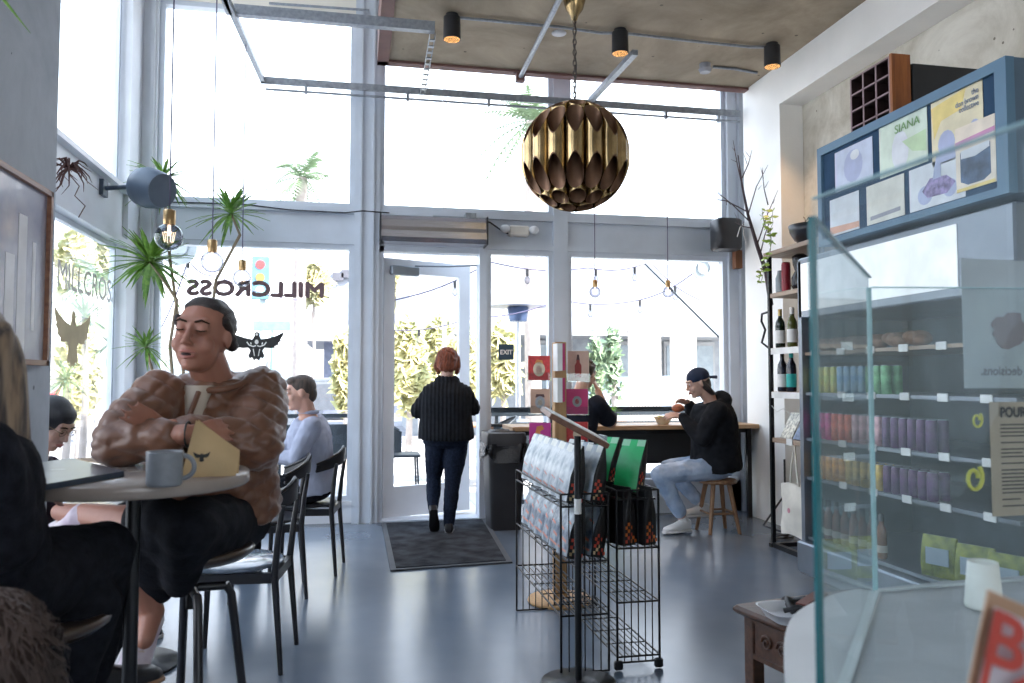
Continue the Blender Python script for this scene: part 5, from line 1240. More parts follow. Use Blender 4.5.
sid = siding('white_siding', (.34, .36, .40), (.24, .25, .28), .9)
t = thing('patio_building', 'long pale building with horizontal siding beyond the patio', 'building', (6, 20, 0))
MB().box((1.2, 18.0, 2.45), (16, 24, 4.1)).build('siding_wall', sid, t)
MB().box((1.4, 19.6, -.1), (16, 24, 2.45)).build('lower_wall', M('recessed_wall', (.30, .32, .34), .7), t)  # recessed wall in one plain grey
whp = M('building_white', (.36, .36, .36), .6); bgl = M('building_glass', (.25, .30, .33), .15)
MB().box((1.2, 17.9, 2.35), (16, 19.6, 2.45)).build('soffit', whp, t)
for k, (x0, x1) in enumerate(((4.3, 5.4), (6.1, 7.6), (8.0, 9.3))): 
    o = MB().box((x0-.06, 19.5, .0), (x1+.06, 19.6, 2.3)).build('window_frame', whp, t); MB().box((x0, 19.47, .15), (x1, 19.5, 2.2)).build('pane', bgl, o)
for x in (1.5, 5.7, 7.8, 11): MB().box((x-.08, 18.05, -.1), (x+.08, 18.2, 2.4)).build('column', whp, t)
# wood slat screens
def slats(x0, x1, z0, z1, y, n, label, c=(.46, .42, .38)):
    t = thing('slat_screen', label, 'screen', ((x0+x1)/2, y, 0)); m = MB()
    for k in range(n): x = x0+(x1-x0)*(k+.5)/n; m.box((x-.35*(x1-x0)/n, y, z0), (x+.35*(x1-x0)/n, y+.03, z1))
    m.build('slats', M('slat_wood', c, .7), t); MB().box((x0, y+.03, z0-.02), (x1, y+.06, z0+.06)).box((x0, y+.03, z1-.06), (x1, y+.06, z1)).build('frame', M('slat_frame', (.3, .28, .26), .7), t)
a = atY(628, 330, 13.5); b = atY(662, 410, 13.5); slats(a.x, b.x, .0, a.z, 13.5, 12, 'pale vertical slat screen outside, left of the capped man')
a = atY(672, 330, 13.5); b = atY(700, 410, 13.5); slats(a.x, b.x, .0, a.z, 13.6, 10, 'pale vertical slat screen outside, behind the capped man')
a = atY(77, 300, 19); b = atY(112, 380, 19); slats(a.x, b.x, -.05, atY(90, 296, 19).z, 19, 9, 'row of white vertical boards outside the side window', (.5, .5, .5))
# umbrella frame pole, lamp post, traffic light
tag(MB().box((atY(444, 400, 13).x-.03, 13, -.05), (atY(444, 400, 13).x+.03, 13.06, 7)).build('light_pole', M('pole_grey', (.35, .36, .4), .5)), 'thin grey pole outside behind the door', 'pole')
c = atY(262, 278, 24); t = thing('traffic_light', 'traffic light on a pole outside the left window', 'traffic light', (c.x, 24, -.06))
MB().box((c.x-.28, 23.9, c.z-.62), (c.x+.20, 24.15, c.z+.62)).build('housing', M('signal_blue', (.10, .22, .28), .5), t)
for k, cc_ in enumerate(((.6, .05, .05), (.25, .18, .05), (.3, .55, .5))): MB().cyl((c.x-.04, 23.88, c.z+.38-.38*k), (c.x-.04, 23.9, c.z+.38-.38*k), .13).build('lamp', M('signal_lamp', cc_, .3, emit=(cc_, .15 if k != 1 else 0)), t)
MB().cyl((c.x+.02, 24.1, -.06), (c.x+.02, 24.1, c.z+.6), .09).build('post', M('post_grey', (.35, .42, .45), .5), t)
c = atY(272, 326, 23); tag(MB().box((c.x-.5, 23, c.z-.14), (c.x+.5, 23.03, c.z+.14)).cyl((c.x, 23.05, -.06), (c.x, 23.05, c.z+.14), .03).build('street_sign', M('sign_teal', (.15, .32, .32), .5)), 'small teal street sign outside the left window', 'sign')
c = atY(277, 388, 14); tag(MB().prism([(-.28, 0), (.28, 0), (.28, .62), (.2, .78), (0, .84), (-.2, .78), (-.28, .62)], lambda u, v, t_: (c.x+u, t_, -.035+v*1.4), 14, 14.25).build('utility_box', M('utility_grey', (.12, .14, .17), .6)), 'dark round-topped utility box on the pavement outside', 'box')
# grey building at the right edge of the left window
a = atY(325, 265, 33); b = atY(356, 335, 33)
t = thing('corner_building', 'grey corner building seen at the right edge of the left window', 'building', (a.x+3, 37, -.06))
MB().box((a.x, 33, b.z), (a.x+7, 41, a.z+.5)).build('upper_wall', siding('grey_siding', (.33, .35, .40), (.25, .27, .3), .5), t); MB().box((a.x-.8, 32, b.z-.3), (a.x+7, 41, b.z)).build('canopy', whp, t)
MB().box((a.x, 33, -.06), (a.x+7, 41, b.z-.3)).build('lower_wall', M('wall_blue_grey', (.14, .16, .22), .7), t)
for k in range(2): c = atY(338+9*k, 277-3*k, 32.9); MB().box((c.x-.22, 32.8, c.z-.16), (c.x+.22, 33, c.z+.16)).build('wall_lamp', M('lamp_dark', (.1, .1, .12), .5), t)
c0_ = atY(160, 330, 45)
t = thing('far_building', 'low pale building across the street behind the left window', 'building', (c0_.x, 48, -.06)); MB().box((c0_.x-14, 45, -.06), (c0_.x+9, 55, 3.2)).build('wall', M('far_wall', (.42, .41, .40), .8), t)
for k in range(7): o = MB().box((c0_.x-10+k*2.6, 44.9, 1), (c0_.x-8.6+k*2.6, 45, 2.4)).build('window_frame', whp, t); MB().box((c0_.x-9.9+k*2.6, 44.88, 1.1), (c0_.x-8.7+k*2.6, 44.9, 2.3)).build('pane', bgl, o)
# parked cars
def car(x, y, rz, colr, label):
    t = thing('parked_car', label, 'car', (x, y, -.06), rz); W2 = WM[t]
    prof = [(-2.1, .35), (-2.15, .75), (-1.9, .95), (-1.3, 1.0), (-.75, 1.42), (.55, 1.45), (1.15, 1.0), (1.95, .88), (2.15, .6), (2.1, .35)]
    def sect(yo, k): return [W2 @ V((u, yo, .35+(v-.35)*k)) for u, v in prof]
    m = MB(); rows = [(-.86, .80), (-.80, .97), (-.6, 1), (.6, 1), (.80, .97), (.86, .80)]; vs_ = []
    for yo, k in rows: vs_ += sect(yo, k)
    n = len(prof); fs = []
    for j in range(len(rows)-1):
        for i in range(n): fs.append((j*n+i, j*n+(i+1) % n, (j+1)*n+(i+1) % n, (j+1)*n+i))
    fs += [tuple(range(n-1, -1, -1)), tuple(range((len(rows)-1)*n, len(rows)*n))]; m.add(vs_, fs); m.build('car_body', M('car_paint', colr, .3, coat=.5), t)
    g = M('car_glass', (.02, .03, .035), .1)
    for s_ in (-1, 1): m = MB(); m.prism([(-1.15, 1.0), (-.72, 1.34), (.5, 1.37), (.98, 1.0)], lambda u, v, t_: W2 @ V((u, t_, .35+(v-.35)*.97)), s_*.80, s_*.83); m.build('side_window', g, t)
    for xx in (-1.35, 1.35):
        for s_ in (-1, 1): MB().cyl(W2 @ V((xx, s_*.62, .33)), W2 @ V((xx, s_*.88, .33)), .32, n=24).build('wheel', M('tyre', (.03, .03, .03), .8), t)
c = atY(108, 375, 28); car(c.x-.3, 28, .35, (.55, .03, .04), 'red parked car seen through the side window')
c = atY(320, 375, 30); car(c.x, 28, .2, (.10, .11, .13), 'dark parked car far outside the left window')
c = atY(640, 395, 16.2); car(c.x, 16.2, .1, (.30, .36, .44), 'blue-grey parked car outside the counter window')
c = atY(505, 385, 22); car(c.x, 22, .1, (.35, .37, .4), 'grey parked car outside the sidelight')
# patio fence: black panels under a rail
t = thing('patio_fence', 'low black patio fence running behind the left window and door', 'fence', (0, 9.9, 0))
fb = M('fence_black', (.012, .02, .028), .5)
for k, (x0, x1) in enumerate(((-2.2, -1.0), (-.9, .35), (1.75, 3.0), (3.1, 4.3), (4.4, 5.6))):
    MB().box((x0, 9.9, .34), (x1, 9.93, .76)).build('panel', fb, t); MB().box((x0-.05, 9.88, .84), (x1+.05, 9.95, .89)).build('rail', fb, t)
    for x in (x0+.02, x1-.02): MB().box((x-.02, 9.9, -.01), (x+.02, 9.94, .86)).build('post', fb, t)
# black sill rail right outside the windows
for x0, x1, lb in ((1.23, 1.88, 'sidelight'), (2.02, 3.7, 'counter window')):
    tag(MB().box((x0, 7.66, .98), (x1, 7.72, 1.03)).box((x0, 7.66, .84), (x1, 7.70, .87)).build('outer_rail', fb), 'black rail outside the '+lb, 'rail')
# patio furniture
def patio_chair(x, y, rz, label):
    t = thing('patio_chair', label, 'chair', (x, y, -.01), rz, 'black patio chairs by the door'); W2 = WM[t]; T = lambda *p: W2 @ V(p)
    MB().box((-.22, -.22, .44), (.22, .22, .47), W2, bev=.01).build('seat', fb, t)
    def fn(u, v): a = PI*(.5+u); return T(-.24*abs(math.cos(a-PI/2))**.6*1.0 if False else .24*math.cos(a)*1.0, .25*math.sin(a), .5+v*(.22+.14*math.sin(PI*u)))
    MB().grid(fn, 20, 4).build('backrest', fb, t)
    MB().tube([fn(k/16, 1) for k in range(17)], .012, 6).build('arm_rail', fb, t)
    for a in (-1, 1):
        for b in (-1, 1): MB().tube([T(a*.2, b*.2, .0), T(a*.18, b*.18, .45)], .012, 6).build('leg', fb, t)
patio_chair(.52, 9.2, 0, 'black patio chair seen through the door glass left of the walking woman')
patio_chair(1.72, 9.6, PI, 'black patio chair outside right of the walking woman')
for k, (x, y, lb) in enumerate(((1.35, 10.2, 'wooden patio table outside the open door'), (3.3, 10.6, 'wooden patio table outside the counter window'))):
    t = thing('patio_table', lb, 'table', (x, y, -.01)); MB().box((x-.4, y-.35, .70), (x+.4, y+.35, .735), bev=.005).build('tabletop', M('patio_wood', (.34, .19, .11), .5), t)
    for a in (-.35, .35):
        for b in (-.3, .3): MB().box((x+a-.025, y+b-.025, -.01), (x+a+.025, y+b+.025, .70)).build('leg', M('patio_wood_leg', (.30, .16, .10), .5), t)
# patio heater
c = atY(518, 304, 11.5); t = thing('patio_heater', 'steel patio heater with a flat round hood outside the sidelight', 'patio heater', (c.x, 11.5, -.01))
MB().lathe([(.46, c.z-.04), (.40, c.z+.02), (.2, c.z+.07), (.0, c.z+.09)], (c.x, 11.5, 0), 36).build('hood', M('heater_hood', (.32, .34, .40), .4, .6), t)
MB().lathe([(.13, c.z-.26), (.16, c.z-.05), (0, c.z-.04)], (c.x, 11.5, 0), 20).build('burner', M('burner_blue', (.08, .12, .22), .4, .5), t)
MB().cyl((c.x, 11.5, .6), (c.x, 11.5, c.z-.26), .04).build('post', M('heater_post', (.40, .42, .45), .3, .8), t)
MB().lathe([(.22, -.01), (.24, .05), (.22, .55), (.15, .72), (0, .72)], (c.x, 11.5, 0), 28).build('tank_cover', M('heater_tank', (.30, .32, .36), .35, .7), t)
# string lights
def string_light(pts, bulbs, label):
    P_ = [atY(*p) for p in pts]; t = thing('string_lights', label, 'string lights', P_[0]); m = MB(); full = []
    for i in range(len(P_)-1):
        for k in range(8): u = k/8; q = P_[i].lerp(P_[i+1], u); q.z -= .06*math.sin(PI*u); full.append(q)
    full.append(P_[-1]); m.tube(full, .008, 5); m.build('wire', cordm, t)
    for i in bulbs:
        q = full[i]; o = MB(); o.cyl(q-V((0, 0, .08)), q, .018); o = o.build('bulb_socket', blackp, t); MB().ell(q-V((0, 0, .13)), (.035, .035, .05)).build('bulb', bulbg, o)
string_light([(395, 300, 9), (490, 262, 9), (588, 268, 9), (650, 262, 9), (700, 300, 9)], (5, 11, 17, 22, 28), 'upper string of outdoor bulbs across the patio')
string_light([(388, 330, 10), (470, 318, 10), (560, 300, 10), (640, 300, 10), (700, 268, 9)], (3, 9, 15, 19, 24), 'lower string of outdoor bulbs across the patio')
string_light([(160, 330, 8.6), (188, 260, 8.6), (215, 275, 9.5), (300, 300, 12)], (8, 18), 'string of outdoor bulbs behind the left window')
tag(MB().tube([atY(645, 264, 9), atY(722, 340, 8.0)], .012, 6).build('guy_wire', fb), 'dark straight wire slanting down outside the counter window', 'wire')
# indoor corner plants: dracaena heads on thin stems
leafD = M('dracaena_leaf', (.08, .20, .03), .4, noise_=(20, .3), col2=(.20, .36, .06))
def spiky(m, c, r, n, rnd):
    for k in range(n):
        a = rnd.random()*2*PI; e = rnd.uniform(-.7, 1.2); d = V((math.cos(a)*math.cos(e), math.sin(a)*math.cos(e), math.sin(e))); L = r*rnd.uniform(.75, 1.15)
        s_ = d.cross(V((0, 0, 1))).normalized()*r*.05; nrm = s_.cross(d).normalized()*r*.012; pts = []
        for j, w_ in enumerate((.5, 1, .8, .0)): q = c+d*L*(j/3)+V((0, 0, -.22*L*(j/3)**2)); pts.append((q, w_))
        vs_ = []
        for q, w_ in pts: vs_ += [q-s_*w_+nrm, q, q+s_*w_+nrm]
        m.add(vs_, [(0, 1, 4, 3), (1, 2, 5, 4), (3, 4, 7, 6), (4, 5, 8, 7), (6, 7, 10, 9), (7, 8, 11, 10)])
def dracaena(name_, heads, stems, y, label, seed):
    rnd = random.Random(seed); b_ = V((stems[0][0].x, y, 0)); t = thing(name_, label, 'plant', b_)
    for (c, r, n) in heads: m = MB(); spiky(m, c, r, n, rnd); m.build('leaf_crown', leafD, t)
    for pts in stems: m = MB(); m.tube(pts, [.016]+[.013]*(len(pts)-2)+[.010], 7); m.build('stem', M('cane_stem', (.30, .24, .17), .8, bump=(60, .4)), t)
    c = b_; MB().lathe([(0, .0), (.13, .0), (.17, .3), (.175, .34), (.155, .34), (.14, .28), (0, .28)], (c.x, c.y, 0), 28).build('pot', M('dark_pot', (.05, .055, .06), .5), t)
A = atY
h1, h2, h3, h4 = A(150, 262, 6.7), A(163, 178, 6.9), A(231, 214, 7.0), A(146, 347, 6.6)
dracaena('dracaena', [(h1, .40, 80), (h4, .24, 40)], [[V((-1.55, 6.7, .28)), A(176, 420, 6.7), A(170, 345, 6.7), A(177, 300, 6.7), A(160, 275, 6.7), h1], [V((-1.52, 6.68, .28)), A(160, 400, 6.6), h4]], 6.7, 'tall potted dracaena with the largest bright green crown in the window corner', 3)
dracaena('dracaena', [(h2, .30, 50), (h3, .33, 50)], [[V((-1.30, 7.0, .28)), A(180, 330, 7.0), A(170, 260, 6.95), h2], [V((-1.28, 7.02, .28)), A(205, 360, 7.0), A(216, 280, 7.0), A(240, 235, 7.0), h3]], 7.0, 'tall potted dracaena with two high thin-leaved crowns beside the left window', 8)
c = V((-1.32, 3.9, atY(68, 168, 3.9).z)); c = atY(69, 168, 4.3)
rnd = random.Random(6); m = MB()
for k in range(34):
    a = rnd.random()*2*PI; e = rnd.uniform(-1, 1.1); d = V((math.cos(a)*math.cos(e), math.sin(a)*math.cos(e), math.sin(e))); L = rnd.uniform(.06, .13)
    m.tube([c, c+d*L*.5+V((0, 0, .01)), c+d*L*.8+V((.0, 0, -.02)), c+d*L+V((rnd.uniform(-.04, .04), 0, -.05))], [.006, .005, .003, .001], 4)
m.tube([c+V((.0, 0, -.03)), c+V((.05, 0, -.09)), c+V((.03, 0, -.14)), c+V((.08, 0, -.19)), c+V((.05, 0, -.25))], .003, 4); m.tube([c, c+V((-.05, -.1, .0)), V((-1.4, 3.79, c.z-.02))], .005, 5)
tag(m.build('air_plant', M('dry_brown_leaf', (.10, .055, .05), .8)), 'dried brown air plant hanging at the edge of the concrete pier', 'plant')
m = MB(); c = at(4, -4, 2.2); rnd = random.Random(2)
for k in range(6): e = c+V((.01+.012*k, 0, -.03-.014*k)); m.tube([c+V((-.08, 0, .06)), c+V((-.03, .0, .03)), e], [.004, .006, .0008], 5)
tag(m.build('hanging_plant', leafD), 'green leaf tips hanging into the top left corner of the view', 'plant')
# rosette plants on the ground outside the side window, small plant on the counter
for px, py, y, r_, lb in ((85, 318, 10.5, .42, 'spiky yucca outside the side window, taller one'), (110, 345, 9.5, .30, 'spiky yucca outside the side window, smaller one near the corner'), (66, 380, 9.8, .34, 'spiky yucca low outside the side window beside the pier')):
    c = atY(px, py, y); t = thing('yucca', lb, 'plant', (c.x, c.y, -.03)); m = MB(); spiky(m, c, r_, 46, random.Random(px)); m.build('leaf_crown', M('yucca_leaf', (.20, .27, .14), .5), t); MB().tube([(c.x, c.y, -.03), (c.x+.03, c.y, c.z*.5), c], [.05, .04, .03], 7).build('trunk', barkP, t)
c = atY(613, 404, 7.22); t = thing('counter_plant', 'small bright green potted grass on the window counter', 'plant', (c.x, 7.22, .885)); m = MB(); spiky(m, V((c.x, 7.22, 1.0)), .10, 40, random.Random(8)); m.build('leaves', M('grass_leaf', (.22, .5, .06), .5), t)
MB().lathe([(0, .886), (.035, .886), (.045, .99), (.04, .99), (0, .97)], (c.x, 7.22, 0), 20).build('pot', M('pot_navy', (.02, .035, .08), .4), t)
c = atY(596, 408, 7.3); tag(MB().box((c.x-.22, 7.25, .886), (c.x+.11, 7.35, 1.04), bev=.01).build('napkin_caddy', M('caddy_navy', (.03, .045, .075), .5)), 'dark navy caddy on the window counter in front of the plant', 'caddy')
# ================================================================== PEOPLE
def skinm(n, c): 
    m = M(n, c, .5, noise_=(14, .08)); b = m.node_tree.nodes['Principled BSDF']; b.inputs['Subsurface Weight'].default_value = .12; b.inputs['Subsurface Radius'].default_value = (.02, .008, .004); return m
def frame(fwd, up=V((0, 0, 1))):
    f = V(fwd).normalized(); r_ = f.cross(V(up)).normalized(); u_ = r_.cross(f); return r_, f, u_
def hand(mb, w_, d, n_, size=1.0, curl=(.35, .5, .35), spread=.16, thumb=1, per=None):
    """wrist w_, finger direction d, n_ = back of the hand, thumb side = thumb*(d x n)"""
    d = V(d).normalized(); n_ = V(n_); n_ = (n_-d*n_.dot(d)).normalized(); s_ = d.cross(n_)*thumb; k = size
    kn = []
    for i, (o, L) in enumerate(((.030, .088), (.010, .092), (-.010, .088), (-.028, .080))):
        a = w_+s_*o*.55*k+d*.01*k; b = w_+s_*o*k+d*L*k; mb.cap(a, b, .0125*k, .0105*k, 8); kn.append(b)
    mb.cap(w_-d*.02*k, w_+d*.02*k, .023*k, .020*k, 10); mb.ell(w_+d*.05*k, (.026*k, .026*k, .014*k), frame_mat(s_, d, n_))
    for i, (b, L) in enumerate(zip(kn, (.070, .078, .072, .056))):
        ang = 0; dd = (d+s_*spread*(1.5-i)*.5).normalized(); p = b; cu_ = per[i] if per else 1.0
        for j, fr_ in enumerate((.45, .31, .24)):
            ang += curl[j]*cu_; v_ = dd*math.cos(ang)-n_*math.sin(ang); q = p+v_*L*fr_*k
            mb.cap(p, q, (.0092-.0011*j)*k, (.0085-.0012*j)*k, 8); p = q
    p = w_+s_*.022*k+d*.018*k; v_ = (s_*.75+d*.62-n_*.25).normalized()
    for j, L in enumerate((.040, .030, .026)):
        q = p+v_*L*k; mb.cap(p, q, (.0135-.002*j)*k, (.0115-.0018*j)*k, 8); p = q; v_ = (v_+d*.28-n_*.22).normalized()
def frame_mat(a, b, c): return Matrix((a, b, c)).transposed()
class Head:
    def __init__(s, c, fwd, up=V((0, 0, 1)), k=1.0): s.r, s.f, s.u = frame(fwd, up); s.c = V(c); s.k = k; s.R = frame_mat(s.r, s.f, s.u)
    def p(s, x, y, z): return s.c+(s.r*x+s.f*y+s.u*z)*s.k
    def skull(s, m):
        k = s.k; e = lambda c_, r_: m.ell(s.p(*c_), tuple(q*k for q in r_), s.R, 20, 14)
        e((0, -.012, .022), (.074, .093, .093)); e((0, .026, -.042), (.060, .060, .068)); e((0, .062, -.092), (.026, .022, .018)); e((0, .03, -.075), (.046, .045, .035))
        for q in (-1, 1):
            e((q*.036, .058, -.032), (.026, .026, .028)); e((q*.0755, -.004, -.002), (.009, .019, .031)); e((q*.031, .072, .012), (.019, .015, .0125)); e((q*.0115, .098, -.031), (.0085, .0095, .0075))
        m.cap(s.p(0, .082, .018), s.p(0, .107, -.024), .0085*k, .0115*k, 10)
        m.cap(s.p(-.036, .074, .034), s.p(.036, .074, .034), .013*k, .013*k, 10)
        m.cap(s.p(-.016, .083, -.060), s.p(.016, .083, -.060), .011*k, .011*k, 10)
    def face(s, par, lipc, browc, open_=0, lids=False, detail=True, irisc=(.05, .03, .02)):
        k = s.k
        m = MB(); m.chain([s.p(-.022, .090, -.056), s.p(-.008, .0975, -.0535), s.p(.008, .0975, -.0535), s.p(.022, .090, -.056)], [.0025*k, .0050*k, .0050*k, .0025*k], 8); m.chain([s.p(-.021, .0895, -.059-open_), s.p(0, .096, -.0655-open_), s.p(.021, .0895, -.059-open_)], [.0025*k, .0058*k, .0025*k], 8); m.build('lips', lipc, par)
        if open_: MB().ell(s.p(0, .0925, -.0605-open_*.3), (.015*k, .005*k, (.002+open_*.5)*k), s.R).build('mouth', M('mouth_dark', (.03, .008, .008), .6), par)
        for q in (-1, 1):
            m = MB(); m.chain([s.p(q*.014, .0895, .031), s.p(q*.032, .091, .036), s.p(q*.050, .079, .030)], [.0032*k, .0035*k, .0018*k], 6); m.build('eyebrow', browc, par)
            if lids: m = MB(); m.chain([s.p(q*.018, .0865, .008), s.p(q*.032, .0905, .0045), s.p(q*.046, .083, .008)], [.0015*k, .0022*k, .0015*k], 6); m.build('eyelashes', browc, par)
            else:
                o = MB().ell(s.p(q*.031, .0775, .011), (.0115*k, .0125*k, .0075*k), s.R, 14, 10).build('eye', M('eye_white', (.6, .58, .56), .2), par)
                MB().ell(s.p(q*.031, .0865, .011), (.0052*k, .0045*k, .0052*k), s.R, 12, 8).build('iris', M('iris', irisc, .1), o)
def torso(m, pel, nk, lat_p, lat_s, kf=1.0, grow=0, top=1.0, prof=None, lo=0.0):
    """lofted trunk from the pelvis to the base of the neck"""
    pel, nk = V(pel), V(nk); ax = (nk-pel).normalized(); rs = []
    prof = prof or [(-.14, .10, .07), (-.10, .155, .105), (0, .175, .125), (.14, .165, .118), (.30, .150, .110), (.48, .150, .110), (.66, .165, .118), (.80, .172, .112), (.91, .150, .085), (.98, .085, .062), (1.03, .058, .055)]
    L = (nk-pel).length
    for t_, a, b in prof:
        if t_ < lo: continue
        c_ = pel+ax*L*t_; l_ = V(lat_p).normalized().lerp(V(lat_s).normalized(), max(0, min(1, t_))); l_ = (l_-ax*l_.dot(ax)).normalized(); f_ = ax.cross(l_)
        rs.append((c_, l_*(a*kf+grow), f_*(b*kf+grow)))
    m.loft(rs, 24, 2.3)
def wrinkle(a, s_): 
    return lambda p, n_: n_*(a*(noise.noise(p*s_)+.5*noise.noise(p*s_*2.3)))
def shoe(par, an, toe, k, mat, sole, name='shoe', laces=None, up=V((0, 0, 1))):
    d = (V(toe)-V(an)); d = (d-up*d.dot(up)*(1 if up.z > .9 else 0)).normalized() if up.z > .9 else (V(toe)-V(an)).normalized()
    s_ = d.cross(up).normalized(); u_ = s_.cross(d); b = V(an)
    R = frame_mat(s_, d, u_); P_ = lambda x, y, z: b+(s_*x+d*y+u_*z)*k
    m = MB(); rs = []
    for y, w_, h_, zc in ((-.055, .020, .022, -.045), (-.045, .034, .045, -.028), (-.01, .037, .052, -.020), (.03, .037, .043, -.030), (.08, .043, .032, -.042), (.13, .044, .025, -.049), (.17, .036, .020, -.053), (.19, .018, .012, -.058)):
        rs.append((P_(0, y, zc), s_*w_*k, u_*h_*k))
    m.loft(rs, 20, 2.6); o = remesh(m, name, mat, par, .006, 3)
    m = MB(); rs = []
    for y, w_ in ((-.06, .022), (-.045, .037), (0, .036), (.05, .040), (.11, .048), (.16, .043), (.192, .024)): rs.append((P_(0, y, -.072), s_*w_*k, u_*.010*k))
    m.loft(rs, 20, 3); m.build('sole', sole, o)
    if laces:
        m = MB()
        for j in range(5):
            y = .02+j*.022; z = .016-j*.010
            m.tube([P_(-.024, y, z-.012), P_(0, y+.006, z+.003), P_(.024, y+.012, z-.012)], .0028*k, 5)
        m.build('laces', laces, o)
    return o
jet = M('black_cloth', (.010, .011, .015), .85, noise_=(40, .25), bump=(120, .25)); denim_dk = M('dark_denim', (.012, .018, .035), .8, noise_=(60, .3), bump=(200, .2))
lipm = M('lips', (.40, .15, .12), .45); darkbrow = M('dark_brow', (.03, .018, .012), .8)
def hairm(n, c, c2): return M(n, c, .45, noise_=(5, .2), col2=c2, stretch=(14, 14, 1.5), bump=(90, .5))

# ---- 1. woman in the quilted jacket
def quilt(p, n_):
    q = noise.noise(p*6)*1.4; a = (p.z+p.x*.55+p.y*.3)*56+q; b = (p.z-p.x*.55-p.y*.3)*56-q
    return n_*(.0100*(min(abs(math.sin(a)), abs(math.sin(b)))**.5)-.005+.008*noise.noise(p*11)+.005*noise.noise(p*26))
t = thing('person', 'woman in a tan quilted jacket sitting with crossed arms at the high round table', 'person', at(200, 560, 2.55)*1.0)
t.location.z = 0; WM[t] = Matrix.Translation(t.location)
hd = Head(at(203, 336, 2.43), (-.24, -.96, .06), V((.08, 0, 1)), 1.04)
nk = at(216, 379, 2.53); pel = at(208, 520, 2.60); shR, shL = at(160, 396, 2.42), at(260, 390, 2.60)
elR, wrR = at(122, 441, 2.22), at(188, 434, 2.16); elL, wrL = at(256, 446, 2.38), at(172, 428, 2.25)
hpR, hpL = at(180, 524, 2.56), at(234, 524, 2.62); knL, anL = at(188, 530, 2.16), at(84, 515, 2.33); knR, anR = at(118, 534, 2.26), at(152, 612, 2.34)
lat = (shR-shL)
m = MB(); torso(m, pel, nk, hpR-hpL, lat, 1.0); hd.skull(m); m.cap(nk-V((0, 0, .03)), hd.p(0, -.02, -.05), .062, .058)
m.chain([shR, elR, wrR], [.05, .042, .028]); m.chain([shL, elL, wrL], [.05, .042, .028])
m.chain([hpL, knL, anL], [.085, .06, .036]); m.chain([hpR, knR, anR], [.085, .06, .036])
hand(m, wrR+(wrR-elR).normalized()*.01, V((.8, .75, .1)), (-.2, -1, .2), .9, (.2, .3, .2), thumb=1)
hand(m, wrL+V((-.02, -.02, .005)), at(124, 404, 2.10)-at(172, 428, 2.24), (-.1, -1, .15), .82, (.05, .16, .12), .10, thumb=-1)
m.cap(anL, at(60, 512, 2.36), .034, .026); m.cap(anR, at(145, 640, 2.28), .034, .026)
body = remesh(m, 'body', skinm('skin_tan', (.35, .155, .105)), t, .0055, 3)
hd.face(body, lipm, darkbrow, .007, True)
# hair pulled back
m = MB(); k = hd.k
m.ell(hd.p(0, -.032, .034), (.080*k, .088*k, .087*k), hd.R, 24, 16); m.ell(hd.p(0, -.105, .0), (.040, .035, .045), hd.R); m.ell(hd.p(0, .0, .075), (.066, .062, .044), hd.R)
for q in (-1, 1): m.cap(hd.p(q*.074, .018, .045), hd.p(q*.070, -.05, -.02), .014, .02)
remesh(m, 'hair', hairm('dark_brown_hair', (.035, .020, .016), (.012, .008, .008)), t, .0055, 3, lambda p, n_: n_*.0012*math.sin((p-hd.c).dot(hd.u)*230))
m = MB(); prof = [(.06, .225, .17), (.12, .23, .178), (.25, .215, .165), (.45, .205, .160), (.66, .205, .155), (.82, .195, .135), (.92, .165, .105), (.985, .118, .088), (1.04, .090, .082)]
torso(m, pel, nk-V((0, 0, .004)), hpR-hpL, lat, 1.0, 0, prof=prof, lo=-1)
m.chain([shR+V((0, 0, -.01)), shR.lerp(elR, .5), elR, elR.lerp(wrR, .68)], [.088, .084, .078, .052]); m.chain([shL+V((0, 0, -.01)), shL.lerp(elL, .5), elL, elL.lerp(wrL, .82)], [.090, .088, .080, .05])
m.cap(pel+V((.08, -.02, .05)), pel+V((.13, .02, .09)), .09, .09)
jm = M('tan_quilted_nylon', (.145, .060, .031), .42, noise_=(4, .15), sheen=.2)
jk = remesh(m, 'jacket', jm, t, .0085, 5, quilt)
m = MB(); c_ = nk+(hd.c-nk)*.02; m.tube([nk+V((.10*math.cos(a), .085*math.sin(a)-.02, .005-.04*max(0, -math.sin(a)))) for a in [2*PI*i/28 for i in range(28)]], .011, 8, closed=True); m.tube([nk+V((-.03, -.12, -.04)), nk+V((-.05, -.165, -.12)), nk+V((-.055, -.175, -.22))], .009, 6); m.build('collar_binding', jm, jk)
m = MB(); m.loft([(nk+V((-.035, -.088, -.02)), V((.045, 0, 0)), V((0, .03, 0))), (nk+V((-.045, -.115, -.13)), V((.022, 0, 0)), V((0, .035, 0)))], 16); m.build('undershirt', M('oat_shirt', (.55, .48, .40), .8), t)
m = MB(); torso(m, pel, nk, hpR-hpL, lat, 1.0, .02, prof=[(-.16, .13, .10), (-.08, .175, .13), (0, .185, .145), (.12, .185, .14)], lo=-1)
m.chain([hpL, hpL.lerp(knL, .6), knL+V((0, 0, .0))], [.108, .098, .078]); m.chain([hpR, hpR.lerp(knR, .9)], [.105, .085]); m.chain([hpR.lerp(knR, .6), at(152, 560, 2.30), at(160, 588, 2.34)], [.08, .075, .05]); m.chain([knL, at(182, 560, 2.24), at(180, 582, 2.28)], [.07, .06, .045]); m.chain([at(150, 522, 2.22), at(150, 560, 2.3)], [.085, .07]); m.ell(at(160, 520, 2.16), .06)
m.chain([knL+V((-.02, .06, -.0)), knL+V((-.05, .08, -.07))], [.065, .05]); m.chain([knL.lerp(knR, .4), knL.lerp(knR, .4)+V((0, .05, -.06))], [.07, .05])
remesh(m, 'skirt', jet, t, .012, 6, wrinkle(.012, 9))
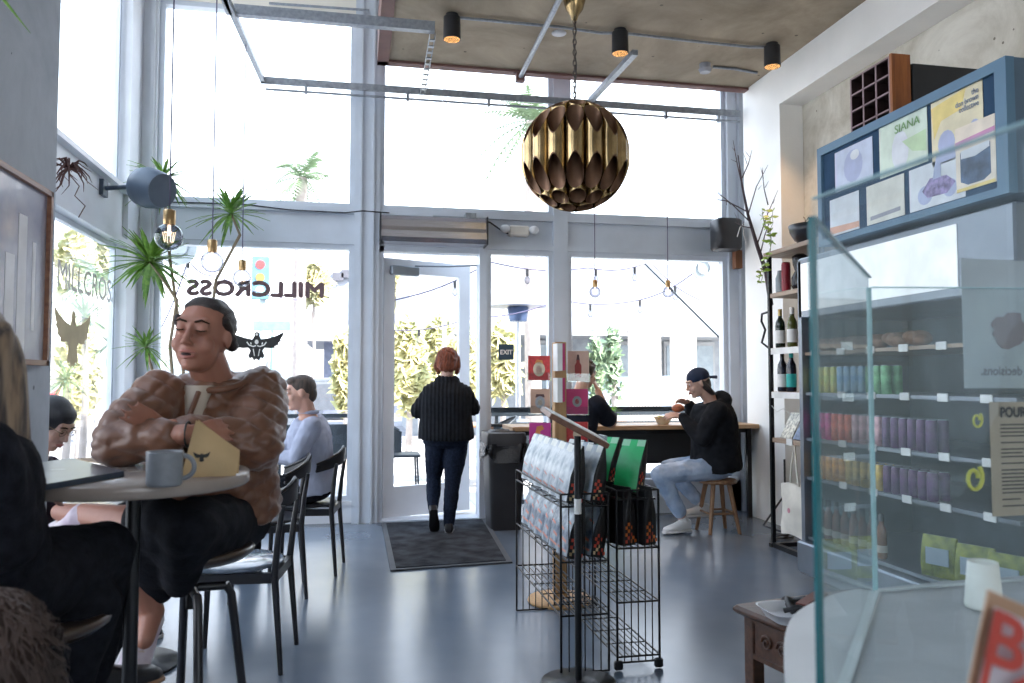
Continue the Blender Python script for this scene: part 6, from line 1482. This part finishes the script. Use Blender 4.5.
shm = M('lilac_leather', (.46, .36, .44), .5, noise_=(18, .2), col2=(.66, .60, .62)); solew = M('white_rubber', (.68, .66, .66), .5); lacew = M('cream_lace', (.60, .48, .42), .7)
shoe(t, anR+V((0, 0, -.03)), at(130, 700, 2.14), .98, shm, solew, laces=lacew, up=(V((.6, -.45, .75))).normalized())
shoe(t, anL+V((-.02, 0, .0)), at(40, 520, 2.38), .98, shm, solew, laces=lacew, up=V((-.1, -.55, .8)).normalized())
MB().tube([wrR+V((.0, -.0, .0))+V((.012*math.cos(a)*.2, .034*math.cos(a), .034*math.sin(a))) for a in [2*PI*i/16 for i in range(16)]], .003, 5, closed=True).build('bracelet', M('black_band', (.02, .02, .02), .5), t)

# ---- 2. long-haired woman in the foreground
t = thing('person', 'long-haired woman in black at the left edge, sitting with crossed legs', 'person', (at(-10, 600, 1.8).x, at(-10, 600, 1.8).y, 0))
hd = Head(at(-42, 350, 1.58), (.30, .95, -.05), V((0, 0, 1)), 1.0)
nk = at(-62, 425, 1.52); pel = at(-30, 585, 1.72); shR, shL = at(-18, 458, 1.48), at(-110, 440, 1.62)
elR, wrR = at(6, 540, 1.55), at(18, 484, 1.78); elL, wrL = at(-60, 520, 1.8), at(-10, 480, 1.95)
hpR, hpL = at(5, 590, 1.68), at(-40, 585, 1.80); knR, anR = at(104, 552, 1.96), at(92, 670, 2.12); knL, anL = at(88, 604, 1.86), at(52, 735, 1.86)
m = MB(); torso(m, pel, nk, hpR-hpL, shR-shL, .95); hd.skull(m); m.cap(nk, hd.p(0, -.02, -.06), .056, .052)
for a_, b_, c_ in ((shR, elR, wrR), (shL, elL, wrL)): m.chain([a_, b_, c_], [.046, .036, .026])
for a_, b_, c_ in ((hpR, knR, anR), (hpL, knL, anL)): m.chain([a_, b_, c_], [.08, .055, .034])
hand(m, wrR, V((.2, .9, -.1)), (.3, -.1, 1), .9, (.2, .3, .2)); hand(m, wrL, V((.6, .7, -.1)), (0, 0, 1), .9, (.2, .3, .2), thumb=-1)
body = remesh(m, 'body', skinm('skin_fair', (.55, .32, .25)), t, .0065, 3); hd.face(body, lipm, darkbrow, 0, True)
m = MB(); m.ell(hd.p(0, -.02, .03), (.088, .102, .098), hd.R, 24, 16)
for q in (-1, 1): m.chain([hd.p(q*.07, .02, .03), hd.p(q*.078, .0, -.07), hd.p(q*.085, .01, -.20), hd.p(q*.07, .03, -.32)], [.03, .035, .032, .014])
m.chain([hd.p(.075, .02, .02), hd.p(.088, .035, -.10), hd.p(.09, .05, -.22), hd.p(.075, .05, -.30)], [.034, .038, .034, .014])
m.chain([hd.p(0, -.07, .0), hd.p(0, -.085, -.14), hd.p(0, -.08, -.33)], [.075, .07, .05])
remesh(m, 'hair', hairm('ash_blonde_hair', (.34, .24, .16), (.06, .045, .04)), t, .006, 3, lambda p, n_: n_*.004*math.sin(noise.noise(V((p.x*12, p.y*12, p.z*2)))*16))
m = MB(); torso(m, pel, nk, hpR-hpL, shR-shL, .95, .03, prof=[(.04, .18, .13), (.2, .165, .12), (.48, .16, .115), (.66, .17, .12), (.80, .178, .115), (.91, .155, .09), (.98, .09, .065)], lo=-1)
for a_, b_, c_ in ((shR, elR, wrR), (shL, elL, wrL)): m.chain([a_, b_, b_.lerp(c_, .9)], [.074, .064, .044])
remesh(m, 'sweater', M('black_sweater', (.012, .013, .018), .9, noise_=(30, .3), bump=(160, .4)), t, .009, 4, wrinkle(.008, 12))
m = MB(); torso(m, pel, nk, hpR-hpL, shR-shL, .95, .012, prof=[(-.02, .178, .135), (.03, .18, .135), (.07, .17, .13)], lo=-1); m.build('shirt_hem', M('pale_teal_hem', (.32, .40, .40), .8), t)
m = MB(); torso(m, pel, nk, hpR-hpL, shR-shL, .95, .012, prof=[(-.18, .12, .08), (-.10, .165, .115), (0, .18, .13), (.03, .17, .12)], lo=-1)
m.chain([hpR, hpR.lerp(knR, .5), knR, knR.lerp(anR, .4), anR], [.108, .098, .076, .068, .055]); m.chain([hpL, knL, knL.lerp(anL, .4), anL], [.1, .076, .066, .052])
remesh(m, 'trousers', jet, t, .009, 4, wrinkle(.008, 10))
blk = M('black_shoe', (.015, .015, .018), .4)
shoe(t, anR, anR+V((.3, .25, -.15)), 1, blk, M('tan_sole', (.35, .2, .12), .6)); shoe(t, anL+V((0, 0, -.01)), anL+V((.3, .5, 0)), 1, blk, M('tan_sole2', (.35, .2, .12), .6))

# ---- 3. girl behind the pier
t = thing('person', 'dark-haired girl in glasses looking down, half hidden by the concrete pier', 'person', (at(48, 480, 3.75).x, at(48, 480, 3.75).y, 0))
hd = Head(at(52, 424, 3.72), (.78, -.30, -.52), V((.35, -.1, .9)), 1.0)
nk = at(36, 462, 3.75); pel = at(28, 560, 3.8); lat = V((.25, -.95, 0)); shR, shL = nk+V((.03, -.17, -.05)), nk+V((0, .17, -.05))
m = MB(); torso(m, pel, nk, lat, lat, .9); hd.skull(m); m.cap(nk, hd.p(0, -.03, -.06), .05, .05)
ar = []
for s_, sh in ((-1, shR), (1, shL)): el, wr = ik(sh, sh+V((.26, .05*s_, -.28)), .28, .25, V((-.3, 0, -1))); m.chain([sh, el, wr], [.043, .036, .025]); hand(m, wr, (1, 0, -.1), (0, 0, 1), .9, (.4, .5, .4), thumb=s_); ar.append((sh, el, wr))
lg = []
for s_ in (-1, 1): h_ = pel+V((.02, .09*s_, -.02)); kn, an = h_+V((.40, .02*s_, -.03)), h_+V((.38, .02*s_, -.42)); an.z = .08; m.chain([h_, kn, an], [.08, .055, .035]); lg.append((h_, kn, an))
body = remesh(m, 'body', skinm('skin_light', (.56, .34, .26)), t, .008, 3); hd.face(body, lipm, darkbrow, 0, True)
m = MB(); m.ell(hd.p(0, -.022, .036), (.088, .102, .096), hd.R, 24, 16); m.ell(hd.p(0, .02, .07), (.07, .06, .045), hd.R); m.ell(hd.p(0, -.10, -.03), (.06, .05, .06), hd.R)
for q in (-1, 1): m.chain([hd.p(q*.074, .01, .03), hd.p(q*.07, -.03, -.05), hd.p(q*.05, -.07, -.12)], [.024, .028, .02])
remesh(m, 'hair', hairm('black_hair', (.014, .013, .020), (.006, .006, .009)), t, .008, 3)
m = MB()
for q in (-1, 1): m.tube([hd.p(q*.031+.021*math.cos(a), .094, .008+.017*math.sin(a)) for a in [2*PI*i/18 for i in range(18)]], .0017, 5, closed=True); m.tube([hd.p(q*.052, .093, .012), hd.p(q*.076, .0, .012)], .0015, 5)
m.tube([hd.p(-.010, .096, .011), hd.p(.010, .096, .011)], .0016, 5); m.build('glasses', M('gold_wire', (.25, .17, .10), .3, .8), t)
m = MB(); torso(m, pel, nk, lat, lat, .9, .02); [m.chain(list(a), [.06, .052, .04]) for a in ar]; remesh(m, 'top', M('plum_black_top', (.03, .02, .03), .8), t, .010, 4, wrinkle(.007, 12))
m = MB(); torso(m, pel, nk, lat, lat, .9, .012, prof=[(-.14, .10, .07), (-.10, .155, .105), (0, .18, .128), (.1, .165, .118)], lo=-1); [m.chain(list(a), [.095, .068, .05]) for a in lg]; remesh(m, 'trousers', jet, t, .012, 4)
for h_, kn, an in lg: shoe(t, an, an+V((.2, 0, 0)), 1, blk, solew)
def simple_chair_for(*a): pass

# ---- 4. man in the pale blue shirt
t = thing('person', 'short-haired man in a pale blue shirt sitting in profile by the left window', 'person', (at(312, 490, 5.45).x, at(312, 490, 5.45).y, 0))
hd = Head(at(300, 393, 5.35), (-.97, -.18, -.12), V((-.12, 0, 1)), 1.02)
nk = at(308, 416, 5.40); pel = at(313, 487, 5.46); lat = V((.15, .98, 0)); lat = V((-.12, -.99, 0)); shN, shF = at(312, 427, 5.20), at(304, 424, 5.56)
elN, wrN = at(296, 458, 5.14), at(276, 458, 5.22); elF, wrF = at(286, 455, 5.6), at(266, 446, 5.5)
m = MB(); torso(m, pel, nk, lat, lat, 1.02); hd.skull(m); m.cap(nk, hd.p(0, -.02, -.06), .06, .058)
m.chain([shN, elN, wrN], [.05, .042, .028]); m.chain([shF, elF, wrF], [.05, .042, .028])
hand(m, wrN, (-1, .1, -.1), (0, -.3, 1), 1.0, (.3, .4, .3)); hand(m, wrF, (-1, -.1, -.1), (0, 0, 1), 1.0, (.3, .4, .3), thumb=-1)
lg = []
for s_ in (-1, 1): h_ = pel+V((-.04, .095*s_, -.01)); kn, an = h_+V((-.43, .03*s_, .0)), h_+V((-.36, .03*s_, -.42)); an.z = .085; m.chain([h_, kn, an], [.085, .058, .038]); lg.append((h_, kn, an))
body = remesh(m, 'body', skinm('skin_ruddy', (.58, .33, .25)), t, .007, 3); hd.face(body, lipm, darkbrow)
m = MB(); m.ell(hd.p(0, -.020, .036), (.081, .094, .088), hd.R, 24, 16); m.ell(hd.p(0, .035, .085), (.058, .048, .030), hd.R); m.ell(hd.p(0, -.065, -.01), (.062, .048, .065), hd.R)
remesh(m, 'hair', hairm('brown_hair', (.085, .052, .035), (.03, .02, .016)), t, .007, 3)
blue = M('pale_blue_cotton', (.37, .40, .51), .75, noise_=(6, .08), bump=(140, .15))
m = MB(); torso(m, pel, nk, lat, lat, 1.02, .022, prof=[(-.02, .18, .13), (.08, .175, .13), (.30, .158, .122), (.48, .158, .122), (.66, .17, .125), (.80, .178, .118), (.91, .155, .09), (.98, .09, .066)], lo=-1)
m.chain([shN, elN, elN.lerp(wrN, .92)], [.072, .060, .040]); m.chain([shF, elF, elF.lerp(wrF, .92)], [.072, .060, .040]); sh_ = remesh(m, 'shirt', blue, t, .008, 3, wrinkle(.010, 13))
m = MB(); m.tube([nk+V((.062*math.cos(a), .065*math.sin(a), .028)) for a in [2*PI*i/20 for i in range(20)]], .014, 8, closed=True); m.build('collar', blue, sh_)
m = MB(); torso(m, pel, nk, lat, lat, 1.02, .014, prof=[(-.14, .11, .08), (-.10, .16, .11), (0, .18, .13), (.06, .178, .13)], lo=-1); [m.chain([a, b, c_], [.10, .078, .058]) for a, b, c_ in lg]; remesh(m, 'trousers', jet, t, .010, 4, wrinkle(.007, 10))
for h_, kn, an in lg: shoe(t, an, an+V((-.2, 0, 0)), 1.05, blk, blk)
MB().tube([wrN+V((0, .035*math.cos(a), .033*math.sin(a))) for a in [2*PI*i/14 for i in range(14)]], .007, 6, closed=True).build('wristwatch', blackp, t)

# ---- 5. woman walking out of the door
D5 = 6.78
t = thing('person', 'red-haired woman in a black ribbed sweater walking out through the open door', 'person', (at(445, 520, D5).x, at(445, 520, D5).y, 0))
hd = Head(at(447.5, 361, D5), (.18, .97, -.12), V((0, 0, 1)), .98)
nk = at(447, 381, D5-.02); pel = at(446, 437, D5); lat = V((.98, -.17, 0)); fw_ = V((.17, .98, 0))
shL, shR = at(430, 393, D5), at(465, 393, D5-.02)
elL, wrL = at(418, 411, D5+.02), at(428, 412, D5+.22); elR, wrR = at(473, 408, D5+.06), at(462, 410, D5+.26)
hpL, hpR = at(437, 442, D5), at(456, 442, D5); knL, anL = at(434, 478, D5+.04), at(433, 508, D5-.10); knR, anR = at(452, 485, D5-.06), at(449, 521, D5-.10)
anR = V((anR.x, anR.y, .085)); 
m = MB(); torso(m, pel, nk, lat, lat, 1.12); hd.skull(m); m.cap(nk, hd.p(0, -.02, -.05), .055, .053)
m.chain([shL, elL, wrL], [.05, .042, .028]); m.chain([shR, elR, wrR], [.05, .042, .028]); hand(m, wrL, (.5, .8, .1), (-.5, .3, .5), .95); hand(m, wrR, (-.5, .8, .1), (.5, .3, .5), .95, thumb=-1)
m.chain([hpL, knL, anL], [.09, .06, .038]); m.chain([hpR, knR, anR], [.09, .06, .038])
body = remesh(m, 'body', skinm('skin_pale', (.60, .38, .30)), t, .008, 3); hd.face(body, lipm, darkbrow)
m = MB(); m.ell(hd.p(0, -.018, .022), (.092, .100, .094), hd.R, 24, 16); m.ell(hd.p(0, -.045, -.035), (.086, .066, .072), hd.R)
for q in (-1, 1): m.chain([hd.p(q*.075, .0, .02), hd.p(q*.085, -.005, -.05), hd.p(q*.08, .01, -.10)], [.03, .032, .018])
hr = remesh(m, 'hair', hairm('copper_hair', (.30, .07, .025), (.10, .03, .015)), t, .007, 2, lambda p, n_: n_*.006*math.sin(noise.noise(V((p.x*22, p.y*22, p.z*6)))*12))
rib = lambda p, n_: n_*(.0035*math.sin(((p-pel).dot(lat))*2*PI/.033)+.004*noise.noise(p*9))
m = MB(); torso(m, pel, nk, lat, lat, 1.12, .025, prof=[(-.02, .19, .14), (.03, .195, .145), (.2, .185, .14), (.4, .175, .13), (.6, .175, .128), (.78, .172, .12), (.90, .15, .092), (.98, .085, .066), (1.09, .052, .055)], lo=-1)
m.chain([shL, elL, elL.lerp(wrL, .9)], [.070, .068, .045]); m.chain([shR, elR, elR.lerp(wrR, .9)], [.070, .068, .045])
remesh(m, 'sweater', M('ribbed_black_knit', (.014, .016, .020), .9, noise_=(30, .2)), t, .006, 2, rib)
m = MB(); torso(m, pel, nk, lat, lat, 1.12, .008, prof=[(-.16, .12, .09), (-.10, .165, .12), (0, .178, .13), (.10, .165, .12)], lo=-1)
m.chain([hpL, hpL.lerp(knL, .5), knL, knL.lerp(anL, .4), anL], [.105, .095, .066, .064, .046]); m.chain([hpR, hpR.lerp(knR, .5), knR, knR.lerp(anR, .4), anR], [.105, .095, .066, .064, .046])
remesh(m, 'jeans', denim_dk, t, .008, 3, wrinkle(.006, 14))
shoe(t, anL+V((0, 0, -.01)), anL+V((.02, .10, -.18)), 1.0, blk, blk, 'boot', up=V((0, .88, .48)).normalized()); shoe(t, anR, anR+V((.03, .2, 0)), 1.0, blk, blk, 'boot')

# ---- 6. person in a black T-shirt at the counter
D6 = 6.65
t = thing('person', 'curly-haired person in a black T-shirt leaning on the window counter behind the card stand', 'person', (at(585, 520, D6).x, at(585, 520, D6).y, 0))
hd = Head(at(586, 374, D6+.06), (.75, .60, -.15), V((.1, 0, 1)), 1.0)
nk = at(578, 396, D6); pel = at(568, 464, D6-.02); lat = V((.75, -.66, 0)); shR, shL = at(597, 404, D6-.10), at(564, 404, D6+.10)
elR = at(611, 418, D6+.12); elR.z = .93; wrR = at(598, 391, D6+.20); elL, wrL = ik(shL, V((shL.x+.22, shL.y+.35, .92)), .28, .25, V((-.3, 0, -1)))
m = MB(); torso(m, pel, nk, lat, lat, 1.05); hd.skull(m); m.cap(nk, hd.p(0, -.02, -.06), .056, .054); m.chain([shR, elR, wrR], [.052, .046, .03]); m.chain([shL, elL, wrL], [.052, .044, .03])
hand(m, wrR, (-.35, .1, .9), (.8, -.5, 0), 1.0, (.5, .7, .5)); hand(m, wrL, (.8, .5, 0), (0, 0, 1), 1.0, thumb=-1)
lg = []
fwd6 = V((.66, .75, 0))
for s_ in (-1, 1): h_ = pel+lat*.09*s_; kn = h_+fwd6*.36+V((0, 0, -.08)); an = kn+V((-.06, -.08, -.38)); m.chain([h_, kn, an], [.085, .058, .038]); lg.append((h_, kn, an))
body = remesh(m, 'body', skinm('skin_warm', (.52, .30, .21)), t, .008, 3); hd.face(body, lipm, darkbrow)
m = MB(); m.ell(hd.p(0, -.022, .034), (.085, .098, .092), hd.R, 24, 16)
rnd = random.Random(3)
for k in range(34): th_ = rnd.random()*2*PI; ph = rnd.random()*1.5; m.ell(hd.p(.078*math.sin(ph)*math.cos(th_), -.025+.088*math.sin(ph)*math.sin(th_), .036+.086*math.cos(ph)), rnd.uniform(.014, .022))
remesh(m, 'hair', hairm('curly_brown_hair', (.12, .07, .04), (.04, .025, .018)), t, .007, 1)
m = MB(); torso(m, pel, nk, lat, lat, 1.05, .028, prof=[(-.03, .185, .14), (.1, .18, .138), (.30, .16, .125), (.48, .16, .125), (.66, .17, .126), (.80, .178, .118), (.91, .155, .09), (.98, .085, .064)], lo=-1)
m.chain([shR, shR.lerp(elR, .72)], [.075, .078]); m.chain([shL, shL.lerp(elL, .72)], [.075, .078]); remesh(m, 't_shirt', M('black_tee', (.014, .016, .024), .85), t, .009, 3, wrinkle(.008, 11))
m = MB(); torso(m, pel, nk, lat, lat, 1.05, .014, prof=[(-.14, .11, .08), (-.10, .16, .11), (0, .18, .13), (.08, .17, .12)], lo=-1); [m.chain(list(a), [.1, .076, .056]) for a in lg]
remesh(m, 'jeans', denim_dk, t, .010, 3)
for a in lg: shoe(t, a[2], a[2]+V((.2, .2, 0)), 1.05, blk, blk)

# ---- 7. man in the hoodie
D7 = 6.78
t = thing('person', 'man in a black hoodie and backwards cap eating at the right end of the counter', 'person', (at(712, 520, D7).x, at(712, 520, D7).y, 0))
hd = Head(at(698, 383, D7), (-.93, .05, -.30), V((-.25, 0, 1)), 1.05)
nk = at(712, 402, D7+.02); pel = at(716, 465, D7+.05); lat = V((.05, -1, 0)); shN, shF = at(717, 411, D7-.16), at(708, 411, D7+.20)
wrN, wrF = at(681, 416, D7+.02), at(689, 404, D7+.26)
elN = at(702, 438, D7-.14); elF = at(694, 428, D7+.28)
m = MB(); torso(m, pel, nk, lat, lat, 1.05); hd.skull(m); m.cap(nk, hd.p(0, -.02, -.06), .058, .056); m.chain([shN, elN, wrN], [.05, .042, .03]); m.chain([shF, elF, wrF], [.05, .042, .03])
hand(m, wrN, (-1, .25, .05), (0, -.6, .8), 1.0, (.35, .5, .4)); hand(m, wrF, (-.9, -.1, .35), (.3, .5, .8), 1.0, (.4, .55, .4), thumb=-1)
hpN, hpF = pel+V((-.02, -.09, -.01)), pel+V((-.02, .09, -.01)); knN, anN = at(655, 470, D7-.12), at(684, 517, D7-.05); knF, anF = at(668, 468, D7+.2), at(703, 506, D7+.12)
knN = at(660, 474, D7-.16); anN.z = .10
m.chain([hpN, knN, anN], [.085, .058, .038]); m.chain([hpF, knF, anF], [.085, .058, .038])
body = remesh(m, 'body', skinm('skin_olive', (.54, .33, .25)), t, .007, 3); hd.face(body, lipm, darkbrow)
m = MB(); m.ell(hd.p(0, -.045, -.02), (.076, .062, .08), hd.R)
for q in (-1, 1): m.chain([hd.p(q*.068, -.01, .01), hd.p(q*.07, -.04, -.06), hd.p(q*.05, -.075, -.11)], [.018, .028, .022])
remesh(m, 'hair', hairm('dark_hair', (.035, .022, .018), (.012, .009, .008)), t, .007, 2)
capm = M('navy_cap', (.022, .032, .060), .8)
m = MB(); m.ell(hd.p(0, -.014, .045), (.086, .102, .084), hd.R, 24, 16); m2 = MB(); o = remesh(m, 'cap', capm, t, .006, 2, lambda p, n_: n_*(-.02 if (p-hd.c).dot(hd.u) < .02 else 0))
MB().grid(lambda u, v: hd.p((u-.5)*.14, -.095-.075*v*(1-(2*u-1)**2*.4), .030-.018*v-.02*(2*u-1)**2), 12, 5).build('cap_brim', capm, o)
hoodm = M('black_fleece', (.012, .013, .016), .9, noise_=(20, .2))
m = MB(); torso(m, pel, nk, lat, lat, 1.05, .045, prof=[(-.06, .18, .145), (.0, .19, .155), (.1, .185, .15), (.30, .165, .14), (.48, .165, .138), (.66, .175, .135), (.80, .178, .122), (.91, .158, .10), (.98, .10, .08)], lo=-1)
m.chain([shN, elN, elN.lerp(wrN, .92)], [.088, .076, .046]); m.chain([shF, elF, elF.lerp(wrF, .92)], [.088, .076, .046])
hc = nk+V((.085, 0, .015)); m.ell(hc, (.085, .125, .085)); m.chain([nk+V((.02, -.10, -.01)), nk+V((-.06, -.06, -.04)), nk+V((-.08, 0, -.06)), nk+V((-.06, .06, -.04)), nk+V((.02, .10, -.01))], [.045, .035, .03, .035, .045])
remesh(m, 'hoodie', hoodm, t, .009, 3, wrinkle(.010, 11))
jeans = M('washed_denim', (.26, .35, .50), .8, noise_=(9, .2), col2=(.42, .50, .62), bump=(180, .2))
m = MB(); torso(m, pel, nk, lat, lat, 1.05, .012, prof=[(-.14, .11, .08), (-.10, .16, .11), (0, .18, .13), (.06, .17, .12)], lo=-1)
m.chain([hpN, hpN.lerp(knN, .5), knN, knN.lerp(anN, .80)], [.105, .095, .078, .060]); m.chain([hpF, hpF.lerp(knF, .5), knF, knF.lerp(anF, .80)], [.105, .095, .078, .060]); remesh(m, 'jeans', jeans, t, .008, 3, wrinkle(.010, 12))
wsk = M('white_sock', (.70, .70, .70), .8); remesh(MB().cap(knN.lerp(anN, .80), anN, .040, .040), 'sock', wsk, t, .008, 2); remesh(MB().cap(knF.lerp(anF, .8), anF, .040, .040), 'sock', wsk, t, .008, 2)
wsh = M('white_trainer', (.68, .68, .68), .6)
shoe(t, anN, anN+V((-.2, -.05, 0)), 1.1, wsh, solew, laces=label_white); shoe(t, anF, anF+V((-.2, .0, -.05)), 1.1, wsh, solew)
# wooden stool, bowl and burger
def wood_stool(x, y, zt, lab):
    t = thing('wooden_stool', lab, 'stool', (x, y, 0), 0, 'wooden stools at the window counter'); wd = wood('stool_oak', (.30, .16, .08), (.20, .10, .05), .5, 3, 2)
    MB().lathe([(0, zt-.035), (.15, zt-.035), (.165, zt-.025), (.165, zt-.008), (.155, zt), (0, zt-.004)], (x, y, 0), 32).build('seat', wd, t)
    for k in range(4):
        a = PI/4+k*PI/2; c_, s_ = math.cos(a), math.sin(a); MB().tube([(x+.10*c_, y+.10*s_, zt-.03), (x+.19*c_, y+.19*s_, 0)], [.022, .016], 8).build('leg', wd, t)
    m = MB()
    for k in range(4):
        a, b = PI/4+k*PI/2, PI/4+(k+1)*PI/2; m.tube([(x+.165*math.cos(a), y+.165*math.sin(a), .17), (x+.165*math.cos(b), y+.165*math.sin(b), .17)], .010, 6)
    m.build('rung', wd, t)
wood_stool(pel.x+.0, pel.y-.02, pel.z-.115, 'wooden stool under the man in the black hoodie')
q = at(568, 464, D6-.02); wood_stool(q.x, q.y, q.z-.115, 'wooden stool under the person in the black T-shirt')
c = atY(663, 424, 7.02); c = V((c.x, c.y, .885))
t = thing('salad_bowl', 'cream takeaway bowl on the counter in front of the capped man', 'bowl', c)
MB().lathe([(0, .886), (.045, .886), (.055, .892), (.085, .955), (.088, .957), (.083, .955), (.052, .898), (0, .896)], (c.x, c.y, 0), 32).build('bowl_body', M('bowl_cream', (.68, .60, .46), .5), t)
m = MB(); rnd = random.Random(7)
for k in range(14): m.ell((c.x+rnd.uniform(-.055, .055), c.y+rnd.uniform(-.055, .055), .935+rnd.uniform(0, .02)), (rnd.uniform(.012, .025), rnd.uniform(.012, .025), .012))
m.build('salad', M('orange_greens', (.55, .30, .05), .5, noise_=(25, .3), col2=(.20, .35, .06)), t)
c = at(678, 408, D7+.10)
t = thing('burger', 'small reddish bun held up by the capped man', 'bun', c); MB().ell(c, (.055, .045, .038)).build('bun', M('bun_red', (.42, .13, .06), .5, noise_=(30, .2)), t)
for px, py, lb in ((654, 428, 'napkin'),):
    c = atY(632, 425, 7.05); tag(MB().box((c.x-.10, c.y-.05, .8855), (c.x+.12, c.y+.06, .888)).build('napkin', label_white), 'flat white napkin on the counter left of the bowl', 'napkin')
# fur bundle bottom left
t = thing('fur_coat', 'shaggy brown fur coat bundled in the bottom left corner', 'coat', (at(0, 660, 1.25).x, at(0, 660, 1.25).y, .3))
fc = at(-10, 668, 1.30); fr_ = (.085, .10, .13)
MB().ell(fc, fr_, None, 24, 16).ell(fc+V((.0, 0, -.22)), (.11, .12, .26)).build('lining', M('fur_dark', (.05, .035, .03), .9), t)
m = MB(); rnd = random.Random(12)
for k in range(1500):
    th_ = rnd.random()*2*PI; ph = rnd.random()*1.9; n_ = V((math.sin(ph)*math.cos(th_), math.sin(ph)*math.sin(th_), math.cos(ph)))
    p = fc+V((n_.x*fr_[0], n_.y*fr_[1], n_.z*fr_[2])); L = rnd.uniform(.05, .11); s_ = n_.orthogonal().normalized()*.0022
    q1_ = p+n_*L*.25+V((rnd.uniform(-.01, .01), rnd.uniform(-.01, .01), -L*.3)); q2_ = p+n_*L*.3+V((rnd.uniform(-.02, .02), rnd.uniform(-.02, .02), -L))
    m.add([p-s_, p+s_, q1_+s_, q1_-s_, q2_], [(0, 1, 2, 3), (3, 2, 4)])
o = m.build('fur', M('brown_fur', (.16, .10, .08), .6, noise_=(3, .3), col2=(.04, .028, .025)), t); o['kind'] = 'stuff'
